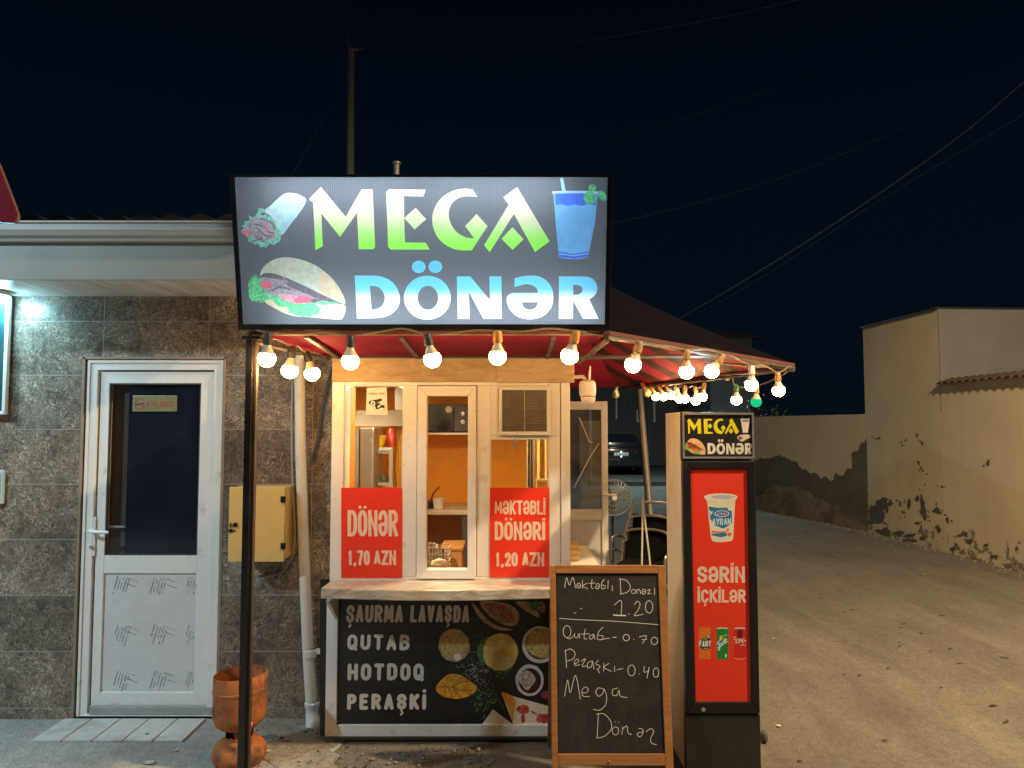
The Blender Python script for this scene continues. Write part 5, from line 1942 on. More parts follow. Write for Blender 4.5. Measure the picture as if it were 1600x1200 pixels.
def string(label, pts, seed, sag=.018, r=.005):
    rr_ = random.Random(seed)
    P = []
    for a, b in zip(pts, pts[1:]):
        P.append(tuple(a))
        n_ = 3
        for k in range(1, n_):
            f = k / n_
            q = a + (b - a) * f
            P.append((q.x + rr_.uniform(-.01, .01), q.y + rr_.uniform(-.01, .01), q.z - sag * sin(pi * f) + rr_.uniform(0, .03)))
    P.append(tuple(pts[-1]))
    mb = MB(); mb.tube(smooth_line(P, 4), r, 6)
    return tag(mb.build("light_string", pm("string_cable", (.17, .13, .09), .55, var=.3, vs=30), smooth=True), label, "cable", "light strings")


E0d = E0 + Vector((0, -.03, -.02))
string("cable of the bulbs running along under the lit sign", [E0d] + fr_t, 1, .004)
string("cable of the two bulbs by the rain pipe", [E0d] + lf_t[1:] + [E5 + dz], 2, .004)
string("pale cable of bulbs along the slanting striped canopy edge", [fr_t[-1]] + rt_t[1:] + [E2 + dz], 3, .01)
string("cable of small bulbs on the far edge of the canopy", [E2 + dz] + re_t[1:], 4, .03)

# ================================================================== security camera
pc = at(918, 597, 3.98)
sc_ = thing("security_camera", "white dome security camera with one antenna under the canopy corner", "camera", tuple(pc))
M_CAMW = pm("camera_white", (.74, .66, .58), .35, var=.04)
mb = MB(); mb.lathe([(.0001, .012), (.03, .010), (.043, 0), (.046, -.02), (.045, -.065), (.040, -.078), (.0001, -.08)], pc, 24)
mb.build("body", M_CAMW, sc_, smooth=True)
mb = MB(); mb.ball(pc + Vector((.002, -.006, -.088)), .039, 22, 14)
dm = mb.build("dome", M_CAMW, sc_, smooth=True)
mb = MB(); mb.tube([pc + Vector((.002 + .036 * cos(radians(a)), -.006 - .0415 * abs(sin(radians(a))), -.082 - .004 * sin(radians(a)))) for a in range(180, 361, 12)], .0018, 6)
mb.build("seam", M_DKGREY, dm)
mb = MB(); mb.tube([pc + Vector((.008, -.02, .005)), pc + Vector((.010, -.025, .05)), pc + Vector((.013, -.028, .085))], [.007, .006, .004], 10)
mb.build("antenna", M_CAMW, sc_, smooth=True)
mb = MB(); mb.tube([pc + Vector((-.01, .01, .012)), pc + Vector((-.02, .02, .03)), Vector((kR - .004, YK + .02, pc.z + .032))], .010, 10)
mb.box(kR - .02, kR + .012, YK - .012, YK - .0045, pc.z + .0, pc.z + .075)
mb.build("mount", M_CAMW, sc_)

# ================================================================== drinks cooler
YC = 3.68
cl, cr = at(1067.5, 900, YC).x, at(1183, 900, YC).x
ct, cb_ = at(1120, 644, YC).z, .02
co = thing("drinks_cooler", "slim black drinks cooler with a red drinks poster on its front", "drinks cooler", ((cl + cr) / 2, YC + .2, 0))
zh = at(1120, 718, YC).z; zl = at(1120, 1114, YC).z
M_COOLSIDE = wood_mat("scuffed_side", (.50, .42, .27), (.66, .58, .42), (30, 20, 1.2), .45, 1.0, 1.5)
YCB = 4.06
mb = MB(); mb.box(cl + .001, cr - .001, YC + .03, YCB, .03, ct)
mb.build("cabinet", M_COOLSIDE, co, bevel=.004)
mb = MB(); mb.box(cl, cr, YC - .004, YC + .0295, zh, ct)
hdp = mb.build("header", M_BLACKP, co, bevel=.003)
mb = MB(); mb.ring(cl + .004, cr - .004, zh + .004, ct - .004, .010, YC - .010, YC - .0045)
mb.build("header_rim", pm("grey_rim", (.20, .20, .21), .4), co, bevel=.001)
mb = MB()
mb.ring(cl + .002, cr - .002, zl, zh - .006, .040, YC - .012, YC + .029, wb=.056)
mb.build("door", M_BLACKP, co, bevel=.005)
mb = MB(); mb.box(cl, cr, YC - .006, YC + .0295, .03, zl - .006)
mb.build("base_panel", pm("scuffed_black", (.022, .022, .022), .45, var=.4, vs=5), co, bevel=.003)
mb = MB()
for x in (cl + .04, cr - .04):
    for y in (YC + .06, YCB - .05):
        mb.lathe([(.0001, .0005), (.02, .0005), (.02, .03), (.0001, .03)], (x, y, 0), 10)
mb.build("feet", M_RUBBER, co)
c = at(1098, 1107, YC)
mb = MB(); mb.lathe([(.0001, -.0155), (.010, -.0155), (.011, -.012)], (c.x, YC, c.z), 16, axis='Y')
mb.build("lock", M_CHROME, co, smooth=True)


def remap(polys, src, dst):
    """(x0, y0, x1, y1) box to box"""
    sx, sy = (dst[2] - dst[0]) / (src[2] - src[0]), (dst[3] - dst[1]) / (src[3] - src[1])
    o = []
    for p in polys:
        if p[0] == '-':
            o.append(('-', [((x - src[0]) * sx + dst[0], (y - src[1]) * sy + dst[1]) for x, y in p[1]]))
        else:
            o.append([((x - src[0]) * sx + dst[0], (y - src[1]) * sy + dst[1]) for x, y in p])
    return o


p_ = lambda n_, c_, **k: pm("h_" + n_, c_, .4, **k)
H_Y, H_W = p_("yellow", (.80, .72, .02), var=.04), p_("white", (.78, .75, .72), var=.03)
H_LET, H_BUN, H_BUN2 = p_("lettuce", (.30, .42, .10), var=.3, vs=40), speckle("h_bun", (.78, .36, .10), (.86, .58, .30), 25), p_("bun_low", (.76, .50, .26), var=.15)
H_MEAT, H_TOM = p_("filling", (.28, .08, .04), var=.4, vs=50), p_("tomato", (.70, .09, .05), var=.2)
H_WRAP, H_GREY = speckle("h_wrap", (.70, .60, .48), (.80, .74, .68), 40), p_("grey", (.18, .22, .30))
sand = [l for l in Lw if l[0] == "sandwich_picture"]
sb_ = (387.5, 401, 540, 500)
db_ = (1070, 684.5, 1102.5, 710.5)
mp2 = {F_LET: H_LET, F_BUNB: H_BUN2, F_MEATL: H_MEAT, F_MEATD: H_MEAT, F_TOMP: H_TOM, F_TOML: H_TOM, F_BUN: H_BUN}
HL = [("header_sheet", p_("black", (.018, .018, .02), var=.2), [rect(1068.5, 648.5, 1174.5, 714)])]
for n_, m_, o_ in sand:
    HL.append(("sandwich_picture", mp2[m_], remap(o_, sb_, db_)))
HL.append(("cup_picture", H_W, [[(1157.3, 655), (1171.5, 655), (1168.6, 676), (1160.8, 676)]]))
HL.append(("cup_picture", H_GREY, [[(1159.5, 656), (1170.5, 656), (1170, 659), (1160, 659)]]))
HL.append(("cup_picture", H_W, stroke([(1157, 655), (1172, 655)], .9) + stroke([(1160, 651), (1161, 655)], .7) + stroke([(1170, 652), (1169, 655)], .5)))
HL.append(("wrap_picture", H_WRAP, [closed_smooth([(1152, 683), (1158, 679.5), (1168, 679), (1173, 681), (1172, 684), (1165, 687), (1160, 690), (1154, 687)])]))
HL.append(("wrap_picture", H_MEAT, [oval(1156.5, 684.5, 3.2, 2.8, 14, .25, 2)]))
HL.append(("lettering", H_Y, remap(MEGA, (482.4, 292, 858.9, 393.9), (1073.4, 653.6, 1154.8, 678.7))))
HL.append(("lettering", H_W, remap(DON, (553.9, 407, 935.6, 499.5), (1105.2, 686, 1175.4, 710))))
graphic(upright(YC - .0052), HL, hdp)

CUPZ = lambda pts: zz(pts, 1080, 760, 12)
CANZ = lambda pts: zz(pts, 1075, 960, 15)
C_W, C_B, C_B2 = p_("cup_white", (.78, .72, .64), var=.05), p_("cup_blue", (.03, .20, .46), var=.15), p_("cup_dark_blue", (.05, .08, .36))
C_LID, C_CR, C_LB = speckle("h_lid", (.28, .34, .52), (.60, .62, .68), 120), p_("cup_cream", (.70, .68, .48), var=.1), p_("cup_lettering", (.62, .78, .86))
C_OR, C_GR, C_RD = p_("can_orange", (.74, .17, .02), var=.15), p_("can_green", (.015, .22, .045), var=.2), p_("can_red", (.58, .025, .02), var=.12)
C_DK, C_NV, C_LM, C_SV, C_LG = p_("can_dark", (.13, .012, .02)), p_("can_navy", (.03, .06, .10)), p_("can_lemon", (.72, .60, .05)), p_("can_rim", (.74, .60, .50)), p_("can_leaf", (.12, .32, .05))
PL = [("door_sheet", M_POSTER, [[(1079, 733), (1168, 733), (1174, 1098), (1087, 1098)]])]
PL += [("cup_picture", C_W, [CUPZ(closed_smooth([(240, 192), (330, 150), (550, 130), (790, 150), (872, 200), (840, 235), (822, 330), (800, 700), (782, 985), (700, 1030), (570, 1045), (450, 1035), (380, 990), (340, 700), (305, 330), (270, 240)]))]),
       ("cup_picture", C_CR, [CUPZ([(290, 250), (560, 270), (830, 245), (815, 340), (700, 385), (320, 370)])]),
       ("cup_picture", C_LID, [CUPZ(oval(610, 200, 222, 40, 26))]),
       ("cup_picture", C_B, [CUPZ([(322, 375), (500, 400), (680, 398), (700, 450), (760, 460), (770, 690), (700, 740), (600, 790), (450, 740), (400, 660), (360, 620)])]),
       ("cup_picture", C_W, [CUPZ(oval(573, 512, 140, 60, 24))]),
       ("cup_picture", C_DK, [CUPZ(oval(573, 510, 122, 46, 24))]),
       ("cup_picture", C_B2, [CUPZ(oval(573, 510, 122, 46, 24))]),
       ("cup_picture", C_B, [CUPZ([(385, 890), (500, 880), (660, 860), (670, 930), (560, 955), (385, 920)])]),
       ("cup_picture", C_OR, [CUPZ([(380, 830), (540, 850), (690, 830), (690, 850), (540, 875), (380, 870)]), CUPZ(oval(715, 900, 42, 38, 16, .2, 2)), CUPZ(oval(690, 810, 22, 26, 12, .2, 3))]),
       ("cup_picture", C_LB, lettering("AYRAN", 1113, 1142.3, 810, 820.5, 1.5, .5, 'round', .0, .5, 3) + lettering("ATENA", 1120.3, 1135.3, 801, 804.3, .55, .7, 'round')),
       ("cup_picture", C_W, [CUPZ(oval(380, 500, 16, 40, 10, .1, 1, .5)), CUPZ(oval(350, 470, 14, 30, 10, .1, 1, -.4))])]


def can(cx, col, top):
    return [("can_picture", col, [CANZ(closed_smooth([(cx - 138, 345), (cx - 120, 312), (cx, 300), (cx + 120, 312), (cx + 138, 345), (cx + 138, 1000), (cx + 118, 1040), (cx, 1050), (cx - 118, 1040), (cx - 138, 1000)], 3))]),
            ("can_picture", top, [CANZ([(cx - 120, 318), (cx - 60, 305), (cx + 60, 305), (cx + 120, 318), (cx + 128, 345), (cx, 332), (cx - 128, 345)])])]


PL += can(392, C_OR, C_OR)
PL += [("can_picture", C_NV, [CANZ([(260, 610), (340, 580), (440, 600), (440, 520), (475, 470), (528, 470), (528, 800), (440, 830), (340, 820), (275, 770)])]),
       ("can_picture", C_LG, [CANZ([(320, 570), (360, 540), (430, 520), (440, 560), (400, 590)]), CANZ(oval(480, 520, 30, 45, 14))]),
       ("can_picture", C_W, lettering("FANT", 1075 + 255 / 15, 1075 + 535 / 15, 960 + 615 / 15, 960 + 755 / 15, 2.0, .3, 'round', .05, .3) + [CANZ(p) for p in stroke(arc(490, 520, 28, 30, 40, 320), 12)] + [CANZ(p) for p in stroke([(370, 800), (470, 795)], 10)])]
PL += can(808, C_GR, C_SV)
spr = [[(735, 665), (700, 660), (685, 690), (735, 720), (735, 770), (690, 785)], [(745, 690), (740, 840)], [(745, 690), (785, 680), (785, 720), (750, 735)], [(795, 700), (800, 650), (825, 640)], [(835, 620), (838, 680)], [(850, 570), (862, 660)], [(838, 610), (880, 590)], [(872, 610), (908, 590), (895, 560), (872, 590), (880, 640), (912, 620)], [(700, 640), (760, 600)], [(700, 840), (800, 720), (935, 640)], [(855, 500), (905, 480)]]
PL += [("can_picture", C_LM, [CANZ(oval(785, 545, 46, 62, 18, .04, 2, .5))]), ("can_picture", C_LG, [CANZ([(790, 500), (830, 485), (825, 560), (800, 590)])]),
       ("can_picture", C_LB, [CANZ(p) for ln in spr for p in stroke(ln, 17)] + [CANZ([(870, 935), (905, 920), (905, 1000), (870, 1010)])])]
PL += can(1215, C_RD, C_SV)
cok = [[(1120, 520), (1085, 540), (1090, 590), (1120, 600)], [(1175, 575), (1130, 580), (1125, 625), (1165, 635)], [(1195, 585), (1215, 580), (1215, 625), (1192, 628), (1190, 595)], [(1262, 590), (1230, 590), (1228, 628), (1260, 628)], [(1262, 580), (1265, 635)], [(1320, 555), (1280, 600), (1275, 670), (1300, 680)], [(1300, 640), (1345, 600), (1345, 640)], [(1100, 665), (1210, 665)], [(1230, 720), (1340, 725)]]
PL += [("can_picture", C_DK, [CANZ([(1150, 400), (1185, 365), (1260, 365), (1285, 400), (1275, 540), (1150, 545)])]), ("can_picture", C_W, [CANZ(p) for ln in cok for p in stroke(ln, 14)]),
       ("can_picture", C_SV, [CANZ(p) for p in stroke([(1085, 1020), (1150, 1045), (1240, 1048), (1345, 1020)], 10)])]
PL.append(("lettering", M_PINK, lettering("SƏRİN", 1089.5, 1164, 885, 910.5, 4.9, .36) + lettering("İÇKİLƏR", 1090, 1165.5, 921, 941.5, 3.8, .38)))
dsp = graphic(upright(YC - .004), PL, co)
mb = MB(); mb.box(cl + .035, cr - .035, YC - .0035, YC + .02, zl + .05, zh - .04)
mb.build("door_core", M_BLACKP, co)

# ================================================================== chalkboard
pb_, pt_ = atz(955, 1241.2, 0), at(953, 883, 3.68)
CP = Plane((0, pb_.y, 0), (1, 0, 0), Vector((0, pt_.y - pb_.y, pt_.z)))
cbd = thing("chalkboard", "wooden A-frame chalkboard with the chalked menu before the kiosk", "chalkboard", tuple(pb_))
xl0, xr0 = CP.loc(858.5, 1180)[0], CP.loc(1048.5, 1180)[0]
xl1, xr1 = CP.loc(863, 885)[0], CP.loc(1043, 885)[0]
xl, xr = (xl0 + xl1) / 2, (xr0 + xr1) / 2
bt_ = CP.loc(950, 883)[1]


def cslab(mb, a0, a1, b0, b1, o0, o1):
    mb.prism([CP.p3(a0, b0, o0), CP.p3(a1, b0, o0), CP.p3(a1, b1, o0), CP.p3(a0, b1, o0)], CP.n * (o1 - o0))


bi0, bi1 = CP.loc(870, 1040)[0], CP.loc(1034, 1040)[0]
br0, br1 = CP.loc(950, 1193)[1], CP.loc(950, 1178)[1]
bu = CP.loc(950, 896)[1]
for a_, b_ in ((xl, bi0), (bi1, xr)):
    mb = MB(); cslab(mb, a_, b_, .0, bt_ - .002, -.022, 0)
    mb.build("stile", M_FRAMEWOOD, cbd, bevel=.003)
for b0_, b1_ in ((bu, bt_), (br0 - .01, br1)):
    mb = MB(); cslab(mb, bi0 + .0005, bi1 - .0005, b0_, b1_, -.021, .001)
    mb.build("rail", M_FRAMEWOODH, cbd, bevel=.003)
c = CP.p3(*CP.loc(952, 1190), .001)
mb = MB(); mb.ball(c, .006, 10, 8)
mb.build("knob", M_FRAMEWOOD, cbd, smooth=True)
# rear frame
hinge = CP.p3((xl + xr) / 2, bt_ - .05, -.024)
foot = Vector((hinge.x, hinge.y + .34, 0))
for x in (xl + .02, xr - .02):
    mb = MB()
    d = Vector((0, foot.y - hinge.y, -hinge.z)).normalized(); w = Vector((0, d.z, -d.y))
    mb.prism([Vector((x - .018, hinge.y + .004, hinge.z)), Vector((x + .018, hinge.y + .004, hinge.z)), Vector((x + .018, foot.y, .002)), Vector((x - .018, foot.y, .002))], w * -.02)
    mb.build("rear_leg", M_FRAMEWOOD, cbd)
ZC = lambda pts: zz(pts, 840, 860, 847 / 240)
chk = []


def ell(cx, cyy, rx, ry):
    return [(cx + rx * cos(radians(a)), cyy + ry * sin(radians(a))) for a in range(-110, 260, 24)]


S_ = [[(150, 205), (160, 150), (176, 192), (195, 150), (210, 208)], [(216, 190), (228, 180), (239, 192), (232, 207), (219, 206), (218, 197), (238, 195)], [(248, 165), (248, 212)], [(272, 182), (250, 196), (276, 212)],
      [(301, 160), (297, 203), (308, 210)], [(282, 182), (318, 180)], [(322, 192), (334, 182), (343, 196), (334, 212), (323, 209), (322, 200), (342, 198)], [(368, 160), (354, 182), (354, 210), (371, 209), (373, 195), (356, 192)],
      [(390, 165), (388, 212)], [(412, 195), (413, 224)], [(456, 155), (460, 242)], [(452, 159), (488, 165), (512, 197), (500, 228), (456, 242)], ell(530, 227, 11, 12), [(549, 215), (549, 238)], [(549, 224), (562, 215), (569, 239)],
      [(576, 222), (588, 214), (598, 227), (588, 242), (577, 237), (577, 229), (597, 228)], [(606, 221), (622, 217), (609, 240), (627, 237)], [(646, 208), (646, 246)],
      [(424, 302), (462, 278), (462, 360)], [(503, 350), (504, 354)], [(536, 300), (550, 281), (566, 296), (555, 330), (534, 360), (582, 353)], ell(616, 312, 20, 34), [(122, 376), (250, 384), (400, 390), (540, 400), (670, 411)], [(202, 346), (212, 344)], [(236, 322), (245, 320)],
      ell(163, 449, 21, 33), [(152, 478), (180, 488), (200, 468)], [(205, 458), (206, 480), (222, 480), (228, 460), (233, 484)], [(263, 434), (257, 484), (274, 488)], [(240, 462), (287, 460)],
      [(306, 464), (287, 474), (290, 490), (306, 482), (309, 462), (317, 491)], [(362, 424), (337, 452), (331, 488), (354, 493), (362, 474), (338, 470)], [(345, 493), (397, 484)], [(415, 481), (435, 479)], ell(490, 482, 17, 18), [(530, 490), (532, 492)],
      [(562, 479), (602, 472), (580, 514)], [(576, 493), (604, 491)], ell(645, 500, 18, 20), [(154, 552), (160, 648)], [(150, 556), (184, 545), (207, 570), (195, 600), (158, 612)], [(204, 627), (226, 615), (221, 600), (206, 610), (206, 635), (236, 630)],
      [(240, 612), (264, 600), (246, 640), (270, 638)], [(298, 612), (277, 622), (278, 648), (298, 640), (303, 610), (312, 656)], [(336, 608), (321, 626), (345, 640), (328, 660)], [(334, 660), (341, 677)], [(365, 625), (365, 668)], [(394, 624), (368, 646), (407, 668)], [(425, 640), (426, 670)], [(440, 660), (472, 652)],
      ell(519, 663, 20, 30), [(560, 682), (562, 684)], [(590, 640), (589, 672), (616, 666)], [(616, 645), (604, 706)], ell(654, 675, 15, 26),
      [(150, 806), (166, 716), (181, 786), (210, 690), (236, 822)], [(244, 786), (270, 786), (280, 766), (262, 755), (245, 776), (252, 805), (287, 806)], [(357, 764), (336, 760), (321, 784), (339, 806), (362, 786), (365, 764), (381, 800), (376, 850), (345, 882), (308, 878)],
      [(442, 760), (415, 770), (415, 798), (438, 800), (450, 772), (456, 804), (496, 813)], [(336, 900), (329, 1036)], [(325, 905), (368, 904), (405, 946), (405, 988), (370, 1026), (326, 1036)], ell(430, 997, 18, 22), [(429, 945), (431, 947)], [(446, 948), (448, 950)],
      [(470, 975), (466, 1017)], [(469, 988), (493, 970), (501, 1010), (520, 1016)], [(558, 984), (578, 986), (583, 1006), (566, 1030), (551, 1016), (560, 1006), (583, 1004)], [(600, 1002), (625, 985), (641, 1000), (624, 1040), (630, 1064), (656, 1073)]]
rq = random.Random(8)
for ln in S_:
    sm_ = smooth_line(ln, 5) if len(ln) > 2 else ln
    sm_ = [(x + rq.uniform(-.35, .35), y + rq.uniform(-.35, .35)) for x, y in sm_]
    chk += [ZC(p) for p in stroke(sm_, 3.3)]
chk += [ZC(p) for p in stroke([(420, 357), (452, 359), (485, 360)], 7)]
smear = []
for q in range(40):
    x, y = rq.uniform(130, 660), rq.uniform(860, 1110)
    smear += [ZC(p) for p in stroke([(x, y), (x + rq.uniform(-2, 2), min(1118, y + rq.uniform(20, 120)))], .8)]
t = NT("slate_black")
vec = t.coord('Object')
c = t.ramp(t.noise(vec, 5, 7, .7, .6), [(.3, (.016, .016, .016)), (.72, (.040, .039, .037))])
sm2 = t.ramp(t.noise(t.coord('Object', (22, 3, 2)), 3, 6, .7), [(.55, (0, 0, 0)), (.85, (.25, .25, .25))])
c = t.mix(sm2, c, (.12, .115, .11))
t.bsdf(c, .62, 0, None, .25)
M_CHALK = speckle("chalk", (.48, .46, .42), (.74, .72, .68), 300, .35, .6)
M_SMEAR = pm("chalk_smear", (.075, .072, .068), .7)
cc0, cc1 = CP.loc(870, 1177)[1], CP.loc(950, 897)[1]
CPX = PxPlane(CP)
graphic(CPX, [("board", t.m, [[ab(bi0 - .003, br1 - .003), ab(bi1 + .003, br1 - .003), ab(bi1 + .003, bu + .003), ab(bi0 - .003, bu + .003)]]), ("board/smear", M_SMEAR, smear), ("board/lettering", M_CHALK, chk)], cbd, off=-.006)
mb = MB(); cslab(mb, bi0 + .001, bi1 - .001, br1 + .001, bu - .001, -.016, -.0085)
mb.build("backing", M_BROWN, cbd)

# ================================================================== orange bin cut from a gas cylinder
p = Vector((at(375, 1120, 3.86).x, 3.86, 0.009))
bn = thing("waste_bin", "old orange bin made of a cut gas cylinder on the pavement behind the black pole", "bin", tuple(p))
mb = MB(); mb.lathe([(.0001, .0), (.118, .0), (.132, .02), (.134, .045), (.124, .080), (.098, .104), (.066, .114), (.0001, .116)], p, 40)
mb.build("foot", M_ORANGEP, bn, smooth=True)
mb = MB()
for k in range(3):
    a = .5 + k * 2 * pi / 3
    mb.lathe([(.068, .108), (.066, .176), (.062, .176), (.064, .108)], p, 8, a0=a, a1=a + 1.05)
mb.lathe([(.070, .108), (.070, .124), (.064, .124)], p, 30)
mb.build("neck", M_ORANGEP, bn, smooth=True)
mb = MB(); mb.lathe([(.040, .112), (.040, .172)], p, 20)
mb.build("neck_shade", M_BLACKP, bn)
mb = MB(); mb.lathe([(.03, .172), (.092, .174), (.118, .195), (.131, .235), (.133, .352), (.1365, .354), (.1365, .364), (.133, .367), (.132, .432), (.129, .436), (.126, .43), (.125, .24), (.11, .20), (.0001, .19)], p, 44)
for v in mb.v:
    v.z += (v.x - p.x) * .05
mb.build("bucket", [M_ORANGEP], bn, smooth=True)
mb = MB(); mb.lathe([(.0001, .30), (.1235, .30)], p, 30)
mb.build("liner", pm("dark_rust", (.07, .045, .035), .8, var=.3), bn)
c = at(388, 1140, 3.74)
pk = MB(); pk.obox(c, (.017, .004, 0), (.001, -.003, .001), (.006, .008, .036))
o = pk.build("packet", [pm("packet_red", (.55, .02, .03), .4)])
tag(o, "red and white sweet packet stuck in the neck of the orange bin", "packet")
mb = MB(); mb.obox(c + Vector((-.001, -.004, .018)), (.0165, .004, 0), (.0005, -.001, 0), (.004, .004, .016))
q = mb.build("packet_top", pm("packet_white", (.75, .70, .66), .4), o)

# ================================================================== yard: counter, crate, fan, chairs
tx0, tx1 = kR + .008, .60
tb = thing("side_counter", "low white counter along the kiosk side behind the chalkboard", "counter", ((tx0 + tx1) / 2, 5.1, 0))
mb = MB(); mb.box(tx0, tx1, 4.25, 6.0, .71, .75)
mb.build("top", pm("cream_top", (.72, .66, .52), .4, var=.08), tb, bevel=.006)
mb = MB(); mb.box(tx0 + .01, tx1 - .03, 4.28, 5.97, .02, .709)
mb.build("body", M_PVC_OLD, tb, bevel=.003)
x0, x1, z0, z1 = R(880, 838, 904, 866, 5.3)
cr_ = thing("small_crate", "small yellow wooden box on the white side counter", "crate", ((x0 + x1) / 2, 5.35, .7505))
mb = MB(); mb.box(x0, x1, 5.3, 5.42, .7505, .7505 + (z1 - z0))
mb.build("box_body", M_WOODBOX, cr_, bevel=.004)
mb = MB()
for q in range(3):
    z = .76 + q * (z1 - z0) * .32
    mb.box(x0 - .004, x1 + .003, 5.294, 5.2995, z, z + (z1 - z0) * .22)
mb.build("slats", M_WOODBOX, cr_, bevel=.002)

fc = at(960, 778, 7.9)
fn = thing("pedestal_fan", "dark pedestal fan with round wire guard beyond the open side door", "fan", (fc.x, fc.y + .12, 0))
M_WIRE = pm("fan_wire", (.30, .29, .27), .4, metal=.5)
for y, nm in ((fc.y, "guard"), (fc.y + .1, "guard")):
    mb = MB()
    for r in (.188, .135, .085):
        mb.tube([(fc.x + r * cos(2 * pi * k / 36), y + (.03 if r > .18 else 0) * (1 if y == fc.y else -1), fc.z + r * sin(2 * pi * k / 36)) for k in range(37)], .0028 if r < .18 else .005, 6)
    for k in range(28):
        a = 2 * pi * k / 28
        mb.tube([(fc.x + .03 * cos(a), y - (.005 if y == fc.y else -.005), fc.z + .03 * sin(a)), (fc.x + .12 * cos(a + .12), y, fc.z + .12 * sin(a + .12)), (fc.x + .188 * cos(a + .2), y + (.03 if y == fc.y else -.03), fc.z + .188 * sin(a + .2))], .0016, 4)
    mb.build(nm, M_WIRE, fn)
mb = MB(); mb.lathe([(.0001, -.012), (.026, -.010), (.03, 0), (.0001, .002)], fc, 18, axis='Y')
mb.build("badge", pm("fan_badge", (.55, .50, .46), .4), fn, smooth=True)
for k in range(3):
    a = 2 * pi * k / 3 + .3
    mb = MB()
    pts = [(.03, -.25), (.10, -.42), (.165, -.30), (.17, .10), (.12, .35), (.03, .3)]
    P = [(fc.x + r * cos(a + t_), fc.y + .05 + .02 * t_, fc.z + r * sin(a + t_)) for r, t_ in pts]
    mb.prism(P, (0, .003, 0))
    mb.build("blade", pm("fan_blade", (.05, .055, .06), .4), fn)
mb = MB(); mb.lathe([(.0001, .11), (.05, .115), (.055, .2), (.03, .24), (.0001, .24)], fc, 18, axis='Y')
mb.build("motor", M_BLACKP, fn, smooth=True)
mb = MB(); mb.tube([(fc.x, fc.y + .16, .03), (fc.x, fc.y + .16, fc.z - .05)], .014, 12)
mb.build("stand", M_BLACKP, fn, smooth=True)
mb = MB(); mb.lathe([(.0001, 0.001), (.2, .001), (.2, .015), (.05, .04), (.0001, .04)], (fc.x, fc.y + .16, 0), 26)
mb.build("base", M_BLACKP, fn, smooth=True)


M_SEATB = pm("black_seat", (.006, .006, .006), .95, spec=.05)
M_TUBE = pm("dull_tube", (.30, .29, .28), .35, metal=.8, var=.2)


def chair(x, y, z, label, rz):
    o = thing("metal_chair", label, "chair", (x, y, z), "stacked chairs beside the cooler")
    s = Vector((x, y, z))
    for sy in (-1, 1):
        yy = .22 * sy
        pts = [(-.25, yy * 1.04, 0.001), (-.22, yy, .38), (-.21, yy, .60), (-.17, yy, .645), (-.02, yy, .635), (.14, yy, .60), (.20, yy, .56), (.23, yy * 1.03, .30), (.27, yy * 1.05, 0.001)]
        mb = MB(); mb.tube(smooth_line([tuple(s + Vector(p)) for p in pts], 4), .0095, 8)
        mb.build("side_frame", M_TUBE, o, smooth=True)
    mb = MB(); mb.tube(smooth_line([tuple(s + Vector(p)) for p in ((.17, -.20, .42), (.21, -.20, .60), (.25, -.19, .80), (.265, -.12, .87), (.265, .12, .87), (.25, .19, .80), (.21, .20, .60), (.17, .20, .42))], 4), .0115, 8)
    mb.build("back_frame", M_TUBE, o, smooth=True)
    mb = MB(); mb.obox(s + Vector((.232, 0, .70)), (.004, 0, -.0008), (0, .17, 0), (.016, 0, .08))
    mb.build("backrest", M_SEATB, o, bevel=.003)
    mb = MB(); mb.obox(s + Vector((-.02, 0, .425)), (.20, 0, 0), (0, .20, 0), (0, 0, .014))
    mb.build("seat", M_SEATB, o, bevel=.008)
    for v in (rz,):
        o.rotation_euler = (0, 0, v)
    return o


cxy = at(1000, 850, 5.75)
chair(cxy.x - .01, 5.75, .0, "bottom one of three stacked black chairs with bright tube arms", 1.15)
chair(cxy.x + .025, 5.78, .105, "middle one of three stacked black chairs with bright tube arms", 1.15)
chair(cxy.x + .06, 5.81, .21, "top one of three stacked black chairs with bright tube arms", 1.15)

P_ = [tuple(at(u, v, 5.5)) for u, v in ((1004, 792), (1003, 870), (1001, 1000))]
Q_ = [tuple(at(u, v, 5.5)) for u, v in ((1005, 792), (1014, 865), (1030, 985))]
st_ = thing("folding_stand", "thin pale folded metal stand leaning beside the stacked chairs", "stand", (P_[2][0], 5.5, 0))
for pts in (P_, Q_):
    mb = MB(); mb.tube([pts[0], pts[1], (pts[2][0], 5.5, .002)], .007, 8)
    mb.build("leg", pm("pale_tube", (.50, .47, .42), .45), st_, smooth=True)
mb = MB(); c = at(1004.5, 786, 5.5); mb.tube([c + Vector((0, 0, -.03)), c + Vector((0, 0, .05))], [.010, .005], 8)
mb.build("tip", M_GALV, st_, smooth=True)

# ================================================================== parked car far down the lane
YR = 26.0
ccx = at(971, 712, YR).x
car = thing("parked_car", "dark parked hatchback showing its rear plate down the lane", "car", (ccx, YR + 2, 0))
M_CAR = pm("black_car_paint", (.012, .014, .018), .18, coat=.6, var=.05)
W2, HL_ = .84, 3.9


def section(y, w, zs_):
    return [(ccx + sx * w * k, y, z) for (k, z) in zs_ for sx in (1,)]


def loft(secs):
    """secs: list of (y, [(halfwidth, z) ...]) mirrored, same count"""
    mb = MB(); n_ = len(secs[0][1])
    vs_, fs_ = [], []
    for y, pr in secs:
        for w, z in pr:
            vs_.append((ccx + w, y, z))
        for w, z in reversed(pr):
            vs_.append((ccx - w, y, z))
    m = 2 * n_
    for k in range(len(secs) - 1):
        for j in range(m):
            fs_.append((k * m + j, k * m + (j + 1) % m, (k + 1) * m + (j + 1) % m, (k + 1) * m + j))
    fs_.append(tuple(range(m))[::-1]); fs_.append(tuple((len(secs) - 1) * m + j for j in range(m)))
    mb.add(vs_, fs_)
    return mb


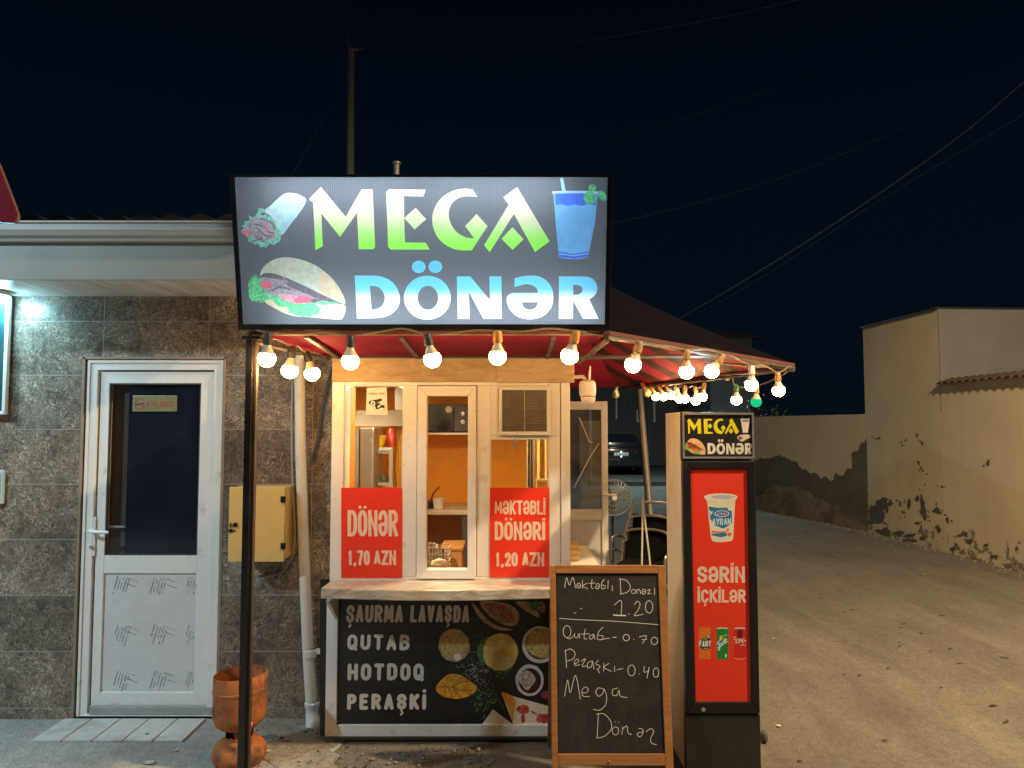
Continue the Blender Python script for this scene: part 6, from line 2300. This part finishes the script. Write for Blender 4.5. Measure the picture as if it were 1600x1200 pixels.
mb = loft([(YR + .06, [(.70, .30), (.80, .42), (.81, .60), (.78, .80), (.74, .95)]),
           (YR + .25, [(.74, .24), (.84, .40), (.85, .62), (.83, .84), (.78, 1.0)]),
           (YR + 1.2, [(.74, .22), (.85, .38), (.86, .62), (.84, .86), (.79, 1.0)]),
           (YR + 3.0, [(.74, .22), (.85, .38), (.86, .60), (.84, .82), (.78, .93)]),
           (YR + 3.85, [(.66, .26), (.78, .38), (.79, .52), (.76, .66), (.68, .74)])])
body = mb.build("body", M_CAR, car, bevel=.03, smooth=True)
mb = loft([(YR + .22, [(.77, .98), (.74, 1.05), (.70, 1.15)]), (YR + .62, [(.775, .985), (.72, 1.25), (.58, 1.44)]), (YR + 2.0, [(.775, .985), (.70, 1.27), (.58, 1.46)]), (YR + 3.05, [(.76, .93), (.72, .97), (.66, 1.0)])])
mb.build("cabin", M_CAR, car, bevel=.02, smooth=True)
mb = MB(); mb.prism([(ccx + x, YR + y - .012, z) for x, y, z in ((-.60, .26, 1.12), (.60, .26, 1.12), (.52, .55, 1.37), (-.52, .55, 1.37))], (0, .01, 0))
mb.build("rear_window", pm("car_glass", (.015, .018, .022), .08), car)
for s in (-1, 1):
    mb = MB(); mb.prism([(ccx + s * x, YR + y, z) for x, y, z in ((.52, .045, .80), (.79, .10, .78), (.78, .12, .95), (.56, .07, .93))], (0, .03, 0))
    mb.build("tail_light", pm("tail_lens", (.30, .02, .02), .2), car)
    mb = MB(); mb.box(ccx + s * .52 - .12, ccx + s * .52 + .12, YR + .03, YR + .05, .37, .42)
    mb.build("reflector", pm("reflector", (.45, .25, .22), .25), car)
for s in (-1, 1):
    for y in (YR + .75, YR + 3.15):
        mb = MB(); mb.lathe([(.12, -.10), (.28, -.10), (.31, -.07), (.31, .07), (.28, .10), (.12, .10)], (ccx + s * .74, y, .311), 22, axis='X')
        w_o = mb.build("wheel", M_RUBBER, car, smooth=True)
        mb = MB(); mb.lathe([(.0001, -.095), (.19, -.095), (.2, .095), (.0001, .095)], (ccx + s * .74, y, .311), 16, axis='X')
        mb.build("rim", M_GALV, w_o)
mb = MB(); mb.box(ccx - .76, ccx + .76, YR - .02, YR + .0595, .33, .56)
mb.build("bumper", M_CAR, car, bevel=.03)
mb = MB(); mb.box(ccx - .25, ccx + .25, YR + .035, YR + .055, .685, .80)
pln = mb.build("number_plate", pm("plate_white", (.80, .80, .78), .35), car, bevel=.004)
pp = Plane((0, YR + .034, 0), (1, 0, 0), (0, 0, 1))
cc_ = at(971, 712, YR)
graphic(pp, [("lettering", M_BLACKP, lettering("11 AO 222", 963, 980, 709.6, 713.6, .7, .6, 'round'))], pln)
for zz_ in (.83, .66):
    mb = MB(); mb.ball((ccx, YR + .03, zz_), .022, 10, 8)
    mb.build("plate_spot", emat("plate_spot", (.70, .95, 1.0), 6.0), car)  # glowing beads for the bright spots at the plate, the lower one a reflection

# kerb strip across the lane's far end, and the ground beyond it
mb = MB(); mb.box(2.2, 8.5, 21.4, 21.7, 0, .13)
tag(mb.build("kerb", pm("old_kerb", (.07, .07, .07), .8, var=.3)), kind="structure")

# ================================================================== lane walls
M_CREAMW = stain_wall("cream_render", (.66, .56, .39), (.20, .165, .13), .42)
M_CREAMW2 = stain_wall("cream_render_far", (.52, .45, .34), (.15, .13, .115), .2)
M_GREYR = pm("grey_render", (.17, .165, .165), .85, var=.15, vs=2, bump=.2, bs=40, dirt=(.16, .15, .14), dlo=.5, dhi=.7, dscale=1.2)
M_RENDER = pm("bare_cement", (.105, .095, .085), .9, var=.25, vs=4, bump=.3, bs=40)
M_CLAY = pm("clay_coping", (.07, .045, .035), .7, var=.3, vs=10)
ga, gb = atz(1357, 831), atz(1600, 896)
dirw = (gb - ga).normalized()
gc = ga + dirw * ((atz(1477, 863) - ga).dot(dirw))
gn = gc + dirw * 8.5
right = Vector((-dirw.y, dirw.x, 0))
if right.x < 0:
    right = -right
H_T = (at(1355, 513, ga.y).z + at(1477, 482, gc.y).z) / 2
H_N = at(1480, 598, gc.y).z


def wallprism(a, b, w, h, name, mat, parent, z0=-.05):
    mb = MB(); mb.prism([a + Vector((0, 0, z0)), b + Vector((0, 0, z0)), b + right * w + Vector((0, 0, z0)), a + right * w + Vector((0, 0, z0))], (0, 0, h - z0))
    return mb.build(name, mat, parent)


blk = thing("plastered_block", "tall cream plastered building block with a grey end wall beside the lane", "building", tuple(gc))
wallprism(gc + dirw * .002, ga, 4.5, H_T, "wall", M_CREAMW, blk)
mb = MB(); q0_ = gc + dirw * .012 - right * .001
mb.prism([q0_ + Vector((0, 0, H_N - .4)), q0_ + right * 4.4 + Vector((0, 0, H_N - .4)), q0_ + right * 4.4 + Vector((0, 0, H_T - .004)), q0_ + Vector((0, 0, H_T - .004))], dirw * .012)
mb.build("end_wall", M_GREYR, blk)
mb = MB(); mb.prism([ga - dirw * .03 - right * .03 + Vector((0, 0, H_T)), gc + dirw * .04 - right * .03 + Vector((0, 0, H_T)), gc + dirw * .04 + right * 4.5 + Vector((0, 0, H_T)), ga - dirw * .03 + right * 4.5 + Vector((0, 0, H_T))], (0, 0, .02))
mb.build("roof", M_ROOFD, blk)
nw = thing("yard_wall", "long cream yard wall with flaking plaster and clay tile coping", "wall", tuple(gn))
wallprism(gn, gc + dirw * .003, .22, H_N, "wall", M_CREAMW, nw)
mb = MB()
n_ = int((gn - gc).length / .145)
for k in range(n_):
    c = gc + dirw * (.09 + k * .145)
    m_ = 8
    prof = [(-.070 + .140 * q / m_, .04 * sin(pi * q / m_)) for q in range(m_ + 1)]
    fr1 = [c - right * .07 + dirw * a + Vector((0, 0, H_N - .035 + h)) for a, h in prof]
    fr2 = [c + right * .13 + dirw * a + Vector((0, 0, H_N + .03 + h)) for a, h in prof]
    inn = [p_ - Vector((0, 0, .014)) for p_ in fr1]
    vs_ = fr1 + fr2 + inn
    fs_ = [(q, q + 1, m_ + 2 + q, m_ + 1 + q) for q in range(m_)] + [(q, q + 1, 2 * (m_ + 1) + q + 1, 2 * (m_ + 1) + q) for q in range(m_)]
    mb.add(vs_, fs_)
mb.build("coping", M_CLAY, nw)
PW = Plane(gc - right * .0, dirw, (0, 0, 1))
if PW.n.dot(-right) < 0:
    PW = Plane(gc, -dirw, (0, 0, 1))
W1z = lambda pts: zz(pts, 1160, 440, 1148 / 440)
rq = random.Random(21)
chips = []
for (x, y, rx, ry) in ((735, 905, 12, 36), (738, 935, 15, 14), (715, 885, 8, 12), (790, 932, 14, 10), (800, 940, 12, 8), (680, 905, 6, 22), (570, 900, 22, 20), (590, 920, 10, 24), (600, 905, 16, 6), (548, 950, 26, 48), (645, 900, 5, 6), (800, 1010, 9, 18), (835, 970, 6, 9),
                       (715, 985, 12, 5), (745, 960, 9, 12), (680, 1035, 20, 8), (640, 1025, 24, 12), (735, 1045, 16, 8), (690, 1055, 30, 6), (905, 1030, 16, 8), (925, 1058, 14, 10), (885, 1035, 9, 4), (995, 1075, 10, 7), (1120, 1090, 8, 9), (735, 660, 4, 8), (713, 625, 4, 4), (736, 770, 4, 5), (720, 740, 3, 8), (648, 655, 4, 3), (545, 640, 5, 3), (815, 835, 5, 4), (1002, 738, 7, 14), (860, 1090, 14, 10), (1030, 1120, 14, 8), (580, 1020, 30, 14)):
    chips.append(W1z(oval(x, y, rx, ry, 15, .38, int(x), rq.uniform(-.2, .2))))
    for _ in range(3):
        chips.append(W1z(oval(x + rq.gauss(0, rx * 1.4 + 4), y + rq.gauss(0, ry * 1.1 + 4), rq.uniform(1.5, 5), rq.uniform(1.5, 5), 8, .35, _)))
graphic(PW, [("plaster_scars", M_RENDER, chips)], nw, off=.0035)

gf = atz(1178, 795.5)
dirf = (gf - ga).normalized()
rgt_save = right
right = Vector((-dirf.y, dirf.x, 0))
if right.x < 0:
    right = -right
H_F = at(1357, 647, ga.y).z
fw = thing("lane_wall", "low cream wall with a dark bare cement dado further down the lane", "wall", tuple(ga))
wallprism(ga - dirf * .0, gf, .22, H_F, "wall", M_CREAMW2, fw)
PF = Plane(ga, dirf, (0, 0, 1))
if PF.n.dot(-right) < 0:
    PF = Plane(ga, -dirf, (0, 0, 1))
base = [(52, 725), (80, 718), (110, 722), (150, 708), (180, 716), (200, 730), (218, 735), (245, 768), (262, 765), (275, 782), (300, 780), (322, 802), (342, 796), (352, 812), (372, 806), (380, 776), (398, 795), (412, 790), (430, 762), (448, 764), (446, 702), (456, 690), (472, 690), (478, 668), (490, 648), (497, 660), (505, 636), (511, 650), (512, 760), (514, 1005), (480, 982), (468, 955), (440, 968), (424, 948), (402, 930), (398, 900), (372, 912), (350, 905), (318, 878), (296, 880), (270, 850), (258, 856), (228, 832), (180, 838), (130, 828), (100, 850), (52, 880)]
jag = []
for a, b_ in zip(base, base[1:] + base[:1]):
    L_ = math.hypot(b_[0] - a[0], b_[1] - a[1])
    m_ = max(1, int(L_ / 7))
    for q in range(m_):
        f = q / m_
        jag.append((a[0] + (b_[0] - a[0]) * f + rq.uniform(-2.5, 2.5), a[1] + (b_[1] - a[1]) * f + rq.uniform(-4, 4)))
low = [(40, 800), (150, 790), (300, 850), (400, 880), (512, 900), (514, 1060), (430, 1040), (330, 1010), (220, 985), (130, 970), (40, 950)]
graphic(PF, [("worn_foot", pm("worn_render", (.20, .175, .145), .9, var=.3, vs=5, bump=.3, bs=40, dirt=(.11, .10, .09), dlo=.45, dhi=.6), [W1z(low)]), ("bare_dado", M_RENDER, [W1z(jag)])], fw, off=.004)
right = rgt_save


# dirt gathered along the foot of both lane walls
mb = MB()
for a_, b_, n_ in ((gc + dirw * .4, gn, 620), (ga - dirf * .0, gf, 260), (ga, gc, 200)):
    ax_ = (b_ - a_); ln_ = ax_.length; ax_ = ax_.normalized()
    nr = Vector((-abs(ax_.y), ax_.x * (1 if ax_.y > 0 else -1), 0))
    if nr.x > 0:
        nr = -nr
    for k in range(n_):
        c = a_ + ax_ * rq.uniform(0, ln_) + nr * (.01 + abs(rq.gauss(0, .10)))
        s_ = rq.uniform(.006, .02) * (2.0 if rq.random() < .08 else 1)
        c = Vector((c.x, c.y, .0))
        d = [Vector((rq.uniform(.6, 1.2), 0, 0)) * s_, Vector((0, rq.uniform(.6, 1.2), 0)) * s_]
        mb.add([c + d[0], c + d[1], c - d[0] * rq.uniform(.7, 1.2), c - d[1] * rq.uniform(.7, 1.2), c + Vector((0, 0, s_ * rq.uniform(.4, .9)))], [(0, 1, 4), (1, 2, 4), (2, 3, 4), (3, 0, 4)], rq.choice((0, 0, 1)))
tag(mb.build("dirt", [pm("wall_dirt", (.085, .068, .05), .9, var=.3), pm("plaster_crumb", (.26, .21, .15), .9, var=.3)]), "crumbs of dirt and plaster along the foot of the lane walls", "dirt", kind="stuff")

# ================================================================== planting far down the lane
def leafy(name, label, cat, c, rx, ry, h, n_, size, seed, mat, z0=.2, cone=0.0, trunk_r=.06, group=None):
    rq = random.Random(seed)
    o = thing(name, label, cat, c, group)
    c = Vector(c)
    mb = MB(); mb.tube([c, c + Vector((.03, .02, h * .3)), c + Vector((-.02, .0, h * .75))], [trunk_r, trunk_r * .7, trunk_r * .25], 8)
    mb.build("trunk", pm("bark", (.08, .06, .045), .9, var=.3), o)
    mb = MB()
    cl = []
    for k in range(26):
        f = rq.random()
        w = (1 - cone * f) * (.35 + .65 * rq.random())
        a = rq.uniform(0, 2 * pi)
        cl.append((Vector((rx * w * cos(a), ry * w * sin(a), z0 + (h - z0) * f)), rq.uniform(.25, .5)))
    for k in range(n_):
        cc, s = rq.choice(cl)
        g = Vector((rq.gauss(0, 1), rq.gauss(0, 1), rq.gauss(0, 1)))
        q = c + cc + Vector((g.x * rx * s * .7, g.y * ry * s * .7, g.z * min(rx * 1.2, h * .2) * s))
        if q.z < .02:
            q.z = .02 + rq.random() * .2
        a, b_ = rq.uniform(0, 2 * pi), rq.uniform(-1, 1)
        d1 = Vector((cos(a), sin(a), b_)).normalized() * size * rq.uniform(.6, 1.3)
        d2 = d1.orthogonal().normalized() * size * .38
        mb.add([q - d1, q + d2, q + d1, q - d2], [(0, 1, 2, 3)], rq.choice((0, 0, 1)))
    mb.build("foliage", [mat, pm("leaf_light", (.06, .085, .035), .6, var=.3)], o, recalc=False)
    return o


M_LEAF = pm("leaf_dark", (.022, .036, .018), .6, var=.3)
leafy("shrub", "dark leafy shrub at the far end of the low lane wall", "shrub", tuple(atz(1197, 793) + Vector((.0, 0, 0))), .42, .4, 2.0, 2600, .05, 5, M_LEAF, .1, .25)
# ================================================================== buildings behind
def house(name, label, x0, x1, y0, y1, hw, hr, wall, roofm, wins=()):
    o = thing(name, label, "house", ((x0 + x1) / 2, y0, 0))
    mb = MB(); mb.box(x0, x1, y0, y1, 0, hw); mb.build("wall", wall, o)
    mb = MB(); e = .35; xm = (x0 + x1) / 2
    yr0, yr1 = y0 + (y1 - y0) * .35, y1 - (y1 - y0) * .35
    vs_ = [(x0 - e, y0 - e, hw), (x1 + e, y0 - e, hw), (x1 + e, y1 + e, hw), (x0 - e, y1 + e, hw), (xm - .4, yr0, hr), (xm + .4, yr1, hr)]
    mb.add(vs_, [(0, 1, 4), (1, 2, 5, 4), (2, 3, 5), (3, 0, 4, 5), (0, 3, 2, 1)])
    mb.build("roof", roofm, o)
    for (wx, wz, ww, wh) in wins:
        mb = MB(); mb.ring(wx, wx + ww, wz, wz + wh, .06, y0 - .04, y0 - .002)
        wf = mb.build("window", M_PVC_OLD, o)
        mb = MB(); mb.box(wx + .06, wx + ww - .06, y0 - .02, y0 - .004, wz + .06, wz + wh - .06)
        mb.build("pane", pm("dark_window", (.02, .025, .03), .1), wf)
    return o


M_WDARK = pm("dull_plaster", (.12, .12, .115), .85, var=.2, vs=1)
M_ROOFT = pm("old_tile_roof", (.22, .21, .20), .75, var=.3, vs=3)
house("far_house", "far house with a tiled roof peeking over the canopy tip", at(1110, 600, 27).x, at(1176, 600, 27).x, 27, 32, at(1170, 528, 27).z, at(1160, 512, 29).z, M_WDARK, M_ROOFT)
fb = thing("far_building", "dim long facade with pale pilasters behind the parked car", "building", (6, 33, 0))
mb = MB(); mb.box(1.5, 10.0, 33, 35, 0, 5.2)
mb.build("wall", M_WDARK, fb)
for u, w, v0_, v1_, m_ in ((963, 2.6, 620, 655, M_PVC_OLD), (984, 1.8, 615, 690, M_GREYR), (996, 3.2, 640, 660, M_PVC_OLD), (1022, 3.4, 615, 660, M_PVC_OLD), (1013, 1.6, 610, 740, M_GREYR), (973, 1.4, 610, 700, M_GREYR)):
    x0, x1, z0, z1 = R(u - w / 2, v0_, u + w / 2, v1_, 32.9)
    mb = MB(); mb.box(x0, x1, 32.85, 32.998, max(0, z0), z1)
    mb.build("pilaster", m_, fb)

# ================================================================== power pole, wires
M_WIREB = pm("weathered_wire", (.10, .10, .11), .5)
pt_, pbm = at(548.5, 76, 12), at(546.5, 600, 12)
pw = thing("power_pole", "tall grey concrete power pole rising behind the lit sign", "pole", (pbm.x, 12, 0))
mb = MB(); mb.tube([(pbm.x, 12, 0), (pt_.x, 12, pt_.z)], [.085, .055], 12)
mb.build("post", pm("pole_concrete", (.36, .33, .31), .8, var=.15, vs=4), pw, smooth=True)
mb = MB(); mb.tube([(pt_.x - .05, 12, pt_.z - .02), (pt_.x + .2, 12, pt_.z - .02)], .018, 8)
mb.tube([(pt_.x - .05, 12, pt_.z - .1), (pt_.x - .05, 12, pt_.z + .25)], .008, 6)
mb.build("arm", M_GALV, pw)
mb = MB(); c = at(572, 82, 12); mb.ball(c, .09, 14, 8, sx=1.5, sy=.7, sz=.32)
mb.build("lamp_hood", M_BLACKP, pw, smooth=True)
mb = MB(); c = at(619.5, 262, 8.0); mb.lathe([(.0001, -1.2), (.035, -1.2), (.035, .03), (.05, .035), (.05, .06), (.0001, .075)], (c.x, 8.0, c.z), 14)
tag(mb.build("vent_pipe", M_GALV, smooth=True), "short vent pipe sticking up behind the lit sign", "pipe")


def wire(label, pts, r=.007):
    mb = MB(); mb.tube(smooth_line([tuple(at(*p)) for p in pts], 8), r, 6)
    tag(mb.build("power_line", M_WIREB, smooth=True), label, "power line", "overhead power lines")


wire("wire running from the head of the power pole across the upper sky", [(552, 77, 12), (590, 79, 12), (650, 73, 12), (800, 73, 11.5), (900, 66, 11), (1000, 50, 10.6), (1120, 28, 10.3), (1245, 0, 10), (1400, -40, 9.5)])
wire("guy wire slanting down from the power pole to behind the sign", [(547, 110, 11.9), (525, 150, 11.5), (495, 205, 11), (460, 268, 10.5), (440, 310, 10.3)], .006)
wire("bright wire climbing steeply from the canopy slope over the lane", [(1060, 498, 15), (1130, 458, 14), (1250, 384, 13), (1380, 298, 12), (1500, 212, 11), (1600, 128, 10), (1750, 0, 9)], .009)
wire("fainter wire sagging just beneath the steep bright one", [(1090, 490, 15), (1180, 440, 14), (1300, 362, 13), (1420, 285, 12), (1600, 178, 10.5), (1760, 70, 9.5)], .003)
wire("thin wire crossing dimly behind the sign's drink picture", [(700, 285, 14), (850, 248, 14), (1000, 205, 13), (1130, 165, 12.5), (1300, 105, 12), (1460, 52, 11.5), (1640, -10, 11), (1800, -70, 10.5)], .0025)
wire("thin lowest wire fading behind the sign edge", [(950, 350, 14), (1060, 325, 14), (1200, 285, 13.5), (1330, 235, 13), (1500, 160, 12.4), (1660, 80, 11.8), (1850, -20, 11)], .0025)


# ================================================================== added street lamps, none of them in view
def added_street_lamp(label, x, y, h, ax, ay, power, col, size, tiltx, tilty):
    o = thing("added_street_lamp", label, "street lamp", (x, y, 0), "added street lamps")
    mb = MB(); mb.tube([(x, y, 0), (x, y, h - .3)], [.07, .045], 12)
    mb.build("post", M_LAMPHEAD, o, smooth=True)
    hx, hy = x + ax, y + ay
    mb = MB(); mb.tube(smooth_line([(x, y, h - .35), (x + ax * .3, y + ay * .3, h - .02), (hx, hy, h + .05)], 6), .028, 10)
    mb.build("arm", M_LAMPHEAD, o, smooth=True)
    mb = MB(); mb.lathe([(.0001, .09), (.08, .085), (.16, .04), (.18, .0), (.17, -.002), (.15, .03), (.0001, .04)], (hx, hy, h), 24)
    mb.build("lamp_head", M_LAMPHEAD, o, smooth=True)
    ld = bpy.data.lights.new("added_street_light", 'AREA')
    ld.shape = 'DISK'; ld.size = size; ld.energy = power; ld.color = col
    lo = bpy.data.objects.new("lamp_light", ld)
    lo.rotation_euler = (tiltx, tilty, 0)
    COL.objects.link(lo); lo.parent = o
    lo.location = (ax, ay, h - .02)
    return o


added_street_lamp("assumed tall lane street lamp with warm light by the yard wall", 5.35, 1.6, 5.6, -.9, .9, PW_STREET, (1.0, .76, .45), .26, radians(16), radians(-6))  # assumed lamp out of view, added to light the yard wall and lane
added_street_lamp("added street lamp giving cold light on the pavement before the tiled building", -6.2, .2, 4.6, .9, .4, PW_COLD, (.64, .87, 1.0), .3, radians(22), radians(18))  # added lamp in place of the neighbouring shop's cold light
added_street_lamp("assumed street lamp with cold light hidden beyond the canopy", 2.25, 21.5, 5.2, 1.4, -.6, PW_FAR, (.62, .95, 1.0), .26, 0, 0)  # assumed unseen lamp, added to light the parked car and the ground around it

# ================================================================== litter
M_LEAFD = pm("dry_leaf", (.075, .05, .03), .8, var=.3)
rq = random.Random(31)
for (u, v) in ((1283, 936), (1320, 957), (1332, 953), (1413, 975), (1408, 981), (1405, 1004), (1406, 1010), (1440, 990), (1455, 1018), (1473, 962), (1388, 1045), (1320, 1054), (1343, 1056), (1485, 1014), (1471, 1075), (1383, 1158), (1552, 1103), (1572, 1128), (1250, 1190), (1500, 1037), (1570, 1028)):
    p = atz(u, v, .004)
    a = rq.uniform(-.6, .6)
    L_, w_ = rq.uniform(.012, .038), rq.uniform(.004, .009)
    mb = MB()
    d = Vector((cos(a), sin(a) * 1.2, 0)); n_ = Vector((-d.y, d.x, 0))
    P = [p - d * L_, p - d * L_ * .3 + n_ * w_, p + d * L_ * .5 + n_ * w_ * .8, p + d * L_, p + d * L_ * .4 - n_ * w_, p - d * L_ * .4 - n_ * w_ * .8]
    for q in (1, 2, 4, 5):
        P[q] = P[q] + Vector((0, 0, .006))
    mb.prism(P, (0, 0, .002))
    tag(mb.build("dead_leaf", M_LEAFD), "dry brown leaf lying on the asphalt lane", "leaf", "dead leaves on the lane")
p = atz(230, 1150, .0045)
mb = MB(); mb.lathe([(.0001, .012), (.012, .012), (.0155, .009), (.0165, .0), (.014, .0)], p, 20)
tag(mb.build("bottle_cap", pm("green_plastic", (.02, .22, .05), .4)), "green plastic bottle cap on the pavement before the doorstep", "bottle cap")


def scrap(label, u, v, L_, w_, mat, seed, name="paper_scrap", cat="litter"):
    rq = random.Random(seed)
    p = atz(u, v, .0045 if u < 860 else .001)
    mb = MB()
    P = [p + Vector((L_ * cos(2 * pi * k / 9) * rq.uniform(.7, 1.1), w_ * sin(2 * pi * k / 9) * rq.uniform(.7, 1.1), rq.uniform(.004, .012))) for k in range(9)]
    mb.prism(P, (0, 0, .0015))
    tag(mb.build(name, mat), label, cat)


M_PAP = pm("dirty_paper", (.50, .48, .44), .7)
scrap("pale flattened wrapper on the pavement below the bottle cap", 234, 1193, .035, .02, M_PAP, 1)
scrap("tiny white paper bit on the pavement between wrapper and orange bin", 275, 1174, .012, .008, M_PAP, 2)
scrap("cream torn paper lying against the foot of the orange bin", 413, 1176, .045, .022, pm("cream_paper", (.62, .52, .36), .7), 3)
scrap("pinkish wrapper in the rubble beneath the rain pipe", 447, 1158, .03, .016, pm("pink_paper", (.42, .20, .18), .6), 4)
scrap("dark rag scrap in the rubble beside the orange bin", 420, 1153, .05, .025, pm("grey_rag", (.11, .12, .12), .8), 5)
scrap("pale stone chip on the lane beside the cooler foot", 1217, 1136, .014, .01, pm("stone_chip", (.62, .55, .36), .7), 6, "stone_chip", "stone")
scrap("white paper bit on the lane below the yard wall", 1441, 898, .03, .02, M_PAP, 7)
scrap("small white paper bit on the asphalt near the cooler", 1209, 999, .014, .01, M_PAP, 8)
p = atz(1194, 1160, 0)
mb = MB(); mb.ball(p + Vector((0, 0, .03)), .034, 10, 7, sx=.6, sy=.8, sz=1)
for v in mb.v:
    v += Vector((random.uniform(-.003, .003),) * 3)
tag(mb.build("stone", pm("dark_stone", (.07, .065, .06), .8)), "dark stone wedged beside the cooler base", "stone")
# crumbs of rubble at the wall foot
mb = MB()
for k in range(420):
    x, y = rq.uniform(-1.5, -.1), rq.uniform(3.72, 4.36)
    if x > -.95 and y > 4.03:
        y = rq.uniform(3.7, 4.0)
    s = rq.uniform(.002, .008) * (1.6 if rq.random() < .1 else 1)
    d = [Vector((rq.uniform(-1, 1), rq.uniform(-1, 1), 0)) * s for _ in range(3)]
    c = Vector((x, y, .0085))
    mb.add([c + d[0] * 1.5, c + Vector((-d[0].y, d[0].x, 0)) * 1.2, c - d[0] * 1.3, c + Vector((d[0].y, -d[0].x, 0)) * 1.4, c + Vector((0, 0, s * 1.1))], [(0, 1, 4), (1, 2, 4), (2, 3, 4), (3, 0, 4)], rq.choice((0, 0, 1)))
tag(mb.build("rubble", [pm("rubble_grey", (.20, .18, .155), .85, var=.3), pm("rubble_dark", (.06, .055, .05), .85)]), "scattered crumbs of cement along the foot of wall and kiosk", "rubble", kind="stuff")
